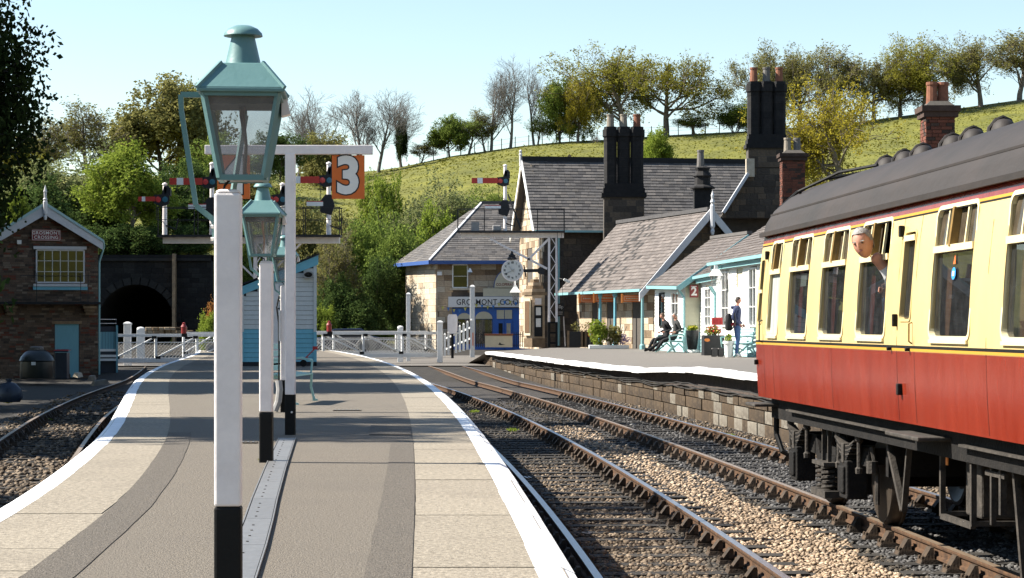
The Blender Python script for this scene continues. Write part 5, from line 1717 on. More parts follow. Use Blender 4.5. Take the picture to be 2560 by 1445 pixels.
for a, b in (((x0 + .03, z0_ + .03), (x1 - .03, z0_ + .03)), ((x0 + .03, z1_ - .03), (x1 - .03, z1_ - .03)), ((x0 + .03, z0_ + .03), (x0 + .03, z1_ - .03)), ((x1 - .03, z0_ + .03), (x1 - .03, z1_ - .03))):
    mb.bar((a[0], -.083, a[1]), (b[0], -.083, b[1]), .006, .016, up=(0, -1, 0)) if False else mb.bbox((min(a[0], b[0]) - .008, -.086, min(a[1], b[1]) - .008), (max(a[0], b[0]) + .008, -.0805, max(a[1], b[1]) + .008))
mb.build('border', 'sign_white', nb)
text('lettering', 'GROSMONT\nCROSSING', .185, ((x0 + x1) / 2, -.083, (z0_ + z1_) / 2 - .005), (1, 0, 0), (0, 0, 1), 'sign_white', nb, .002, .003, spacing=1.12, lines=.95, sx=.98)
x, z = sbp(50, 606); mb = MB(); mb.box((x, -.08, z), (.17, .1, .16)); mb.build('alarm_box', 'paint_white_warm', sb)
# chimney at its left shoulder
xq, zq = sbp(8, 560)
ch_ = MB(); ch_.bbox((xq - .55, .6, 4.6), (xq + .15, 1.3, zq)); chb = ch_.build('chimney', 'brick_b', sb)
mb = MB(); mb.bbox((xq - .6, .55, zq), (xq + .2, 1.35, zq + .12)); mb.build('chimney_cap', 'barge_white', chb)
mb = MB(); mb.lathe([(.17, zq + .12), (.14, zq + .7), (.16, zq + .72)], (xq - .1, .95, 0), 10); mb.build('chimney_pot', 'terracotta', chb)

# things in the shaded yard before it
def at(px, py, z):
    Y = (CH - z) * F / (py - HY); return Vector(((px - CX) * Y / F, Y, z))
mat('tank_plastic', (0.02, 0.024, 0.022), 0.35, 0.2, 6)
mat('bin_blue', (0.02, 0.028, 0.045), 0.45, 0.2, 6)
tk = thing('oil_tank', 'dark plastic storage tank with domed lid beside the signal box', 'tank', tuple(at(92, 945, -.82)))
mb = MB(); mb.lathe([(.0, 0), (.62, 0), (.64, .1), (.62, .62), (.66, .66), (.6, .8), (.45, .98), (.3, 1.06), (.0, 1.1)], (0, 0, 0), 18); mb.build('body', 'tank_plastic', tk, smooth_=True)
mb = MB(); mb.lathe([(.26, 1.04), (.27, 1.16), (.2, 1.2), (0, 1.21)], (0, 0, 0), 14); mb.build('lid', 'pot_grey', tk)
mb = MB(); mb.box((.02, -.635, .56), (.16, .02, .12)); mb.build('label_plate', 'board_white', tk)
bn = thing('wheelie_bin', 'dark blue wheeled bin in front of the teal signal box door', 'bin', tuple(at(156, 948, -.82)))
mb = MB(); mb.box((0, 0, .5), (.44, .5, .96), Matrix.Rotation(0, 3, 'X')); mb.build('body', 'bin_blue', bn, bevel=.02)
mb = MB(); mb.prism([(-.27, -.32, 1.0), (.27, -.32, 1.0), (.27, .3, 1.06), (-.27, .3, 1.06)], (0, 0, .05)); mb.build('lid', 'bin_blue', bn, bevel=.015)
for s in (-.2, .2):
    mb = MB(); mb.lathe([(.1, -.03), (.1, .03)], (s, .24, .1), 12, Matrix.Rotation(R(90), 3, 'Y')); mb.build('wheel', 'paint_black', bn)
mb = MB(); mb.bbox((-.24, -.36, 1.06), (.3, -.33, 1.1)); mb.build('lid_handle', 'red_paint', bn)
bo = thing('teal_booth', 'slatted teal and white timber booth beside the signal box', 'booth', tuple(at(264, 932, -.82)), R(13))
mb = MB(); mb.bbox((-.48, .1, 0), (.48, .9, 1.95)); mb.build('back', 'door_teal_dark' if False else 'bin_blue', bo)
for k in range(8):
    mb = MB(); mb.bbox((-.46 + k * .115, .06, .95), (-.355 + k * .115, .098, 1.72)); mb.build('board', 'door_teal', bo)
for k, z in enumerate((.5, .66, .9)):
    mb = MB(); mb.bbox((-.44, .0 - .12 * (k < 2), z), (.44, .09, z + .1)); mb.build('slat', 'board_white', bo)
for x in (-.44, .44):
    mb = MB(); mb.bar((x, .08, 1.9), (x, .08, 2.25), .03); mb.build('railing_post', 'iron_black', bo)
for z in (2.25, 2.08):
    mb = MB(); mb.bar((-.46, .08, z), (.46, .08, z), .03); mb.build('railing', 'paint_white', bo)
for x in (.46,):
    mb = MB(); mb.bbox((x - .03, -.05, 0), (x + .05, .06, 2.0)); mb.build('post', 'door_teal', bo)
mat('rubble', (0.2, 0.16, 0.12), 0.95, 0.4, 6)
for i, (px, py, w_) in enumerate(((230, 950, .5), (195, 942, .3), (250, 962, .6))):
    p = at(px, py, -.85)
    mb = MB(); M = Euler((random.uniform(-.2, .2), random.uniform(-.15, .15), random.uniform(0, 2))).to_matrix(); mb.box((0, 0, .08), (w_, .28, .16), M, taper=.7)
    o = mb.build('broken_slab', ['rubble', 'stone_pale', 'wallstone_c'][i]); o.location = p
    tag(o, ['grey broken stone slab lying in front of the teal booth', 'small pale broken stone slab at the foot of the teal door', 'long flat pale stone slab lying nearest the shaded track'][i], 'slab')
for i, (px, py) in enumerate(((22, 1005), (14, 930))):
    p = at(px, py, -.9)
    t = thing('sack', ['full blue plastic sack at the edge of the shaded yard', 'dark pile of sheeting under a tarpaulin left of the tank'][i], ['sack', 'pile'][i], tuple(p))
    mb = MB(); mb.lathe([(.3, 0), (.38, .12), (.34, .35), (.2, .5), (.06, .54), (.09, .62)], (0, 0, 0), 10, sx=1 + i, sy=.8); mb.build('body', 'bin_blue' if i == 0 else 'tank_plastic', t, smooth_=True)

# ---------------------------------------------------------------- tunnel portal
YT = 120.0
ts = YT / F
def tp_(px, py): return (px - CX) * ts, CH + (HY - py) * ts
tb = thing('tunnel_portal', 'soot black stone railway tunnel mouth behind the crossing gates', 'tunnel', ((340 - CX) * ts, YT, -.2))
zt_ = tp_(0, 637)[1] + .2
lx, rx = -4.2, tp_(528, 0)[0] - (340 - CX) * ts
rad, spr = 2.2, 1.55
arc_ = [(rad * math.cos(a), spr + rad * math.sin(a)) for a in np.linspace(math.pi, 0, 17)]
poly = [(lx, -.6)] + [(-rad, -.6)] + arc_ + [(rad, -.6), (rx, -.6), (rx, zt_), (lx, zt_)]
mb = MB(); mb.prism([(x, .05, z) for x, z in poly], (0, .8, 0)); mb.build('wall', 'soot_stone', tb)
def aclip_items():
    out = []
    for it in courses(lx, rx, -.3, zt_ - .35, .3, .62, ((0, .04, 0), (1, 0, 0), (0, -1, 0)), .12, 3, joint=.02):
        c = it[0]
        if abs(c.x) < rad + .45 and c.z < spr + math.sqrt(max(0, (rad + .45) ** 2 - c.x ** 2)): continue
        out.append(it)
    return out
pieces(tb, 'stone', aclip_items(), ['soot_stone', 'soot_stone', 'soot_stone_b'], 200, .04)
for k in range(15):
    a0, a1 = math.pi * k / 15 + .012, math.pi * (k + 1) / 15 - .012
    mb = MB(); mb.prism([(r * math.cos(a), -.06, spr + r * math.sin(a)) for r, a in ((rad, a0), (rad + .42, a0), (rad + .42, a1), (rad, a1))], (0, .15, 0)); mb.build('voussoir', 'soot_stone_b', tb)
mb = MB(); mb.bbox((lx, -.15, zt_ - .35), (rx, .9, zt_ - .2)); mb.build('string_course', 'soot_stone_b', tb)
mb = MB(); mb.bbox((lx, -.06, zt_ - .2), (rx, .85, zt_)); mb.build('parapet', 'soot_stone', tb)
bxp = tp_(436, 0)[0] - (340 - CX) * ts
mb = MB(); mb.bbox((bxp - .06, -.45, -.3), (bxp + .12, .04, zt_ + .05)); mb.build('buttress', 'stone_brown', tb)
mb = MB()
n = 17
for j, y in enumerate((.8, 14)):
    for x, z in [(-rad, -.6)] + arc_ + [(rad, -.6)]: mb.v.append((x, y, z))
k = len(arc_) + 2
for i in range(k - 1): mb.f.append((i, i + 1, k + i + 1, k + i)); mb.m.append(0)
mb.f.append(tuple(range(k, 2 * k))); mb.m.append(0)
mb.build('lining', 'soot_stone', tb)

# ---------------------------------------------------------------- the co-operative shop
cp = thing('village_shop', 'stone hipped roof shop building with blue shopfront beyond the crossing', 'shop', (-1.5, 115, -.3))
A_, B_, C_ = Vector((-6.1, 119.2, 0)), Vector((-4.2, 115, 0)), Vector((3.6, 115, 0))
EZ = 4.72
mb = MB()
wall_quad(mb, A_ + Vector((.1, .05, 0)), B_ + Vector((.05, .12, 0)), -.4, EZ, .2, (-.91, -.41, 0)); wall_quad(mb, B_ + Vector((.05, .06, 0)), C_ + Vector((0, .06, 0)), -.4, EZ, .2, (0, -1, 0)); mb.build('wall', 'mortar', cp, world=True)
mb = MB(); mb.bbox((-5.5, 119, -.4), (3.6, 124, EZ)); mb.build('rear_wall', 'stone_warm', cp, world=True)
cs = 115 / F
def cpt(px, py): return (px - CX) * cs, CH + (HY - py) * cs
ux0, uz1 = cpt(1132, 662); ux1, uz0 = cpt(1169, 719)
sx0, sz1 = cpt(1131, 770)
it = courses(0, C_.x - B_.x, -.35, EZ - .02, .33, .72, (B_ + Vector((0, .05, 0)), (1, 0, 0), (0, -1, 0)), .12, 4, None, ((ux0 - B_.x, ux1 - B_.x, uz0, uz1), (sx0 - B_.x, 9, -.4, 2.75)), .012)
it2 = courses(0, (A_ - B_).length, -.35, EZ - .02, .33, .6, (B_, (A_ - B_), (-.91, -.41, 0)), .12, 4, None, (), .012)
pieces(cp, 'stone', it, ['stone_warm', 'stone_warm', 'stone_brown', 'stone_pale'], 160, .03, True)
pieces(cp, 'stone', it2, ['stone_pale', 'stone_warm', 'stone_pale', 'stone_pale'], 140, .03, True)
window_unit(cp, (0, 114.99, 0), (1, 0, 0), (0, -1, 0), ux0, ux1, uz0, uz1, 1, 2, world=True)
mb = MB(); mb.bbox((ux0 - .15, 114.85, uz0 - .14), (ux1 + .12, 115.02, uz0 - .03)); mb.build('window_sill', 'stone_pale', cp, world=True)
# roof
rz_ = cpt(0, 512)[1] + .35
E0, E1, E2 = Vector((-6.75, 119.6, EZ)), Vector((-4.55, 114.55, EZ + .02)), Vector((3.8, 114.55, EZ + .02))
R0, R1 = Vector((-1.75, 119.5, rz_)), Vector((3.8, 119.5, rz_))
mb = MB(); mb.add([E0, E1, R0], [(0, 1, 2)]); mb.add([E1, E2, R1, R0], [(0, 1, 2, 3)]); mb.add([R0, R1, Vector((3.8, 124.5, EZ)), Vector((-5.5, 124.5, EZ)), E0], [(0, 1, 2, 3, 4)]); mb.build('roof', 'slate_c', cp, world=True)
pieces(cp, 'slate', slates(E1, E2, R0, R1, .2, .36, 3), ['slate_a', 'slate_b', 'slate_c'], 220, .04, True)
pieces(cp, 'slate', slates(E0, E1, R0 + Vector((-.05, .05, 0)), R0, .2, .36, 3), ['slate_a', 'slate_b', 'slate_b'], 80, .04, True)
mb = MB(); mb.bar(E1 + Vector((0, 0, .05)), R0 + Vector((0, 0, .05)), .12, .06); mb.build('hip_flashing', 'barge_white', cp, world=True)
mb = MB(); mb.bar(R0 + Vector((0, 0, .06)), R1 + Vector((0, 0, .06)), .2, .12); mb.build('ridge_tile', 'slate_c', cp, world=True)
mb = MB(); mb.bar(E0 + Vector((0, 0, -.08)), E1 + Vector((0, 0, -.08)), .1, .2); mb.build('fascia', 'eave_blue', cp, world=True)
mb = MB(); mb.bar(E1 + Vector((0, 0, -.08)), E2 + Vector((0, 0, -.08)), .1, .2); mb.build('fascia', 'eave_blue', cp, world=True)
# shopfront
z_g = -.35
sfx1 = 1.6
mb = MB(); mb.bbox((sx0, 114.9, z_g), (sfx1, 115.06, sz1)); sf = mb.build('shopfront', 'shop_blue', cp, world=True)
fx0, fz1 = cpt(1121, 742); fx1, fz0 = cpt(1330, 768)
mb = MB(); mb.bbox((fx0, 114.72, fz0), (fx1, 114.88, fz1)); fs_ = mb.build('fascia_sign', 'shop_cream_pale' if False else 'sign_white', cp, world=True)
text('lettering', 'GROSMONT CO,OPERATIVE', .44, (cpt(1141, 0)[0], 114.715, (fz0 + fz1) / 2 - .02), (1, 0, 0), (0, 0, 1), 'sign_black', fs_, .003, .004, align='LEFT', world=True, spacing=1.08, sx=.87)
px0, pz1 = cpt(1208, 721); px1, pz0 = cpt(1330, 741)
mb = MB(); mb.bbox((px0, 114.78, pz0), (px1, 114.86, pz1)); ps_ = mb.build('upper_sign', 'shop_cream', cp, world=True)
ax, az = cpt(1268, 719); rr = (1300 - 1236) / 2 * cs
mb = MB(); mb.prism([(ax + rr * math.cos(a), 114.80, az + rr * 1.35 * math.sin(a)) for a in np.linspace(0, math.pi, 17)], (0, .06, 0)); as_ = mb.build('arched_sign', 'shop_cream', cp, world=True)
mb = MB(); mb.prism([(ax + rr * 1.06 * math.cos(a), 114.83, az + rr * 1.42 * math.sin(a)) for a in np.linspace(0, math.pi, 17)], (0, .05, 0)); mb.build('arched_border', 'eave_blue', as_, world=True)
text('lettering', 'CO,OPERATIVE', .22, (ax, 114.795, az + .16), (1, 0, 0), (0, 0, 1), 'sign_maroon', as_, .002, .002, world=True, sx=.82)
mb = MB(); mb.bbox((px0 - .03, 114.8, pz0 - .09), (px1, 114.87, pz0 - .005)); mb.build('sign_trim', 'eave_blue', cp, world=True)
for i, (a, b) in enumerate(((1144, 1178), (1188, 1231))):
    x0, x1 = cpt(a, 0)[0], cpt(b, 0)[0]
    zc = cpt(0, 797)[1]
    r_ = (x1 - x0) / 2
    mb = MB(); mb.prism([((x0 + x1) / 2 + r_ * math.cos(t), 114.85, zc + r_ * .85 * math.sin(t)) for t in np.linspace(0, math.pi, 13)], (0, .05, 0)); mb.build('arched_light', 'shop_cream', sf, world=True)
    mb = MB(); mb.bbox((x0, 114.87, z_g + .5), (x1, 114.9, zc - .02)); mb.build('shop_window', 'house_glass', sf, world=True)
    mb = MB(); mb.bbox((x0 + .04, 114.88, z_g + .52), (x1 - .04, 114.895, zc - .04)); mb.build('display', ['window_dark', 'pot_grey'][i], sf, world=True)
x0, x1 = cpt(1241, 0)[0], cpt(1281, 0)[0]
for k in range(2):
    a, b = x0 + k * (x1 - x0) / 2 + .02, x0 + (k + 1) * (x1 - x0) / 2 - .02
    mb = MB(); mb.bbox((a, 114.84, cpt(0, 797)[1]), (b, 114.9, cpt(0, 775)[1])); mb.build('fanlight', 'shop_cream', sf, world=True)
    mb = MB(); mb.bbox((a, 114.84, z_g), (b, 114.9, cpt(0, 800)[1])); dl = mb.build('shop_door', 'shop_blue', sf, world=True)
    mb = MB(); mb.bbox((a + .1, 114.82, z_g + .9), (b - .08, 114.84, cpt(0, 808)[1])); mb.build('door_pane', 'stone_pale' if k else 'window_dark', sf, world=True)
mat('flag_yellow', (.55, .5, .12), .8); mat('flag_blue', (.06, .2, .5), .8)
bt = thing('bunting', 'string of blue and yellow triangular flags across the shopfront', 'bunting', (-4.2, 114.5, 2.4))
for k in range(15):
    x = -4.2 + .38 + k * .31
    z = 2.12 + .35 * smooth(k / 14) + .1 * math.cos(k * 1.1)
    mb = MB(); mb.prism([(x - .08, 114.62, z), (x + .08, 114.62, z), (x, 114.62, z - .2)], (0, .008, 0)); mb.build('flag', 'flag_yellow' if k % 2 == 0 else 'flag_blue', bt, world=True)
mb = MB(); mb.tube([(-4.2 + .2 + k * .31, 114.63, 2.14 + .35 * smooth((k - .5) / 14) + .1 * math.cos(k * 1.1 - .5)) for k in range(17)], .008, 4); mb.build('string', 'paint_black', bt, world=True)
x, z = cpt(1099, 684); mb = MB(); mb.bbox((x - .13, 114.8, z - .1), (x + .13, 115, z + .1)); mb.build('alarm_box', 'board_white', cp, world=True)
for (px, py, h) in ((1175, 676, .3), (1288, 726, .55)):
    q = P(px, py, 114.6 if px < 1200 else 96.5)
    lt = thing('wall_lantern', ['white wall lantern beside the upper window of the stone shop', 'white hanging lantern below the station clock'][px > 1200], 'lantern', tuple(q))
    mb = MB(); sq(mb, h * .95, -.1, h * .3, h * .3); sq(mb, h * .3, h * .3, h * .2, h * .45); mb.build('hood', 'board_white', lt)
    mb = MB(); sq(mb, h * .35, -h * .8, h * .75, -.1); mb.build('glass', 'lamp_glass', lt)
    if px > 1200:
        mb = MB(); mb.tube([(0, 0, h * .4), (0, .3, h * .9)], .02, 6); mb.build('rod', 'board_white', lt)

# ---------------------------------------------------------------- station house
hs_ = thing('station_house', 'tall steep roofed stone station house with black chimney stacks', 'house', (3, 101, .1))
eh = Vector((.988, .156, 0)); nh = Vector((.156, -.988, 0)); bk = -nh
Nf = Vector((1.36, 101.0, 0))
EV, RG, DP, LN = 5.87, 9.5, 6.6, 12.6
def hp(u, d, z): return Nf + eh * u + bk * d + Vector((0, 0, z))
mb = MB()
mb.prism([hp(0, .08, .0), hp(LN, .08, .0), hp(LN, .08, EV), hp(0, .08, EV)], bk * .3)
mb.prism([hp(.08, .05, 0), hp(.08, DP, 0), hp(.08, DP, EV), hp(.08, DP / 2, RG - .1), hp(.08, .05, EV)][::-1], eh * .3)
mb.prism([hp(LN - .3, .05, 0), hp(LN - .3, DP, 0), hp(LN - .3, DP, EV), hp(LN - .3, DP / 2, RG - .1), hp(LN - .3, .05, EV)], eh * .3)
mb.build('wall', 'mortar_dark', hs_, world=True)
it = courses(0, 6.2, .0, EV, .3, .55, (Nf + bk * .06, eh, nh), .12, 4, None, (), .02)
pieces(hs_, 'stone', it, ['stone_dark', 'stone_dark', 'stone_dark', 'stone_umber'], 170, .04, True)  # darker stone set: shade of the front wall put into its colour
def gcl(z): return (0, DP) if z < EV else (DP / 2 * (z - EV) / (RG - EV), DP - DP / 2 * (z - EV) / (RG - EV))
it = courses(0, DP, .0, RG - .3, .3, .5, (Nf + eh * .06, bk, -eh), .12, 4, gcl, ((DP * .38, DP * .62, 2.8, 4.9),), .014)
pieces(hs_, 'stone', it, ['stone_warm', 'stone_pale', 'stone_warm', 'stone_brown'], 130, .04, True)  # paler stone set: sunlight on the gable put into its colour
q = [hp(-.35, -.32, EV - .1), hp(LN, -.32, EV - .1), hp(-.35, DP / 2, RG), hp(LN, DP / 2, RG)]
mb = MB(); mb.prism([q[0], q[1], q[3], q[2]], (0, 0, -.06)); mb.prism([q[2], q[3], hp(LN, DP + .3, EV - .1), hp(-.35, DP + .3, EV - .1)], (0, 0, -.06)); mb.build('roof', 'slate_c', hs_, world=True)
pieces(hs_, 'slate', slates(q[0], q[1], q[2], q[3], .215, .34, 4), ['slate_a', 'slate_c', 'slate_b', 'slate_a'], 300, .04, True)
mb = MB(); mb.bar(q[2] + Vector((0, 0, -.02)), q[3] + Vector((0, 0, -.02)), .3, .34); mb.build('ridge_tile', 'ridge_dark', hs_, world=True)
for d0, d1 in ((-.34, DP / 2), (DP + .34, DP / 2)):
    a, b = hp(-.4, d0, EV - .12), hp(-.4, d1, RG + .02)
    mb = MB(); mb.prism([a, a + Vector((0, 0, -.28)), b + Vector((0, 0, -.34)), b], eh * .06); mb.build('bargeboard', 'board_white', hs_, world=True)
mb = MB(); c = hp(-.42, DP / 2, RG); mb.lathe([(.07, -.35), (.07, .2), (.1, .24), (.05, .3), (.08, .42), (0, .5)], c, 8); mb.build('finial', 'barge_white', hs_, world=True)
mb = MB(); mb.bar(hp(-.3, -.38, EV - .13), hp(6.0, -.38, EV - .13), .12, .1); mb.build('gutter', 'gutter_teal', hs_, world=True)
mb = MB(); mb.tube([hp(.9, -.25, EV - .2), hp(.9, -.12, EV - .6), hp(.9, -.12, .2)], .06, 8); mb.build('drain_pipe', 'gutter_teal', hs_, world=True)
# chimneys
def pot(mb_parent, c, m, h=.62, r=.17):
    mb = MB(); mb.lathe([(r, 0), (r * .82, h * .85), (r * .95, h * .9), (r * .95, h)], c, 12); mb.build('chimney_pot', m, mb_parent, world=True)
def stack3(name_px, Y, yb, ycap0, ycap1, ysh, ymould, potm, py_pot, wpx):
    s = Y / F
    xc = (name_px - CX) * s
    zz = lambda y: CH + (HY - y) * s
    w_ = wpx * s
    mb = MB(); mb.bbox((xc - w_ / 2, Y - .45, zz(yb)), (xc + w_ / 2, Y + .45, zz(ymould + 22))); base = mb.build('chimney_base', 'mortar_dark', hs_, world=True)
    it = courses(0, w_, zz(yb), zz(ymould + 24), .27, .5, (Vector((xc - w_ / 2, Y - .45, 0)), (1, 0, 0), (0, -1, 0)), .08, 3, None, (), .015)
    pieces(base, 'stone', it, ['stone_dark', 'stone_umber', 'stone_umber'], 40, .04, True)
    mb = MB()
    for f, (a, b) in ((1.12, (ymould + 22, ymould + 12)), (1.04, (ymould + 12, ymould)), (.98, (ymould, ymould - 12))):
        mb.bbox((xc - w_ * f / 2, Y - .5 * f, zz(a)), (xc + w_ * f / 2, Y + .5 * f, zz(b)))
    mb.build('moulding', 'stone_black', base, world=True)
    def oct_(h, c): return [(h, -h + c), (h, h - c), (h - c, h), (-h + c, h), (-h, h - c), (-h, -h + c), (-h + c, -h), (h - c, -h)]
    for k in (-1, 0, 1):
        x = xc + k * w_ * .332
        h = w_ * .158
        mb = MB(); mb.prism([(x + a_ * .965, Y + b_ * 1.15, zz(ymould - 10)) for a_, b_ in oct_(h, h * .42)], (0, 0, zz(ycap1) - zz(ymould - 10))); sh = mb.build('shaft', 'mortar_dark', base, world=True)
        nb_ = 5
        for j in range(nb_):
            z0b, z1b = [zz(ymould - 10) + (zz(ycap1) - zz(ymould - 10)) * (j + e) / nb_ for e in (.006, .994)]
            mb = MB(); mb.prism([(x + a_, Y + b_ * 1.2, z0b) for a_, b_ in oct_(h, h * .42)], (0, 0, z1b - z0b)); mb.build('stone', 'stone_black', sh, world=True)
        for lo_, hi_, f in ((ycap1 + 3, ycap1 - 8, 1.04), (ycap1 - 8, ycap0 + 7, 1.19), (ycap0 + 7, ycap0, 1.0)):
            mb = MB(); mb.prism([(x + a_ * f, Y + b_ * 1.2 * f - .002 * k, zz(lo_)) for a_, b_ in oct_(h, h * .42)], (0, 0, zz(hi_) - zz(lo_))); mb.build('cap', 'stone_black', sh, world=True)
        pot(base, (x, Y, zz(ycap0) - .03), potm[k + 1], (ycap0 - py_pot) * s + .05, .19)
    return base
stack3(1559, 100.4, 600, 318, 350, 350, 472, ('pot_buff', 'pot_buff', 'terracotta'), 287, 100)
stack3(1916, 97.0, 420, 205, 238, 238, 350, ('terracotta', 'pot_grey', 'terracotta'), 170, 96)
# stone gable wall below the second stack, its coping coloured white as if sunlit
Yg = 96.6
gp = [P(1800, 545, Yg), P(1812, 528, Yg), P(1868, 440, Yg), P(1868, 400, Yg), P(1952, 400, Yg), P(1985, 545, Yg)]
mb = MB(); mb.prism(gp, (0, .5, 0)); mb.build('gable_wall', 'mortar_dark', hs_, world=True)
zlo = P(0, 545, Yg).z
def gc2(z):
    py = HY - (z - CH) * F / Yg
    return ((ramp(py, [400, 440, 528, 545], [1868, 1868, 1812, 1800]) - 1800) * Yg / F, 185 * Yg / F - (0))
it = courses(0, 185 * Yg / F, zlo, P(0, 402, Yg).z, .28, .5, (Vector((gp[0].x, Yg - .01, 0)), (1, 0, 0), (0, -1, 0)), .1, 3, gc2, (), .025)
pieces(hs_, 'stone', it, ['stone_dark', 'stone_umber', 'stone_dark'], 60, .04, True)
mb = MB(); mb.bar(P(1808, 532, Yg - .05), P(1870, 434, Yg - .05), .5, .14, up=(0, 0, 1)); mb.build('coping', 'barge_white', hs_, world=True)
mb = MB(); mb.bbox(tuple(P(1866, 442, Yg - .1)), tuple(P(1884, 398, Yg + .3))); mb.build('kneeler', 'stone_pale', hs_, world=True)
# lower range behind it with brick chimney
lr = [P(1560, 545, 100), P(2100, 545, 100)]
mb = MB(); mb.bbox((P(1800, 0, 97.3).x, 97.3, 0), (P(2080, 0, 97.3).x, 103, P(0, 540, 97.3).z)); mb.build('rear_range', 'stone_dark', hs_, world=True)
def brick_stack(px, Y, x0, x1, y0, y1, label, pots, pm):
    s = Y / F
    a, b = (x0 - CX) * s, (x1 - CX) * s
    zz = lambda y: CH + (HY - y) * s
    t = thing('brick_chimney', label, 'chimney', ((a + b) / 2, Y, zz(y1)))
    W2, D2, H2 = (b - a) / 2, .42, zz(y0) - zz(y1)
    mb = MB(); mb.bbox((-W2 + .02, -D2 + .02, 0), (W2 - .02, D2, H2 - .3)); mb.build('core', 'mortar_dark', t)
    it = courses(-W2, W2, 0, H2 - .32, .1, .26, ((0, -D2, 0), (1, 0, 0), (0, -1, 0)), .06, 3, None, (), .012) + courses(-D2, D2, 0, H2 - .32, .1, .24, ((-W2, 0, 0), (0, 1, 0), (-1, 0, 0)), .06, 3, None, (), .012)
    pieces(t, 'brick', it, ['brick_red', 'brick_dark', 'brick_red'], 140, .04)
    mb = MB(); mb.bbox((-W2 - .08, -D2 - .08, H2 - .32), (W2 + .08, D2 + .08, H2 - .16)); mb.bbox((-W2 - .14, -D2 - .14, H2 - .16), (W2 + .14, D2 + .14, H2)); mb.build('cap_course', 'brick_dark', t)
    mb = MB(); sq(mb, W2 * 2, H2, W2 * 1.3, H2 + .15); mb.build('flaunching', 'mortar_dark', t)
    for k, x in enumerate(pots):
        mb = MB(); mb.lathe([(.17, H2 + .08), (.15, H2 + .6), (.17, H2 + .64), (.165, H2 + .72)], (x * W2, .05 * k, 0), 12); mb.build('chimney_pot', pm[k], t)
    return t
brick_stack(1980, 93.0, 1953, 2010, 385, 520, 'brick chimney with two grey pots just left of the coach roof', (-.45, .4), ('pot_buff', 'pot_grey'))
brick_stack(2344, 60.0, 2308, 2380, 268, 470, 'red brick chimney with two terracotta pots rising behind the coach roof', (-.4, .4), ('terracotta', 'terracotta'))

# ---------------------------------------------------------------- platform wing with verandah
wg = thing('station_wing', 'long slate roofed station wing with white bargeboarded gable facing the platform', 'building', (6, 90, .15))
d_ = Vector((-.282, .959, 0)); e_ = Vector((.959, .282, 0)); n_ = -d_
G0 = Vector((5.375, 86.0, 0))
WL, HWg, WE, WR = 11.6, 3.05, 2.68, 6.0
def wp(t, v, z): return G0 + d_ * t + e_ * v + Vector((0, 0, z))
mb = MB()
mb.prism([wp(.55, 1.0, 0), wp(.55, 5.1, 0), wp(.55, 5.1, 3.7), wp(.55, HWg, WR - .15), wp(.55, 1.0, 3.62)], d_ * .3)
mb.prism([wp(.6, 1.0, 0), wp(WL, 1.0, 0), wp(WL, 1.0, 3.4), wp(.6, 1.0, 3.4)], e_ * .3)
mb.build('wall', 'mortar_dark', wg, world=True)
def wcl(z): return (1.0, 5.1) if z < 3.55 else (HWg - (HWg) * (WR - .15 - z) / (WR - .15 - WE), HWg + HWg * (WR - .15 - z) / (WR - .15 - WE))
it = courses(.5, 5.4, .1, WR - .3, .28, .6, (G0 + d_ * .53, e_, n_), .1, 4, wcl, (), .03)
pieces(wg, 'stone', it, ['stone_dark', 'stone_umber', 'stone_dark', 'stone_umber'], 150, .04, True)  # dark stones paint in the shade on the gable face
it = courses(.6, WL, .1, 3.3, .3, .6, (G0 + e_ * .98, d_, -e_), .1, 4, None, ((2.6, 3.9, 0, 2.4), (6.2, 7.3, 0, 2.4), (8.6, 9.4, .9, 2.4)), .014)
pieces(wg, 'stone', it, ['stone_warm', 'stone_pale', 'stone_warm', 'stone_brown'], 150, .04, True)  # light stones paint in the sun on the platform side
for a, b, z0, nm in ((2.6, 3.9, .15, 'door'), (6.2, 7.3, .15, 'door'), (8.6, 9.4, .9, 'shutter')):
    mb = MB(); mb.prism([wp(a, 1.05, z0), wp(b, 1.05, z0), wp(b, 1.05, 2.4), wp(a, 1.05, 2.4)], e_ * .05); mb.build(nm, 'timber_brown', wg, world=True)
q = [wp(0, 0, WE), wp(WL, 0, WE), wp(0, HWg, WR), wp(WL, HWg, WR)]
mb = MB(); mb.prism([q[0], q[1], q[3], q[2]], (0, 0, -.07)); mb.prism([q[2], q[3], wp(WL, HWg * 2, WE), wp(0, HWg * 2, WE)], (0, 0, -.07)); mb.build('roof', 'slate_moss_shade', wg, world=True)
sl_ = slates(q[0], q[1], q[2], q[3], .20, .33, 4)
sl2 = []
for c, xd, sz, zd, mi in sl_:
    rel = c - G0
    t = rel.dot(d_); v = rel.dot(e_)
    moss_shade = math.exp(-((t - 7.0) / 1.6) ** 2) * .3 * (1.2 - v / 3) + math.exp(-((t - 4.5 - v) / 1.2) ** 2) * .18  # moss, plus a dark streak painted for the house's cast shadow
    if random.random() < moss_shade: mi = 4
    sl2.append((c, xd, sz, zd, mi))
pieces(wg, 'slate', sl2, ['slate_warm', 'slate_warm_b', 'slate_warm', 'slate_warm_b', 'slate_moss_shade'], 300, .04, True)
mb = MB(); mb.bar(q[2] + Vector((0, 0, .04)), q[3] + Vector((0, 0, .04)), .3, .16); mb.build('ridge_tile', 'slate_c', wg, world=True)
for v in (0, 2 * HWg):
    a, b = wp(-.12, v - (.15 if v == 0 else -.15), WE - .16), wp(-.12, HWg, WR + .1)
    mb = MB(); mb.prism([a, a + Vector((0, 0, -.35)), b + Vector((0, 0, -.42)), b], d_ * .07); mb.build('bargeboard', 'barge_white', wg, world=True)
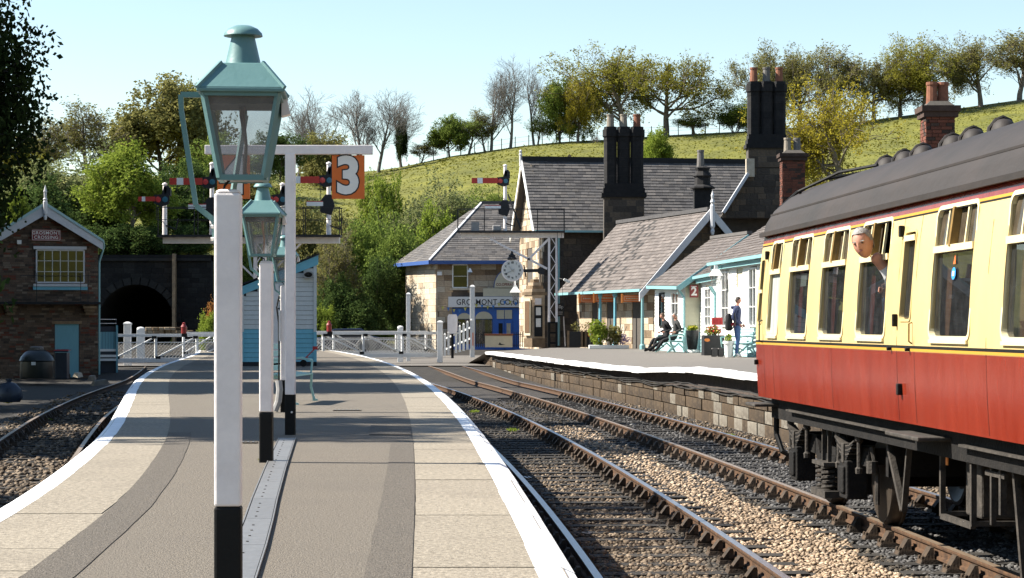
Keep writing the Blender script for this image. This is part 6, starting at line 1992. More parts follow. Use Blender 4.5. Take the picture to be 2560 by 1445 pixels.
mb = MB(); c = wp(-.2, HWg, WR); mb.lathe([(.05, -1.05), (.09, -.9), (.06, -.8), (.1, -.7), (.1, .15), (.06, .25), (.1, .32), (.05, .45), (.07, .6), (0, .8)], c, 8); mb.build('finial', 'barge_white', wg, world=True)
mb = MB(); mb.bar(wp(0, -.06, WE - .05), wp(WL, -.06, WE - .05), .12, .11); mb.build('gutter', 'gutter_teal', wg, world=True)
for t, m_ in ((.35, 'gutter_teal'), (3.8, 'hut_teal'), (5.8, 'hut_teal')):
    mb = MB(); c = wp(t, .15, 0); mb.lathe([(.12, .15), (.12, .35), (.075, .4), (.06, 2.4), (.11, 2.45), (.11, 2.6)], c, 10); mb.build('verandah_post', m_, wg, world=True)
# small chimney behind its ridge
q0 = P(1756, 530, 91); s9 = 91 / F
zz = lambda y: CH + (HY - y) * s9
mb = MB(); mb.bbox((q0.x - .38, 90.7, zz(545)), (q0.x + .38, 91.3, zz(470))); cb_s = mb.build('chimney_base', 'stone_black', wg, world=True)
mb = MB(); mb.lathe([(.55, zz(472)), (.55, zz(468)), (.36, zz(462)), (.34, zz(445)), (.42, zz(440)), (.28, zz(428)), (.34, zz(420)), (.2, zz(416))], (q0.x, 91, 0), 8); mb.build('shaft', 'stone_black', cb_s, world=True)
pot(cb_s, (q0.x - .08, 91, zz(418)), 'pot_grey', .75, .17)
# hanging name boards under the verandah
for i, (a, b, ya, yb_, Yq) in enumerate(((1449, 1486, 737, 756, 93.0), (1486, 1542, 735, 755, 91.6), (1556, 1602, 738, 755, 87.6))):
    p0, p1 = P(a, yb_, Yq), P(b, ya, Yq)
    t = thing('hanging_sign', ['narrow orange hanging sign farthest along the verandah', 'widest orange hanging sign in the middle of the verandah', 'orange hanging sign at the gable end of the verandah'][i], 'sign', ((p0.x + p1.x) / 2, Yq, p0.z))
    w2, h2 = (p1.x - p0.x) / 2, p1.z - p0.z
    mb = MB(); mb.bbox((-w2, -.03, 0), (w2, .03, h2)); bd = mb.build('board', 'sign_orange', t)
    mb = MB(); mb.bbox((-w2 - .05, -.05, -.04), (-w2 + .03, .06, h2 + .06)); mb.build('end_strip', 'orange_tag', t)
    for (u0, u1, v0, v1) in ((-w2 + .07, w2 - .05, .05, .065), (-w2 + .07, w2 - .05, h2 - .065, h2 - .05), (-w2 + .07, -w2 + .085, .05, h2 - .05), (w2 - .065, w2 - .05, .05, h2 - .05)):
        mb = MB(); mb.bbox((u0, -.034, v0), (u1, -.0305, v1)); mb.build('border', 'shop_cream', bd)
    mb = MB()
    k = -w2 + .16
    while k < w2 - .16:
        wl = random.uniform(.03, .06); mb.bbox((k, -.034, h2 * .42), (k + wl, -.0305, h2 * .6)); k += wl + .025
    mb.build('lettering', 'shop_cream', bd)
    for x in (-w2 * .6, w2 * .6):
        mb = MB(); mb.bar((x, 0, h2), (x, 0, h2 + .16), .015); mb.build('hanger', 'iron_black', t)

# stone bay with its own stone roof at the house gable
by = thing('stone_bay', 'canted stone bay window with tiled stone cap below the station clock', 'bay window', tuple(P(1337, 868, 97.5)))
bsx = 97.5 / F
w0 = 27 * bsx
H1 = (868 - 738) * bsx
poly = [(-w0, .7), (-w0, .1), (-w0 * .25, -.3), (w0 * .95, -.3), (w0 * .95, .7)]
mb = MB(); mb.prism([(x, y, 0) for x, y in poly], (0, 0, .42)); mb.build('plinth', 'stone_brown', by)
mb = MB(); mb.prism([(x * .96, y * .96 + .02, .42) for x, y in poly], (0, 0, H1 - .42)); mb.build('wall', 'stone_warm', by)
for k, f in enumerate((1.18, 1.0, .82, .62, .42)):
    mb = MB(); mb.prism([(x * f, y * f + .05, H1 + k * .15) for x, y in poly], (0, 0, .145)); mb.build('roof_course', 'stone_brown' if k % 2 == 0 else 'stone_warm', by)
mb = MB(); mb.prism([(-w0 * .95, .04, .55), (-w0 * .38, -.27, .55), (-w0 * .38, -.27, H1 - .15), (-w0 * .95, .04, H1 - .15)], (-.03, -.05, 0)); mb.build('window_frame', 'shop_cream', by)
mb = MB(); mb.prism([(-w0 * .87, -.015, .68), (-w0 * .45, -.245, .68), (-w0 * .45, -.245, H1 - .28), (-w0 * .87, -.015, H1 - .28)], (-.035, -.06, 0)); mb.build('pane', 'timber_brown', by)
mb = MB(); mb.bbox((-w0 * .05, -.315, .5), (w0 * .7, -.3, H1 - .5)); mb.build('notice_board', 'window_dark', by)
for k, (z0, h) in enumerate(((.95, .4), (1.5, .36))):
    mb = MB(); mb.bbox((w0 * .1, -.325, z0), (w0 * .55, -.316, z0 + h)); mb.build('notice', 'board_white', by)
mb = MB(); mb.bbox((w0 * .0, -.42, H1 - .45), (w0 * .6, -.3, H1 - .15)); mb.build('lamp_box', 'paint_white', by)

# ---------------------------------------------------------------- white timber platform building
wb = thing('white_timber_building', 'white weatherboarded platform building with aqua base and slate roof', 'building', (7, 74, .15))
def board_wall(parent, a, b, z0, z1, nd, zsplit=1.0, m1='board_aqua', m2='board_white', holes=(), bh=.13):
    a, b = Vector(a), Vector(b)
    d = b - a; L = d.length; u = d.normalized(); n = Vector(nd).normalized()
    z = z0
    while z < z1 - .03:
        zt = min(z + bh, z1)
        segs = [(0, L)]
        for (ha, hb, hz0, hz1) in holes:
            if zt > hz0 and z < hz1:
                ns = []
                for p, q in segs:
                    if q <= ha or p >= hb: ns.append((p, q))
                    else:
                        if p < ha: ns.append((p, ha))
                        if q > hb: ns.append((hb, q))
                segs = ns
        for p, q in segs:
            if q - p < .03: continue
            A, B = a + u * p, a + u * q
            mb = MB(); mb.prism([A + Vector((0, 0, z)) + n * .016, B + Vector((0, 0, z)) + n * .016, B + Vector((0, 0, zt - .004)), A + Vector((0, 0, zt - .004))], -n * .02)
            mb.build('board', m1 if zt < zsplit + .05 else m2, parent, world=True)
        z += bh
W0, W1 = Vector((7.9, 61.0, 0)), Vector((6.98, 71.0, 0))          # near, higher part
V0, V1 = Vector((7.12, 71.0, 0)), Vector((6.98, 77.0, 0))         # middle
U0, U1 = Vector((6.42, 77.0, 0)), Vector((5.86, 85.2, 0))         # far, projecting part
nl = Vector((-.995, -.1, 0))
core = MB()
for a, b, z1 in ((W0, W1, 3.2), (V0, V1, 2.9), (U0, U1, 2.65)):
    core.prism([a + Vector((.03, 0, .1)), b + Vector((.03, 0, .1)), b + Vector((.03, 0, z1)), a + Vector((.03, 0, z1))], (4.0, .4, 0))
core.build('core', 'board_cream', wb, world=True)
Lw = (W1 - W0).length
board_wall(wb, W0, W1, .15, 3.2, nl, .72, holes=((1.2, 2.3, 1.15, 2.95), (3.4, 4.5, 1.15, 2.95), (5.6, 6.6, .15, 2.95), (7.8, 9.0, 1.15, 2.95)))
uw = (W1 - W0).normalized()
for a, b in ((1.2, 2.3), (3.4, 4.5), (7.8, 9.0)):
    window_unit(wb, W0, uw, nl, a, b, 1.15, 2.95, 2, 3, world=True)
mb = MB(); mb.prism([W0 + uw * 5.6 + Vector((0, 0, .15)), W0 + uw * 6.6 + Vector((0, 0, .15)), W0 + uw * 6.6 + Vector((0, 0, 2.4)), W0 + uw * 5.6 + Vector((0, 0, 2.4))], nl * -.04); mb.build('door', 'board_white', wb, world=True)
board_wall(wb, V0, V1, .15, 2.88, nl, .72, holes=((2.6, 4.4, 1.15, 2.5),))
uv = (V1 - V0).normalized()
window_unit(wb, V0, uv, nl, 2.6, 4.4, 1.15, 2.5, 2, 4, world=True)
board_wall(wb, U0, U1, .15, 2.62, nl, .72, holes=((1.6, 3.4, 1.15, 2.45), (5.4, 6.8, 1.15, 2.45)))
uu = (U1 - U0).normalized()
window_unit(wb, U0, uu, nl, 1.6, 3.4, 1.15, 2.45, 2, 3, world=True)
window_unit(wb, U0, uu, nl, 5.4, 6.8, 1.15, 2.45, 1, 1, 'paint_black', world=True)
board_wall(wb, U0, U0 + Vector((.8, .02, 0)), .15, 2.75, (0, -1, 0), 1.0, 'board_aqua', 'board_cream')
board_wall(wb, W1, W1 + Vector((.3, 0, 0)), .15, 3.1, (0, -1, 0), 1.0)
for a, b, z0, nm in ((W0, W1, 3.25, 0), (V0, V1, 2.92, 1)):
    o_ = nl * .28
    mb = MB(); mb.bar(a + o_ + Vector((0, 0, z0)), b + o_ + Vector((0, 0, z0)), .12, .1); mb.build('gutter', 'gutter_teal', wb, world=True)
    mb = MB(); mb.prism([a + nl * .2 + Vector((0, 0, z0 - .2)), b + nl * .2 + Vector((0, 0, z0 - .2)), b + nl * .2 + Vector((0, 0, z0 - .06)), a + nl * .2 + Vector((0, 0, z0 - .06))], nl * -.05); mb.build('fascia', 'gutter_teal', wb, world=True)
    R_ = Vector((2.6, .3, z0 + 1.9))
    ea, eb = a + o_ + Vector((0, -.2, z0 + .04)), b + o_ + Vector((0, .2, z0 + .04))
    ra, rb = Vector((a.x, a.y, 0)) + R_, Vector((b.x, b.y, 0)) + R_
    mb = MB(); mb.prism([ea, eb, rb, ra], (0, 0, -.06)); mb.build('roof', 'slate_c', wb, world=True)
    pieces(wb, 'slate', slates(ea, eb, ra, rb, .2, .34, 3), ['slate_warm', 'slate_warm_b', 'slate_warm_b'], 110, .04, True)
za, zb2 = 2.62, 2.80
ea, eb = U0 + nl * .3 + Vector((0, -.25, za)), U1 + nl * .3 + Vector((0, .2, zb2))
ra, rb = U0 + Vector((2.4, .2, za + 1.95)), U1 + Vector((2.4, .6, zb2 + 1.95))
mb = MB(); mb.prism([ea, eb, rb, ra], (0, 0, -.06)); mb.build('roof', 'slate_c', wb, world=True)
pieces(wb, 'slate', slates(ea, eb, ra, rb, .2, .34, 3), ['slate_warm', 'slate_warm_b', 'slate_warm'], 110, .04, True)
mb = MB(); mb.bar(ra + Vector((0, 0, .05)), rb + Vector((0, 0, .05)), .2, .12); mb.build('ridge_tile', 'slate_b', wb, world=True)
mb = MB(); mb.bar(ea + Vector((0, 0, -.06)), eb + Vector((0, 0, -.06)), .12, .12); mb.build('gutter', 'gutter_teal', wb, world=True)
mb = MB(); mb.bar(ea + Vector((0, -.03, -.1)), ra + Vector((0, -.03, -.1)), .05, .2); mb.build('verge_board', 'gutter_teal', wb, world=True)
for c in (U0 + nl * .05, V0 + nl * .05 + uv * .6, W1 + nl * .05):
    mb = MB(); mb.tube([c + Vector((-.2, 0, 2.5)), c + Vector((0, 0, 2.2)), c + Vector((0, 0, .2))], .045, 6); mb.build('drain_pipe', 'gutter_teal', wb, world=True)
# platform number 2 plate fixed to the cream end
p0 = P(1735, 728, 76.75)
n2 = thing('number_plate', 'maroon platform number 2 plate on the cream end boards', 'sign', tuple(p0))
mb = MB(); mb.bbox((-.16, -.02, -.23), (.16, .02, .23)); bd = mb.build('plate', 'sign_maroon', n2)
text('numeral', '2', .42, (0, -.024, -.02), (1, 0, 0), (0, 0, 1), 'sign_white', bd, .002, .014)
mb = MB(); mb.bbox((-.1, -.024, .16), (.1, -.0205, .185)); mb.build('heading', 'sign_white', bd)
lt = thing('platform_lantern', 'white hooded lantern on a bracket at the corner of the white timber building', 'lantern', tuple(P(1790, 690, 69)))
mb = MB(); sq(mb, .44, 0, .2, .22); sq(mb, .13, .22, .1, .36); mb.build('hood', 'board_white', lt)
mb = MB(); sq(mb, .2, -.36, .36, 0); mb.build('glass', 'lamp_glass', lt)
mb = MB(); mb.bar((0, 0, .3), (.35, .2, .3), .04); mb.build('bracket', 'gutter_teal', lt)
# ---------------------------------------------------------------- trees
mat('bark_grey', (0.15, 0.125, 0.105), 0.95, 0.35, 3, 0.6, 20)
mat('bark_dark', (0.06, 0.05, 0.042), 0.95, 0.35, 3, 0.6, 20)
mat('bark_twig', (0.13, 0.12, 0.11), 0.95, 0.3, 3)
leaf_mat('leaf_oak', (0.13, 0.13, 0.02), (0.27, 0.25, 0.045), 0.4)
leaf_mat('leaf_gold', (0.2, 0.17, 0.02), (0.37, 0.31, 0.045), 0.4)
leaf_mat('leaf_fresh', (0.13, 0.18, 0.025), (0.29, 0.35, 0.06), 0.42)
leaf_mat('leaf_green', (0.080, 0.123, 0.023), (0.232, 0.290, 0.065), 0.35)
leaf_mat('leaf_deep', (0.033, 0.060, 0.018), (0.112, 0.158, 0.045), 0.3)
leaf_mat('leaf_ever', (0.012, 0.02, 0.008), (0.04, 0.058, 0.018), 0.2)
leaf_mat('leaf_willow', (0.132, 0.154, 0.055), (0.275, 0.297, 0.132), 0.4)
leaf_mat('leaf_olive', (0.108, 0.108, 0.038), (0.257, 0.236, 0.081), 0.4)
leaf_mat('leaf_rust', (0.2, 0.09, 0.03), (0.42, 0.2, 0.06), 0.35)

class Tree:
    def __init__(s, seed):
        s.r = random.Random(seed)
        s.np = np.random.default_rng(seed)
        s.br = []           # (points, radii, level)
        s.tips = []
    def grow(s, p, d, L, rad, lv, cfg):
        r = s.r
        n = 4 if lv < 2 else 3
        pts, rr = [p], [rad]
        taper = cfg['taper']
        for i in range(n):
            j = cfg['wig'] * (0.6 if lv == 0 else 1)
            d = (d + Vector((r.gauss(0, j), r.gauss(0, j), r.gauss(0, j * .7) + cfg['up'][min(lv, len(cfg['up']) - 1)]))).normalized()
            p = p + d * (L / n)
            pts.append(p)
            rr.append(rad * (1 - (1 - taper) * (i + 1) / n))
        s.br.append((pts, rr, lv))
        if lv >= cfg['levels']:
            s.tips.append((pts[-1], d, L)); s.tips.append((pts[-2], d, L))
            return
        k = cfg['kids'][min(lv, len(cfg['kids']) - 1)]
        for c in range(k):
            t = cfg['start'][min(lv, len(cfg['start']) - 1)] + (1 - cfg['start'][min(lv, len(cfg['start']) - 1)]) * (c + r.random()) / k
            t = min(t, .999)
            i = min(int(t * n), n - 1)
            q = pts[i].lerp(pts[i + 1], t * n - i)
            ax = Vector((r.gauss(0, 1), r.gauss(0, 1), r.gauss(0, 1)))
            ax = ax.cross(d).normalized()
            ang = R(cfg['ang'][min(lv, len(cfg['ang']) - 1)] * r.uniform(.7, 1.25))
            nd = (Matrix.Rotation(ang, 3, ax) @ d).normalized()
            ln = L * cfg['ratio'][min(lv, len(cfg['ratio']) - 1)] * r.uniform(.7, 1.2) * (1.15 - .35 * t if lv == 0 else 1)
            s.grow(q, nd, ln, max(rr[i] * cfg['thin'] * r.uniform(.75, 1), cfg['rmin']), lv + 1, cfg)
        s.grow(pts[-1], d, L * cfg['lead'] * r.uniform(.8, 1.1), rr[-1], lv + 1, cfg)
    def wood(s, m):
        mb = MB()
        for pts, rr, lv in s.br:
            mb.tube(pts, rr, 7 if lv == 0 else (5 if lv < 3 else 3), cap=False)
        me = bpy.data.meshes.new('trunk')
        me.from_pydata([tuple(v) for v in mb.v], [], mb.f)
        me.materials.append(MATS[m])
        me.polygons.foreach_set('use_smooth', [True] * len(me.polygons))
        return me
    def leaves(s, m, per, size, spread, keep=1.0, squash=1.0):
        rg = s.np
        T = [t for t in s.tips if s.r.random() < keep]
        if not T: return None
        c = np.array([tuple(t[0]) for t in T])
        c = np.repeat(c, per, axis=0)
        # leaves gather in small sprays rather than evenly
        sub = np.repeat(rg.normal(0, spread, (len(T) * max(1, per // 4), 3)), 4, axis=0)
        sub = np.resize(sub, (len(c), 3))
        c = c + sub + rg.normal(0, spread * .38, (len(c), 3)) * np.array([1, 1, squash])
        n = len(c)
        a = rg.normal(size=(n, 3)); a[:, 2] *= .55; a /= np.linalg.norm(a, axis=1)[:, None]
        b = rg.normal(size=(n, 3)); b -= (a * b).sum(1)[:, None] * a; b /= np.linalg.norm(b, axis=1)[:, None]
        sz = rg.uniform(.55, 1.25, n)[:, None] * size
        v = np.stack([c - a * sz, c + b * sz * .55, c + a * sz, c - b * sz * .55], 1).reshape(-1, 3)
        f = np.arange(n * 4).reshape(-1, 4)
        o = np_mesh('crown', v, f, m)
        me = o.data
        bpy.data.objects.remove(o)
        return me
    def extent(s):
        p = np.array([tuple(q) for b in s.br for q in b[0]])
        return float(np.percentile(np.hypot(p[:, 0], p[:, 1]), 96)), float(p[:, 2].max())

BASE = dict(taper=.55, wig=.12, up=[.02, .05, .04, .02], levels=4, kids=[6, 4, 3, 3], start=[.3, .3, .25, .2], ang=[52, 46, 42, 40], ratio=[.75, .65, .62, .6], thin=.55, rmin=.012, lead=.6)
def cfg(**k):
    c = dict(BASE); c.update(k); return c
PROTO = {}
def proto(kind, seed, c, L0, r0, bark, leaf=None, per=0, size=.2, spread=.3, keep=1.0, stems=1):
    t = Tree(seed)
    for k in range(stems):
        if stems == 1: t.grow(Vector((0, 0, 0)), Vector((0, 0, 1)), L0, r0, 0, c)
        else:
            a = 6.283 * k / stems + t.r.random()
            t.grow(Vector((.25 * math.cos(a), .25 * math.sin(a), 0)), Vector((.38 * math.cos(a), .38 * math.sin(a), 1)).normalized(), L0 * t.r.uniform(.75, 1.1), r0, 0, c)
    w_ = t.wood(bark)
    lv = t.leaves(leaf, per, size, spread, keep) if leaf else None
    ex, h = t.extent()
    PROTO[kind] = (w_, lv, ex, h)
def recolour(kind, new, leaf, bark=None):
    w_, lv, ex, h = PROTO[kind]
    lv = lv.copy() if lv else None
    if lv: lv.materials[0] = MATS[leaf]
    if bark: w_ = w_.copy(); w_.materials[0] = MATS[bark]
    PROTO[new] = (w_, lv, ex, h)

bare_c = cfg(levels=5, kids=[7, 4, 3, 3, 2], ang=[32, 30, 32, 34, 36], up=[.02, .10, .08, .05, .03], ratio=[.62, .66, .66, .66, .66], start=[.28, .25, .2, .2, .2], rmin=.014, thin=.5, wig=.1)
proto('bare_a', 11, bare_c, 4.6, .2, 'bark_twig')
proto('bare_b', 23, cfg(**{**bare_c, 'kids': [6, 4, 3, 3, 2], 'ang': [26, 30, 32, 34, 36]}), 5.2, .19, 'bark_twig')
oak_c = cfg(levels=4, kids=[7, 5, 4, 3], ang=[62, 50, 45, 45], up=[.02, .04, .03, .02], ratio=[1.05, .62, .6, .6], start=[.45, .3, .25, .2], wig=.16, thin=.5, rmin=.022)
proto('oak_a', 31, oak_c, 3.6, .36, 'bark_grey', 'leaf_oak', 18, .10, .26, .66)
proto('oak_b', 47, cfg(**{**oak_c, 'kids': [8, 5, 4, 3], 'wig': .2}), 3.4, .34, 'bark_grey', 'leaf_oak', 16, .10, .24, .56)
proto('full_a', 53, cfg(levels=4, kids=[8, 5, 4, 3], ang=[55, 48, 45, 45], start=[.25, .25, .2, .2], ratio=[.8, .62, .6, .6], rmin=.015), 4.4, .24, 'bark_dark', 'leaf_green', 15, .16, .30)
proto('full_b', 61, cfg(levels=4, kids=[9, 5, 4, 3], ang=[60, 50, 45, 45], start=[.15, .2, .2, .2], ratio=[.72, .6, .6, .6], rmin=.015), 4.8, .22, 'bark_dark', 'leaf_green', 14, .16, .30)
proto('bush_a', 71, cfg(levels=3, kids=[6, 5, 4], ang=[45, 48, 45], start=[.15, .2, .2], ratio=[.65, .6, .6], rmin=.012, up=[.0, .04, .03]), 3.2, .09, 'bark_dark', 'leaf_green', 16, .15, .30, 1.0, 6)
proto('bush_b', 83, cfg(levels=3, kids=[6, 5, 4], ang=[40, 48, 45], start=[.2, .2, .2], ratio=[.62, .6, .6], rmin=.012, up=[.03, .06, .04], wig=.16), 3.6, .09, 'bark_grey', 'leaf_willow', 13, .12, .28, 1.0, 5)
recolour('full_a', 'fresh_a', 'leaf_fresh', 'bark_grey'); recolour('full_b', 'fresh_b', 'leaf_fresh', 'bark_grey')
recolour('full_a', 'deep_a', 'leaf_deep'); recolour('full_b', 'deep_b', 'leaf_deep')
recolour('full_b', 'ever_a', 'leaf_ever'); recolour('full_a', 'ever_b', 'leaf_ever')
recolour('oak_a', 'gold_a', 'leaf_gold'); recolour('oak_b', 'olive_b', 'leaf_olive'); recolour('oak_a', 'olive_a', 'leaf_olive')
recolour('full_a', 'olive_full', 'leaf_olive'); recolour('full_b', 'oakfull_b', 'leaf_oak')
recolour('bush_a', 'bush_fresh', 'leaf_fresh'); recolour('bush_a', 'bush_deep', 'leaf_deep'); recolour('bush_b', 'bush_green', 'leaf_green'); recolour('bush_a', 'bush_gold', 'leaf_gold'); recolour('bush_a', 'bush_rust', 'leaf_rust'); recolour('bush_a', 'bush_olive', 'leaf_olive')
# a twiggy tree in early leaf
t_ = Tree(97); t_.grow(Vector((0, 0, 0)), Vector((0, 0, 1)), 4.2, .2, 0, bare_c)
ex_, h_ = t_.extent(); PROTO['early_a'] = (t_.wood('bark_grey'), t_.leaves('leaf_olive', 3, .11, .22, .55), ex_, h_)
recolour('early_a', 'early_green', 'leaf_green')
# ivy clad trunk for bare trees
def tree(kind, px, ytop, Y, wpx, label, ybase=None, name='tree', cat='tree', group=None, rz=None, lean=0.0):
    w_, lv, ex, h = PROTO[kind]
    x = (px - CX) * Y / F
    z = ground_z(x, Y) - .15
    if ybase is not None: z = CH + (HY - ybase) * Y / F
    H = CH + (HY - ytop) * Y / F - z
    W = wpx * Y / F / 2
    t = thing(name, label, cat, (x, Y, z), random.uniform(0, 6.28) if rz is None else rz, group)
    t.scale = (W / ex, W / ex, H / (h * 1.02))
    t.rotation_euler[1] = lean
    o = bpy.data.objects.new('trunk', w_); col.objects.link(o); o.parent = t
    if lv:
        o = bpy.data.objects.new('crown', lv); col.objects.link(o); o.parent = t
    return t
HG = 'trees along the hill crest'
YH_ = 228
for a in (
    ('bare_a', 745, 262, 215, 120, 'slim bare tree on the hill just right of the big lantern'),
    ('bare_b', 800, 205, 218, 150, 'broad bare tree above the white sign crossbar'),
    ('bare_a', 905, 207, 222, 140, 'bare many branched tree above the orange number 3 board'),
    ('bare_b', 945, 212, 224, 130, 'bare tree with forked trunk right of the number 3 board'),
    ('bare_b', 1003, 210, YH_, 110, 'bare tree with dark ivy clad trunk standing alone on the crest'),
    ('early_a', 1053, 352, YH_, 62, 'tiny bent thorn tree between the ivy clad tree and the small round evergreen'),
    ('full_a', 1124, 284, YH_, 84, 'small round dark evergreen on a thin trunk at the crest'),
    ('early_green', 1172, 285, YH_, 84, 'thin stemmed hedge tree right of the small round evergreen'),
    ('early_a', 1212, 268, YH_, 70, 'tangled early leaf tree under the tall bare pair'),
    ('bare_a', 1228, 160, YH_, 110, 'tall bare tree with fan shaped crown, left of the tall pair'),
    ('bare_b', 1276, 128, YH_, 110, 'tallest bare tree of the crest above the signal arm'),
    ('bare_b', 1335, 138, YH_, 95, 'tall leaning bare tree right of the tallest bare tree'),
    ('early_green', 1345, 285, YH_, 62, 'small thorn bush tree left of the ivy green tree'),
    ('full_b', 1400, 198, YH_, 118, 'leafy ivy green tree at the left of the big oak'),
    ('gold_a', 1445, 190, 227, 105, 'yellow leaved tree growing against the ivy green tree'),
    ('oak_a', 1560, 102, YH_, 235, 'biggest spreading oak on the crest behind the first chimney stack'),
    ('oak_b', 1665, 118, 229, 220, 'second spreading oak right of the biggest oak'),
    ('early_green', 1735, 285, YH_, 100, 'low scrubby thorn between the oaks and the gap in the crest'),
    ('bush_green', 1838, 240, YH_, 90, 'low bushy tree left of the tall black chimney stack'),
    ('olive_a', 1892, 98, YH_, 150, 'tall thin leaved tree behind the tall black chimney stack'),
    ('olive_b', 1998, 108, YH_, 160, 'rusty topped tree just right of the tall chimney pots'),
    ('early_a', 2092, 100, YH_, 120, 'grey barely leafed tree above the golden oak'),
    ('olive_b', 2185, 122, YH_, 150, 'thin green oak between the grey tree and the dense oak'),
    ('oak_a', 2312, 84, YH_, 190, 'dense green topped oak above the red brick chimney'),
    ('olive_a', 2452, 78, YH_, 165, 'wind bent oak right of the red brick chimney'),
    ('early_a', 2548, 62, YH_, 170, 'thin leaved oak at the right edge of the picture'),
    ('oak_b', 2250, 150, 229, 150, 'half hidden oak low behind the dense green topped oak')):
    tree(*a[:2], a[2], a[3], a[4] * (1.3 if a[0][:3] in ('oak', 'oli', 'bar') else 1.15), a[5], group=HG)
tree('gold_a', 2108, 178, 172, 350, 'big golden leaved oak standing alone on the hill field')
tree('oakfull_b', 2120, 215, 173, 270, 'second stem of golden foliage filling the lone field oak') if False else None
tree('bush_fresh', 1640, 318, 190, 70, 'fresh green bush behind the first chimney stack on the field', name='bush', cat='bush')
tree('bare_b', 1492, 338, 222, 40, 'dead grey stump tree left of the first chimney pots', name='tree')
tree('bush_olive', 815, 326, 205, 110, 'yellow green domed bush on the hill above the sign crossbar', name='bush', cat='bush')
# ivy on the lone bare tree
tree('ever_b', 1003, 285, YH_ - .5, 34, 'dark ivy wrapped round the trunk of the lone bare tree', name='ivy', cat='ivy')
# scrub and trees between the crossing and the field
SG = 'scrub trees behind the level crossing'
for a in (
    ('fresh_b', 950, 432, 140, 130, 'bright fresh green tree right of the number 3 board'),
    ('bush_b', 1120, 425, 150, 165, 'feathery willow at the foot of the field left of the signal arm'),
    ('bush_b', 1045, 470, 138, 150, 'grey green willow left of the stone shop roof'),
    ('fresh_a', 1085, 500, 130, 120, 'yellow green sapling above the shop eave corner'),
    ('bush_green', 985, 500, 128, 150, 'tall green scrub left of the shop roof corner'),
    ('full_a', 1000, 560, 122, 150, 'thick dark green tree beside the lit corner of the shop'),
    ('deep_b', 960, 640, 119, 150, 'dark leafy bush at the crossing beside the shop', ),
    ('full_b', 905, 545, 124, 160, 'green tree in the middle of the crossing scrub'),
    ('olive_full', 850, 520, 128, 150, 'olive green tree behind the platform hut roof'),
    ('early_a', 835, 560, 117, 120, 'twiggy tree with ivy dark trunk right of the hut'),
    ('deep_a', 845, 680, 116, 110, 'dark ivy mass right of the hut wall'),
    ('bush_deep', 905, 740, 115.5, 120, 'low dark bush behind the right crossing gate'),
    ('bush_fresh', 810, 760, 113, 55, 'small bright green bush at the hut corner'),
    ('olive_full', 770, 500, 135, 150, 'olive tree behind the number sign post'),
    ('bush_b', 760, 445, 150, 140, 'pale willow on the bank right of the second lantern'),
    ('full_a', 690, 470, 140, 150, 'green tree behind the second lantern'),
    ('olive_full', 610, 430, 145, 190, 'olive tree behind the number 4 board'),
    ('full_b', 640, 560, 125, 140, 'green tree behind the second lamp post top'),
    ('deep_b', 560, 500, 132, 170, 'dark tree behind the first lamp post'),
    ('bush_green', 1160, 470, 155, 110, 'green willow bush left of the shop ridge'),
    ('bush_green', 1225, 455, 165, 100, 'green scrub at the field edge below the signal arm'),
    ('bush_olive', 720, 640, 121, 120, 'olive scrub behind the hut roof'),
    ('bush_rust', 545, 745, 112, 60, 'rust coloured shrub at the foot of the tunnel wing wall'),
    ('bush_fresh', 522, 778, 111, 50, 'yellow green shrub below the rust coloured shrub')):
    tree(*a[:2], a[2], a[3], a[4], a[5], group=SG, **({'name': 'bush', 'cat': 'bush'} if 'bush' in a[5] or 'shrub' in a[5] or 'scrub' in a[5] else {}))
# the wood over the tunnel
WG = 'trees above and around the tunnel'
for a in (
    ('fresh_a', 325, 350, 124, 205, 'bright lime green tree above the tunnel mouth', 600),
    ('bush_b', 165, 348, 128, 250, 'wide grey green willow behind the signal box roof', 640),
    ('bush_b', 70, 400, 130, 180, 'grey green willow at the left of the signal box gable', 640),
    ('olive_full', 410, 180, 190, 250, 'big olive green tree left of the near lantern', 470),
    ('oakfull_b', 500, 200, 195, 160, 'yellow green tree directly behind the near lantern', 470),
    ('early_a', 225, 250, 180, 190, 'brown half bare tree left of the big olive tree', 480),
    ('early_a', 120, 290, 175, 170, 'twiggy tree behind the willow at the left', 480),
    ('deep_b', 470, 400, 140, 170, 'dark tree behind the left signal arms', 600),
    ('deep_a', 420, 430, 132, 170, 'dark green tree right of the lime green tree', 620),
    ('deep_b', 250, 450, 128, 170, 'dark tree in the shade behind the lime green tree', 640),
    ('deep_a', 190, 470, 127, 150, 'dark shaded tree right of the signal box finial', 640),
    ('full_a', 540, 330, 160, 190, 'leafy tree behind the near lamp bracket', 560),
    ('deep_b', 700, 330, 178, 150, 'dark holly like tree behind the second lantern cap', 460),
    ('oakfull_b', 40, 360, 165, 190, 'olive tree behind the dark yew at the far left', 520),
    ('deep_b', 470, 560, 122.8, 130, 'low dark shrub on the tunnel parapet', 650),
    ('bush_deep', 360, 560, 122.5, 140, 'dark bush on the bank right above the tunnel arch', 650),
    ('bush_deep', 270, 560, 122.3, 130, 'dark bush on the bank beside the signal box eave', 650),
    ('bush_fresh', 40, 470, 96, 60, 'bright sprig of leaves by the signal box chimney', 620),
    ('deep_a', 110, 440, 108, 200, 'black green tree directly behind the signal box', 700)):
    tree(*a[:5], a[5], ybase=a[6], group=WG, **({'name': 'bush', 'cat': 'bush'} if 'bush' in a[5] or 'shrub' in a[5] else {}))
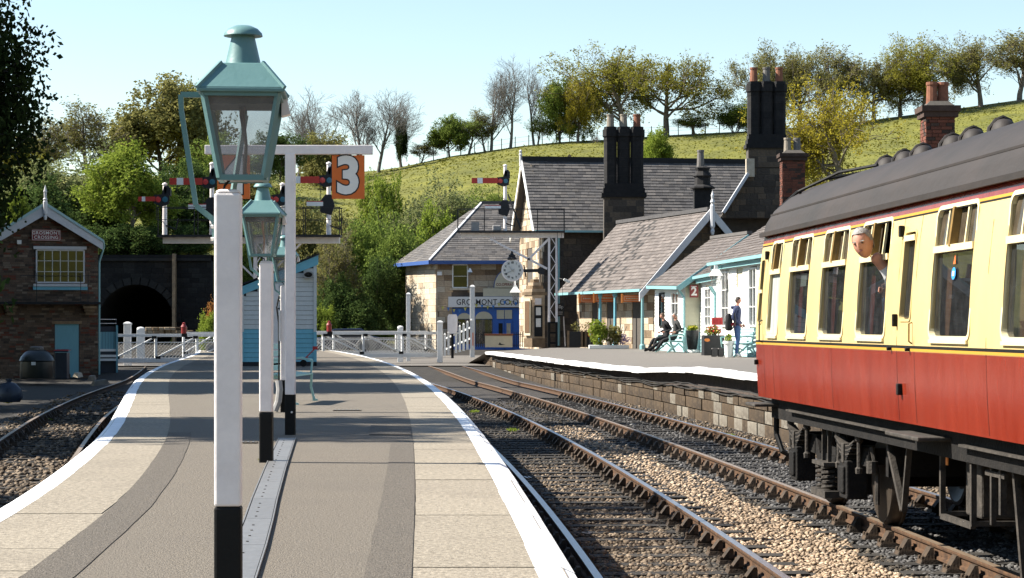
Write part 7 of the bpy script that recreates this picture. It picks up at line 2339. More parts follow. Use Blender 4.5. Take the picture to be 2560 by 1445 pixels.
# the dark yew at the upper left and the trees beyond the frame whose shade lies across the platform
t_ = Tree(131)
t_.grow(Vector((0, 0, 0)), Vector((0, 0, 1)), 5.5, .3, 0, cfg(levels=4, kids=[12, 6, 5, 3], ang=[68, 52, 48, 45], start=[.45, .2, .2, .2], ratio=[.5, .6, .6, .6], rmin=.015))
ex_, h_ = t_.extent(); PROTO['yew'] = (t_.wood('bark_dark'), t_.leaves('leaf_ever', 46, .075, .24), ex_, h_)
def free_tree(kind, x, y, H, W, label, group=None, z=-1.0):
    w_, lv, ex, h = PROTO[kind]
    t = thing('tree', label, 'tree', (x, y, z), random.uniform(0, 6), group)
    t.scale = (W / ex, W / ex, H / h)
    for nm, me in (('trunk', w_), ('crown', lv)):
        o = bpy.data.objects.new(nm, me); col.objects.link(o); o.parent = t
    return t
free_tree('yew', -15.5, 49.0, 15.5, 3.5, 'tall dark yew tree at the upper left corner')
SH = 'trees standing outside the left edge of the view'
free_tree('deep_b', -16.5, 25.0, 16.0, 3.6, 'tall tree left of the view whose shade crosses the platform by the sign post', SH)
free_tree('deep_a', -17.0, 39.5, 19.0, 4.0, 'tall tree left of the view whose shade crosses the platform beyond the bench', SH)
free_tree('deep_b', -21.5, 66.0, 18.0, 4.6, 'tall tree left of the view beside the signal box', SH)
free_tree('deep_a', -19.5, 58.0, 17.0, 4.2, 'tall tree left of the view shading the yard', SH)
free_tree('deep_b', -29.5, 77.0, 17.0, 5.5, 'tall tree left of the view behind the signal box yard', SH)
free_tree('deep_a', -27.5, 70.0, 16.0, 5.0, 'broad tree left of the view over the oil tank yard', SH)
# ---------------------------------------------------------------- people
mat('skin', (0.42, 0.2, 0.135), 0.55, 0.1, 10, c2=(0.5, 0.25, 0.17))
mat('hair_grey', (0.27, 0.25, 0.23), 0.8, 0.3, 40, 0.5, 60)
mat('hair_dark', (0.03, 0.022, 0.018), 0.7, 0.3, 40, 0.5, 60)
mat('hair_brown', (0.1, 0.06, 0.035), 0.7, 0.3, 40, 0.5, 60)
mat('cloth_navy', (0.035, 0.045, 0.10), 0.9, 0.25, 14, 0.4, 25)
mat('denim', (0.06, 0.11, 0.24), 0.9, 0.3, 10, 0.4, 25)
mat('cloth_black', (0.012, 0.012, 0.014), 0.9, 0.3, 12, 0.4, 25)
mat('cloth_charcoal', (0.035, 0.035, 0.034), 0.9, 0.3, 12, 0.4, 25)
mat('cloth_white', (0.55, 0.55, 0.56), 0.9, 0.15, 12, 0.4, 25)
mat('cloth_red', (0.34, 0.035, 0.04), 0.9, 0.25, 12, 0.4, 25)
mat('cloth_blue', (0.07, 0.12, 0.22), 0.9, 0.25, 12, 0.4, 25)

def head_mesh(c, r, face, up=(0, 0, 1), n=20):
    """a head with brow, eye sockets, nose, lips, chin and ears; face is where it looks"""
    f = Vector(face).normalized(); u = Vector(up); u = (u - f * u.dot(f)).normalized(); s = f.cross(u)
    vs, fs = [], []
    m = 16
    def bump(a, b, a0, b0, wa, wb): return math.exp(-((a - a0) / wa) ** 2 - ((b - b0) / wb) ** 2)
    for i in range(m + 1):
        th = math.pi * i / m
        for k in range(n):
            ph = 2 * math.pi * k / n
            x, y, z = math.sin(th) * math.cos(ph), math.sin(th) * math.sin(ph), math.cos(th)
            yaw = math.atan2(y, x)
            d = 1.0
            if abs(yaw) < 1.5:
                d += .20 * bump(yaw, z, 0, -.16, .17, .16) + .05 * bump(yaw, z, 0, .28, .5, .12) - .07 * bump(abs(yaw), z, .42, .06, .2, .1) + .06 * bump(yaw, z, 0, -.52, .28, .07) - .04 * bump(yaw, z, 0, -.42, .3, .04) + .08 * bump(yaw, z, 0, -.82, .4, .16)
            d += .16 * bump(abs(yaw), z, 1.62, -.05, .13, .2)
            w_ = .80 if z > -.2 else .80 - .25 * (-.2 - z)
            vs.append(Vector(c) + (f * x * d * .98 + s * y * d * w_ + u * z * 1.22 * (1 if z > 0 else 1.05)) * r)
    for i in range(m):
        for k in range(n):
            fs.append((i * n + k, i * n + (k + 1) % n, (i + 1) * n + (k + 1) % n, (i + 1) * n + k))
    return vs, fs, (f, s, u)
def hair_mesh(c, r, fr, lo=-.35, front=.42, th_=1.07):
    f, s, u = fr
    vs, fs = [], []
    m, n = 9, 20
    for i in range(m + 1):
        for k in range(n):
            ph = 2 * math.pi * k / n
            zl = lo + (front - lo) * smooth((math.cos(ph) + .35) / 1.1)
            z = 1 - (1 - zl) * i / m
            q = math.sqrt(max(0, 1 - z * z))
            x, y = q * math.cos(ph), q * math.sin(ph)
            t = th_ + .02 * math.sin(ph * 7 + i)
            vs.append(Vector(c) + (f * x * t + s * y * .82 * t + u * z * 1.24 * t) * r)
    for i in range(m):
        for k in range(n): fs.append((i * n + k, i * n + (k + 1) % n, (i + 1) * n + (k + 1) % n, (i + 1) * n + k))
    return vs, fs
def hand_mb(mb, w, d, size=1.0, curl=.5, side=1):
    """a palm with four fingers and a thumb, growing from the wrist w along d"""
    w, d = Vector(w), Vector(d).normalized()
    a = Vector((0, 0, 1)) if abs(d.z) < .8 else Vector((0, 1, 0))
    e = d.cross(a).normalized(); g = e.cross(d)
    k = size
    mb.tube([w, w + d * .04 * k, w + d * .085 * k], [.026 * k, .036 * k, .034 * k], 8)
    for i, ln in enumerate((.062, .074, .07, .055)):
        o = w + d * .08 * k + e * (.027 - .018 * i) * k * side
        p1 = o + d * ln * .5 * k; p2 = p1 + (d * (1 - curl) + g * -curl).normalized() * ln * .35 * k; p3 = p2 + (d * (.6 - curl) + g * -(curl + .3)).normalized() * ln * .25 * k
        mb.tube([o, p1, p2, p3], [.0095 * k, .009 * k, .008 * k, .006 * k], 6)
    o = w + d * .03 * k + e * .028 * k * side
    mb.tube([o, o + (d * .7 + e * .7 * side) * .04 * k, o + (d + e * .35 * side) * .066 * k], [.012 * k, .011 * k, .008 * k], 6)
def skin_body(J, E, regions, default, head=None, hands=(), name='body', parent=None):
    """grow one surface over the joints, colour it by the limb each face belongs to"""
    names = list(J)
    me = bpy.data.meshes.new('b')
    me.from_pydata([J[k][:3] for k in names], [(names.index(a), names.index(b)) for a, b in E], [])
    o = bpy.data.objects.new('b', me); col.objects.link(o)
    o.modifiers.new('s', 'SKIN')
    if not me.skin_vertices: me.skin_vertices.new()
    for i, k in enumerate(names):
        r = J[k][3]
        me.skin_vertices[0].data[i].radius = r if isinstance(r, (tuple, list)) else (r, r)
    me.skin_vertices[0].data[names.index('pelvis') if 'pelvis' in names else 0].use_root = True
    sd = o.modifiers.new('d', 'SUBSURF'); sd.levels = 2; sd.render_levels = 2
    dg = bpy.context.evaluated_depsgraph_get()
    ev = bpy.data.meshes.new_from_object(o.evaluated_get(dg))
    bpy.data.objects.remove(o); bpy.data.meshes.remove(me)
    mb = MB()
    mats = []
    def mi(m):
        if m not in mats: mats.append(m)
        return mats.index(m)
    mb.v = [tuple(v.co) for v in ev.vertices]
    segs = [(Vector(J[a][:3]), Vector(J[b][:3]), regions.get((a, b), regions.get(b, default))) for a, b in E]
    for p in ev.polygons:
        c = p.center
        best, bm = 1e9, default
        for a, b, m in segs:
            ab = b - a
            t = max(0, min(1, (c - a).dot(ab) / max(ab.length_squared, 1e-9)))
            dd = (c - a - ab * t).length
            if dd < best: best, bm = dd, m
        mb.f.append(tuple(p.vertices)); mb.m.append(mi(bm))
    bpy.data.meshes.remove(ev)
    fr = None
    if head:
        vs, fs, fr = head_mesh(*head)
        mb.cur = mi('skin'); mb.add(vs, fs)
    for h in hands:
        mb.cur = mi('skin'); hand_mb(mb, *h)
    ob = mb.build(name, mats, parent, smooth_=True)
    return ob, fr

def standing(label, loc, rz, top, legs, shoe, hair, H=1.8, arms='side', sleeve=None, look=(0, -1, 0)):
    """faces local -y"""
    t = thing('person', label, 'person', loc, rz)
    k = H / 1.8
    J = {'pelvis': (0, 0, .95, (.155, .115)), 'waist': (0, .0, 1.12, (.145, .105)), 'chest': (0, -.01, 1.33, (.18, .125)), 'sho': (0, .01, 1.46, (.14, .09)), 'neck': (0, .0, 1.54, .058), 'skull': (0, -.015, 1.62, .055)}
    E = [('pelvis', 'waist'), ('waist', 'chest'), ('chest', 'sho'), ('sho', 'neck'), ('neck', 'skull')]
    reg = {'waist': top, 'chest': top, 'sho': top, 'neck': top, 'skull': 'skin'}
    for s, n in ((-1, 'l'), (1, 'r')):
        J['hip' + n] = (s * .09, 0, .9, .10); J['knee' + n] = (s * .1, -.02 + .02 * s, .49, .068); J['ank' + n] = (s * .11, .03 + .03 * s, .09, .05); J['toe' + n] = (s * .13, -.13 + .03 * s, .045, .042)
        E += [('pelvis', 'hip' + n), ('hip' + n, 'knee' + n), ('knee' + n, 'ank' + n), ('ank' + n, 'toe' + n)]
        reg.update({'hip' + n: legs, 'knee' + n: legs, 'ank' + n: legs, 'toe' + n: shoe})
        J['shl' + n] = (s * .19, .01, 1.42, .068)
        if arms == 'pocket': J['elb' + n] = (s * .25, .08, 1.16, .052); J['wri' + n] = (s * .19, -.1, .99, .04)
        else: J['elb' + n] = (s * .23, .03, 1.14, .048); J['wri' + n] = (s * .17, -.14, .98, .036)
        E += [('sho', 'shl' + n), ('shl' + n, 'elb' + n), ('elb' + n, 'wri' + n)]
        reg.update({'shl' + n: top, 'elb' + n: sleeve or top, 'wri' + n: sleeve or top})
    hands = [((s * .18, -.13, .98), (-.2 * s, -.5, -.8), 1.0, .6, s) for s in (-1, 1)]
    ob, fr = skin_body(J, E, reg, legs, ((0, -.03, 1.69), .088, look), hands, 'body', t)
    mb = MB(); mb.add(*hair_mesh((0, -.03, 1.69), .088, fr)); mb.build('hair', hair, t, smooth_=True)
    t.scale = (k, k, k)
    return t
m1 = at(1843, 893, .19)
st = standing('man in navy hooded top and blue jeans standing beside the coach end', tuple(m1), R(70), 'cloth_navy', 'denim', 'cloth_white', 'hair_dark', 1.86, 'pocket')
mb = MB(); mb.lathe([(.05, 1.42), (.12, 1.44), (.15, 1.5), (.11, 1.53), (.06, 1.5)], (0, .06, 0), 14); mb.build('hood', 'cloth_navy', st, smooth_=True)
bp_ = thing('backpack', 'dark rucksack slung behind the man in the navy hooded top', 'bag', (m1.x - .27, m1.y - .08, m1.z + .86), R(70))
mb = MB(); mb.lathe([(.05, -.25), (.17, -.22), (.2, 0), (.17, .2), (.08, .28)], (0, 0, .2), 14, sx=.75, sy=.6); mb.build('pack', 'cloth_black', bp_, smooth_=True)
mb = MB(); mb.tube([(-.08, -.1, .42), (-.1, -.2, .5), (-.1, -.25, .2), (-.08, -.12, .0)], .02, 6); mb.build('strap', 'cloth_charcoal', bp_)
mb = MB(); mb.lathe([(.09, -.1), (.09, .1)], (.0, -.12, .15), 10, Matrix.Rotation(R(90), 3, 'X'), sy=.6); mb.build('pocket', 'cloth_red', bp_)
m2 = at(1856, 884, .19)
standing('dark haired person in black vest and white sleeves just behind the man in navy', tuple(m2), R(60), 'cloth_black', 'cloth_charcoal', 'cloth_black', 'hair_brown', 1.66, sleeve='cloth_white')

def seated(label, loc, rz, top, legs, hair, hairm_front=.42, stretch=1.0, lean=.15, armx=.0, look=(0, -1, 0)):
    """faces local -y, seat at z .44, hips at the origin"""
    t = thing('person', label, 'person', loc, rz)
    z0 = .53
    J = {'pelvis': (0, 0, z0, (.16, .13)), 'waist': (0, -.02 * lean + .06, z0 + .2, (.15, .12)), 'chest': (0, .05 - lean * .25, z0 + .42, (.18, .13)), 'sho': (0, .02 - lean * .5, z0 + .56, (.14, .09)), 'neck': (0, -.02 - lean * .6, z0 + .65, .056), 'skull': (0, -.05 - lean * .65, z0 + .72, .055)}
    E = [('pelvis', 'waist'), ('waist', 'chest'), ('chest', 'sho'), ('sho', 'neck'), ('neck', 'skull')]
    reg = {'waist': top, 'chest': top, 'sho': top, 'neck': top, 'skull': 'skin'}
    for s, n in ((-1, 'l'), (1, 'r')):
        q = stretch * (1 if s < 0 else .55)
        J['hip' + n] = (s * .1, -.06, z0 - .01, .105); J['knee' + n] = (s * .12, -.42 - .04 * q, z0 - .02 - .1 * q, .072); J['ank' + n] = (s * .11, -.46 - .38 * q, .1, .052); J['toe' + n] = (s * .13, -.62 - .38 * q, .06 + .1 * (q > .8), .045)
        E += [('pelvis', 'hip' + n), ('hip' + n, 'knee' + n), ('knee' + n, 'ank' + n), ('ank' + n, 'toe' + n)]
        reg.update({'hip' + n: legs, 'knee' + n: legs, 'ank' + n: legs, 'toe' + n: 'cloth_black'})
        J['shl' + n] = (s * .19, .02 - lean * .5, z0 + .52, .068); J['elb' + n] = (s * .26, .12 + armx, z0 + .3, .05); J['wri' + n] = (s * .2, -.12 + armx * 2, z0 + .22, .038)
        E += [('sho', 'shl' + n), ('shl' + n, 'elb' + n), ('elb' + n, 'wri' + n)]
        reg.update({'shl' + n: top, 'elb' + n: top, 'wri' + n: top})
    hc = (0, -.06 - lean * .68, z0 + .80)
    hands = [((s * .2, -.13 + armx * 2, z0 + .21), (-.3 * s, -.9, -.2), 1.0, .6, s) for s in (-1, 1)]
    ob, fr = skin_body(J, E, reg, legs, (hc, .088, look), hands, 'body', t)
    mb = MB(); mb.add(*hair_mesh(hc, .088, fr, front=hairm_front)); mb.build('hair', hair, t, smooth_=True)
    return t
YQ = 75.3
zq = .19
def pq(px): return (px - CX) * YQ / F
sd1 = seated('man in dark jacket lounging on the platform bench with legs stretched out', (pq(1686), YQ, zq), R(-78), 'cloth_charcoal', 'cloth_black', 'hair_grey', .5, 1.25, -.12, .06, (.3, -1, 0))
sd2 = seated('person with reddish face seated behind the lounging man on the bench', (pq(1668), YQ + .75, zq), R(-70), 'cloth_black', 'cloth_black', 'hair_brown', .42, .5, .1, .0, (-.4, -1, 0))

# ---------------------------------------------------------------- furniture of the far platform
def bench2(x, y, z, rz, label, L=1.9):
    t = thing('bench', label, 'bench', (x, y, z), rz)
    for k in range(6):
        mb = MB(); mb.box((0, -.1 - k * .078, .42), (L, .062, .026)); mb.build('seat_slat', 'paint_teal_pale', t)
    for k in range(4):
        mb = MB(); mb.box((0, -.02 + .028 * k, .54 + k * .105), (L, .022, .08)); mb.build('back_slat', 'paint_teal_pale', t)
    for sx in (-L / 2 + .08, L / 2 - .08):
        mb = MB()
        for pts in ([(sx, .12, .0), (sx, .0, .25), (sx, -.05, .41), (sx, .08, .9)], [(sx, -.62, .0), (sx, -.45, .2), (sx, -.52, .41), (sx, -.05, .39)], [(sx, -.3, .2), (sx, -.5, .3), (sx, -.54, .6), (sx, -.2, .64), (sx, 0, .62)], [(sx, -.55, .03), (sx, -.2, .34), (sx, .08, .05)]):
            for a, b in zip(pts, pts[1:]): mb.bar(a, b, .045, .045)
        mb.build('end_frame', 'paint_teal_pale', t)
    return t
bench2(pq(1689) + .12, YQ + .45, zq, R(-80), 'pale teal bench under the two seated people')
b2 = at(1872, 893, .19)
bench2(b2.x, b2.y + 1.0, .19, R(-80), 'pale teal bench beside the standing man, partly hidden by the coach')
leaf_mat('petal_red', (.35, .02, .02), (.6, .05, .06), .2, 0); leaf_mat('petal_yellow', (.5, .35, .03), (.7, .6, .1), .2, 0); leaf_mat('petal_lilac', (.3, .22, .42), (.5, .4, .6), .2, 0)
def plant(parent, c, h, w, n, m, size=.06, stems=True, name='foliage'):
    c = np.array(c)
    p = rng.normal(0, 1, (n, 3)); p /= np.linalg.norm(p, axis=1)[:, None]; p *= rng.random((n, 1)) ** .4
    p = c + p * np.array([w, w, h / 2]) + np.array([0, 0, h / 2])
    a = rng.normal(size=(n, 3)); a /= np.linalg.norm(a, axis=1)[:, None]
    b = rng.normal(size=(n, 3)); b -= (a * b).sum(1)[:, None] * a; b /= np.linalg.norm(b, axis=1)[:, None]
    sz = rng.uniform(.6, 1.3, (n, 1)) * size
    v = np.stack([p - a * sz, p + b * sz * .5, p + a * sz, p - b * sz * .5], 1).reshape(-1, 3)
    return np_mesh(name, v, np.arange(n * 4).reshape(-1, 4), m, parent)
mat('planter_black', (0.016, 0.016, 0.018), 0.45, 0.2, 8)
q = Vector(((1731 - CX) * 75.9 / F, 75.9, .19))
t = thing('barrel_planter', 'tall black tapered barrel planter on a white base right of the bench', 'planter', tuple(q))
mb = MB(); mb.lathe([(.16, .1), (.2, .3), (.24, .75), (.245, .8), (.21, .8), (.2, .72)], (0, 0, 0), 18); mb.build('tub', 'planter_black', t, smooth_=True)
mb = MB(); mb.lathe([(.3, 0), (.28, .06), (.17, .1)], (0, 0, 0), 18); mb.build('base', 'board_white', t)
plant(t, (0, 0, .76), .22, .2, 160, 'leaf_fresh', .06); plant(t, (0, 0, .85), .14, .2, 60, 'petal_yellow', .04, name='flowers')
q = at(1782, 888, .19)
t = thing('box_planter', 'black box planter with orange disc and red flowers near the standing man', 'planter', tuple(q), R(8))
mb = MB(); mb.bbox((-.34, -.22, 0), (.34, .22, .66)); mb.build('box', 'planter_black', t, bevel=.01)
mb = MB(); mb.lathe([(.09, 0), (.09, .012)], (-.24, -.222, .5), 18, Matrix.Rotation(R(90), 3, 'X'), sy=.6); mb.build('disc', 'orange_tag', t)
plant(t, (0, 0, .62), .35, .28, 260, 'leaf_green', .05); plant(t, (.02, -.05, .68), .3, .26, 130, 'petal_red', .04, name='flowers'); plant(t, (.05, -.05, .66), .2, .2, 60, 'petal_yellow', .035, name='flowers')
mb = MB(); mb.bbox((.0, .1, 1.0), (.36, .16, 1.24)); rb_ = mb.build('red_sign', 'red_paint', t)
mb = MB()
for k in range(3): mb.bbox((.05 + k * .1, .09, 1.05), (.11 + k * .1, .0995, 1.18))
mb.build('sign_marks', 'cloth_red', rb_)
mb = MB(); mb.bar((.1, .13, .6), (.1, .13, 1.02), .03); mb.build('sign_stake', 'iron_black', rb_)
for k, px in enumerate((1786, 1802)):
    q = at(px, 892, .19)
    t = thing('plant_stand', ['grey slatted plant stand left of the white flower pot', 'grey slatted plant stand touching the white flower pot'][k], 'stand', tuple(q))
    mb = MB(); mb.bbox((-.08, -.15, .24), (.08, .15, .27)); mb.build('top', 'pot_grey', t)
    mb = MB(); mb.bbox((-.08, -.17, .02), (.08, -.15, .24)); mb.build('front', 'pot_grey', t)
    mb = MB(); mb.bbox((-.08, .13, .0), (.08, .15, .24)); mb.build('back', 'planter_black', t)
q = at(1822, 893, .19)
t = thing('flower_pot', 'tall white flower pot at the feet of the standing man', 'pot', tuple(q))
mb = MB(); mb.lathe([(.11, 0), (.15, .4), (.18, .42), (.18, .5), (.15, .5), (.14, .45)], (0, 0, 0), 16); mb.build('pot', 'board_white', t, smooth_=True)
plant(t, (0, 0, .46), .25, .12, 90, 'leaf_fresh', .05)
q = at(1528, 872, .18)
t = thing('trough_planter', 'white trough planter with leafy shrubs before the verandah', 'planter', tuple(q))
mb = MB(); mb.bbox((-.95, -.25, 0), (.75, .3, .16)); mb.build('trough', 'board_white', t, bevel=.02)
plant(t, (-.55, 0, .15), 1.15, .42, 420, 'leaf_fresh', .10); plant(t, (.1, .05, .15), .9, .36, 420, 'leaf_olive', .08); plant(t, (.55, .05, .15), .5, .3, 200, 'petal_lilac', .05, name='flowers')
mb = MB()
for k in range(9): mb.tube([(-.6 + .12 * k, 0, .12), (-.62 + .14 * k, .02, .55), (-.7 + .17 * k, 0, .95)], .012, 4)
mb.build('stem', 'bark_dark', t)
q = at(1570, 868, .18)
t = thing('poppy_wreath', 'red flower wreath on a stand at the end of the white trough', 'wreath', tuple(q))
mb = MB(); mb.bar((0, .05, 0), (0, .05, .6), .03); mb.build('stand', 'iron_black', t)
wv = [plant(t, (.3 * math.cos(a), 0, .62 + .3 * math.sin(a)), .2, .1, 60, 'petal_red', .05, name='flowers') for a in np.arange(0, 6.2, .7)]
mb = MB(); mb.bbox((-.12, -.12, .72), (-.06, -.1, .88)); mb.build('card', 'board_white', t)
plant(t, (0, .0, .1), .4, .22, 120, 'leaf_rust', .06)
for k, (px, wd) in enumerate(((1442, .8), (1468, .5))):
    q = at(px, 868, .18)
    t = thing('bench_box', ['long dark stone trough beside the gantry foot', 'short dark stone trough with a pale corner post'][k], 'trough', tuple(q))
    mb = MB(); mb.bbox((-wd / 2, -.25, 0), (wd / 2, .25, .72)); mb.build('box', 'planter_black', t, bevel=.02)
    for s in (-1, 1):
        mb = MB(); mb.bbox((s * wd / 2 - .05, -.28, 0), (s * wd / 2 + .05, -.22, .76)); mb.build('corner_post', 'stone_brown', t)
    plant(t, (0, 0, .68), .5, .3, 110, 'leaf_olive', .05)
q = at(1475, 868, .18)
t = thing('marker_post', 'grey post with an orange and white disc before the troughs', 'post', tuple(q))
mb = MB(); mb.bar((0, -.3, 0), (0, -.3, .7), .07); mb.build('shaft', 'pot_grey', t)
mb = MB(); mb.lathe([(.12, 0), (.12, .02)], (0, -.335, .58), 18, Matrix.Rotation(R(90), 3, 'X')); dk = mb.build('disc', 'orange_tag', t)
mb = MB(); mb.bbox((-.03, -.36, .52), (.03, -.356, .64)); mb.build('disc_mark', 'board_white', dk)
q = at(1400, 866, .18)
t = thing('chalk_board', 'dark chalk board sign on two white legs at the gantry foot', 'sign', tuple(q))
s3 = q.y / F
mb = MB(); mb.bbox((-.2, -.03, 1.42), (.2, .01, 2.04)); bd = mb.build('board', 'eave_blue' if False else 'planter_black', t)
text('chalk_writing', '50p', .22, (0, -.034, 1.88), (1, 0, 0), (0, 0, 1), 'sign_white', bd, .001, .002)
for k in range(2):
    mb = MB(); mb.bbox((-.13 + .03 * k, -.034, 1.62 - .09 * k), (.13 - .02 * k, -.0305, 1.64 - .09 * k)); mb.build('chalk_line', 'paint_white', bd)
for s in (-1, 1):
    mb = MB(); mb.bar((s * .2 + .05, -.05, 0), (s * .17, -.01, 1.42), .05); mb.build('leg', 'paint_white', t)
q = P(1417, 702, 96)
t = thing('flood_light', 'small white flood light on a bracket beside the gantry post', 'light', tuple(q))
mb = MB(); mb.box((0, 0, 0), (.32, .2, .12), Matrix.Rotation(R(25), 3, 'Y')); mb.build('case', 'board_white', t, bevel=.02)
mb = MB(); mb.tube([(-.1, 0, .05), (-.35, .2, .12)], .02, 6); mb.build('bracket', 'iron_black', t)
q = P(1247, 868, 99)
t = thing('stall_box', 'beige boarded stall with orange top before the shop', 'stall', tuple(q))
mb = MB(); mb.bbox((-.65, -.3, 0), (.65, .3, .55)); mb.build('front', 'shop_cream', t)
mb = MB(); mb.bbox((-.68, -.33, .55), (.68, .33, .64)); mb.build('top', 'terracotta', t)
mb = MB(); mb.prism([(-.02, -.306, .12), (.1, -.306, .1), (.3, -.306, .13), (.12, -.306, .16), (.05, -.306, .24)], (0, .004, 0)); mb.build('bird_mark', 'sign_black', t)
for k, (xa, xb) in enumerate(((1186, 1212), (1280, 1306))):
    p0, p1 = P(xa, 868, 99.4), P(xb, 868, 99.4)
    t = thing('iron_railing', ['black iron railing left of the beige stall', 'black iron railing right of the beige stall'][k], 'railing', tuple(p0))
    w_ = p1.x - p0.x
    for j in range(6):
        mb = MB(); mb.bar((w_ * j / 5, 0, 0), (w_ * j / 5, 0, .72), .035); mb.build('bar', 'iron_black', t)
    for z in (.1, .6):
        mb = MB(); mb.bar((0, 0, z), (w_, 0, z), .03); mb.build('rail', 'iron_black', t)

# ---------------------------------------------------------------- behind the gates: parked car, stone wall
mat('car_paint', (0.012, 0.016, 0.035), 0.2, 0.1, 3, spec=.6)
def car(x, y, z, rz, label):
    t = thing('parked_car', label, 'car', (x, y, z), rz)
    prof = [(-2.0, .35), (-2.05, .7), (-1.75, .92), (-1.2, .98), (-.55, 1.42), (.9, 1.45), (1.5, 1.05), (1.95, .95), (2.05, .6), (2.0, .35)]
    mb = MB(); mb.prism([(px_, -.8, pz) for px_, pz in prof], (0, 1.6, 0)); mb.build('body', 'car_paint', t, bevel=.06)
    mb = MB(); mb.prism([(-1.05, -.805, 1.0), (1.38, -.805, 1.05), (.85, -.805, 1.38), (-.52, -.805, 1.36)], (0, -.004, 0)); mb.build('side_window', 'window_dark', t)
    for a in (-1.3, 1.3):
        for s in (-.78, .78):
            mb = MB(); mb.lathe([(.2, -.1), (.32, -.1), (.33, 0), (.32, .1), (.2, .1)], (a, s, .33), 18, Matrix.Rotation(R(90), 3, 'X')); mb.build('wheel', 'paint_black', t)
    for s in (-.55, .55):
        mb = MB(); mb.box((-2.03, s, .68), (.06, .3, .14)); mb.build('headlight', 'board_white', t, bevel=.02)
    return t
c_ = P(860, 815, 111); car(c_.x, 111, -.42, R(4), 'dark parked car seen through the right crossing gate')
t = thing('rubble_wall', 'low heap of pale stones in front of the tunnel mouth', 'wall', tuple(P(420, 842, 113)))
items = []
for j in range(3):
    for k in range(11 - j * 2):
        items.append((Vector((-1.6 + .32 * k + .3 * j + random.uniform(-.05, .05), random.uniform(-.1, .1), .1 + j * .17)), (1, 0, 0), (random.uniform(.24, .36), .3, .16), (0, 0, 1), random.randrange(3)))
pieces(t, 'stone', items, ['stone_brown', 'wallstone_a', 'stone_warm'], 300, .08)
for i, (px, py, z, mm, lb) in enumerate(((1282, 1078, -1.04, 'leaf_fresh', 'green weed growing by the shadowed ballast near the platform edge'), (1186, 1032, -1.04, 'leaf_fresh', 'small weed on the dark ballast beyond the shadow band'), (1822, 1093, -1.04, 'leaf_fresh', 'weed beside the far rail near the coach'), (20, 1008, -1.0, 'leaf_gold', 'yellow green weeds at the far left edge of the shaded track'), (118, 1052, -1.05, 'leaf_fresh', 'tiny weed between the rails of the shaded track'), (664, 1153, 0, 'leaf_olive', 'tuft of moss at the foot of the second lamp post'))):
    q = at(px, py, z)
    t = thing('weed', lb, 'weed', tuple(q))
    plant(t, (0, -.07 if z == 0 else 0, 0), .07 if z else .03, .13 if z else .07, 90, mm, .025 if z else .012)
for i, (px, py) in enumerate(((1465, 1335), (1316, 1195), (1580, 1062))):
    q = at(px, py, -1.03)
    mb = MB(); M = Euler((random.uniform(-.4, .4), .2, i)).to_matrix(); mb.box((0, 0, .01), (.09, .05, .006), M); mb.box((.05, .02, .012), (.05, .05, .006), M)
    o = mb.build('paper_scrap', 'board_white'); o.location = q
    tag(o, ['white scrap of litter on the ballast nearest the camera', 'white scrap of litter close to the platform edge rail', 'white scrap of litter between the far rails'][i], 'litter')
# fence along the crest
fn = thing('hill_fence', 'thin post and wire fence along the hill crest', 'fence', ((1250 - CX) * 229 / F, 229, 20))
pv = None
for k in range(26):
    px = 1050 + k * 34
    x = (px - CX) * 229.5 / F; z = ground_z(x, 229.5)
    mb = MB(); mb.bar((x, 229.5, z - .2), (x + random.uniform(-.05, .05), 229.5, z + 1.15), .09); mb.build('post', 'bark_grey', fn, world=True)
    if pv:
        for h in (.5, 1.0):
            mb = MB(); mb.bar((pv[0], 229.5, pv[1] + h), (x, 229.5, z + h), .02); mb.build('wire', 'bark_grey', fn, world=True)
    pv = (x, z)
x = (1417 - CX) * 215 / F
mb = MB(); mb.prism([(-.2, 0, 0), (.2, 0, 0), (.18, 0, .7), (0, 0, .85), (-.2, 0, .65)], (0, .2, 0)); o = mb.build('field_stone', 'stone_brown'); o.location = (x, 205, ground_z(x, 205) - .1); tag(o, 'upright weathered stone standing in the hill field', 'stone')

# ---------------------------------------------------------------- passengers
def cw(x, u, z): return basis(coach) @ Vector((x, -u, z + ZO))
cm = basis(coach).to_3x3()
lp = thing('person', 'white haired man leaning his head out of the coach window', 'person', tuple(cw(-1.0, 6.0, .45)), TH)
def lo(x, u, z): 
    v = Vector((x, -u, z)) - Vector((-1.0, -6.0, .45)); return v
J = {'pelvis': (*lo(-.85, 6.0, .72), (.17, .13)), 'waist': (*lo(-.95, 6.0, .95), (.16, .13)), 'chest': (*lo(-1.1, 6.02, 1.25), (.19, .14)), 'sho': (*lo(-1.2, 6.04, 1.50), (.12, .09)), 'neck': (*lo(-1.36, 6.06, 1.70), .062), 'skull': (*lo(-1.46, 6.08, 1.80), .06),
     'shll': (*lo(-1.18, 5.82, 1.44), .07), 'elbl': (*lo(-1.24, 5.76, 1.2), .05), 'wril': (*lo(-1.3, 5.88, 1.42), .036),
     'shlr': (*lo(-1.18, 6.24, 1.44), .07), 'elbr': (*lo(-1.2, 6.3, 1.2), .05), 'wrir': (*lo(-1.25, 6.15, 1.16), .036)}
E = [('pelvis', 'waist'), ('waist', 'chest'), ('chest', 'sho'), ('sho', 'neck'), ('neck', 'skull'), ('sho', 'shll'), ('shll', 'elbl'), ('elbl', 'wril'), ('sho', 'shlr'), ('shlr', 'elbr'), ('elbr', 'wrir')]
reg = {'waist': 'cloth_charcoal', 'chest': 'cloth_red', 'sho': 'cloth_red', 'neck': 'cloth_white', 'skull': 'skin', 'shll': 'cloth_blue', 'elbl': 'cloth_blue', 'wril': 'cloth_blue', 'shlr': 'cloth_blue', 'elbr': 'cloth_blue', 'wrir': 'cloth_blue'}
hc = lo(-1.56, 6.10, 1.905)
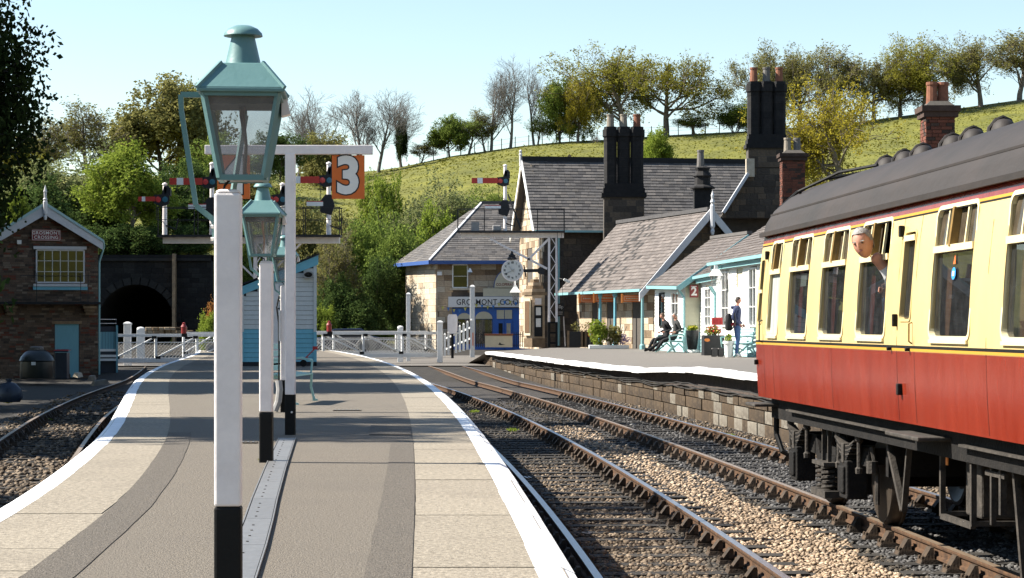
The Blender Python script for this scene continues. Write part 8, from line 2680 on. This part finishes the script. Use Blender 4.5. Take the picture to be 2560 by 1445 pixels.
fd = (-.55, -.8, -.22)
ob, fr = skin_body(J, E, reg, 'cloth_charcoal', (hc, .112, fd, (-.18, .05, 1)), [(lo(-1.3, 5.88, 1.42), (-.1, -.3, .9), 1.0, .6, 1), (lo(-1.25, 6.15, 1.16), (-.2, .5, -.7), 1.0, .5, -1)], 'body', lp)
mb = MB(); mb.add(*hair_mesh(hc, .112, fr, -.5, .66, 1.05)); mb.build('hair', 'hair_grey', lp, smooth_=True)
mat('eye_dark', (.02, .015, .012), .2); mat('lip', (.3, .1, .08), .5)
f_, s_v, u_ = fr
for k in (-1, 1):
    mb = MB(); c = Vector(hc) + (f_ * .86 + s_v * .33 * k + u_ * .08) * .112
    mb.lathe([(.0, -.006), (.013, -.003), (.014, .003), (0, .007)], c, 8); mb.build('eye', 'eye_dark', lp)
    mb = MB(); c = Vector(hc) + (f_ * .9 + s_v * .36 * k + u_ * .26) * .112; mb.bar(c - s_v * .02, c + s_v * .02, .008, .008); mb.build('eyebrow', 'hair_grey', lp)
c = Vector(hc) + (f_ * .965 - u_ * .5) * .112
mb = MB(); mb.bar(c - s_v * .026, c + s_v * .026, .008, .01); mb.build('mouth', 'lip', lp)
# seated passenger glimpsed lower in the next window
sp_ = thing('person', 'seated passenger with pale sleeve glimpsed low in the coach window', 'person', tuple(cw(-.8, 4.3, .45)), TH)
J = {'pelvis': (0, 0, .4, (.17, .14)), 'chest': (.0, .0, .72, (.19, .14)), 'sho': (0, .0, .86, (.13, .09)), 'neck': (-.0, -.02, .95, .056), 'skull': (-.0, -.03, 1.0, .05), 'shll': (-.2, 0, .82, .075), 'elbl': (-.33, .18, .66, .06), 'wril': (-.42, .42, .64, .045), 'shlr': (.2, 0, .82, .075), 'elbr': (.26, .12, .6, .06), 'wrir': (.2, .3, .55, .045)}
E = [('pelvis', 'chest'), ('chest', 'sho'), ('sho', 'neck'), ('neck', 'skull'), ('sho', 'shll'), ('shll', 'elbl'), ('elbl', 'wril'), ('sho', 'shlr'), ('shlr', 'elbr'), ('elbr', 'wrir')]
ob, fr = skin_body(J, E, {'skull': 'skin', 'neck': 'skin'}, 'cloth_white', ((0, -.05, 1.1), .1, (0, 1, -.2)), [((-.42, .42, .64), (0, 1, -.2), 1.0, .5, 1)], 'body', sp_)
mb = MB(); mb.add(*hair_mesh((0, -.05, 1.1), .1, fr)); mb.build('hair', 'hair_grey', sp_, smooth_=True)
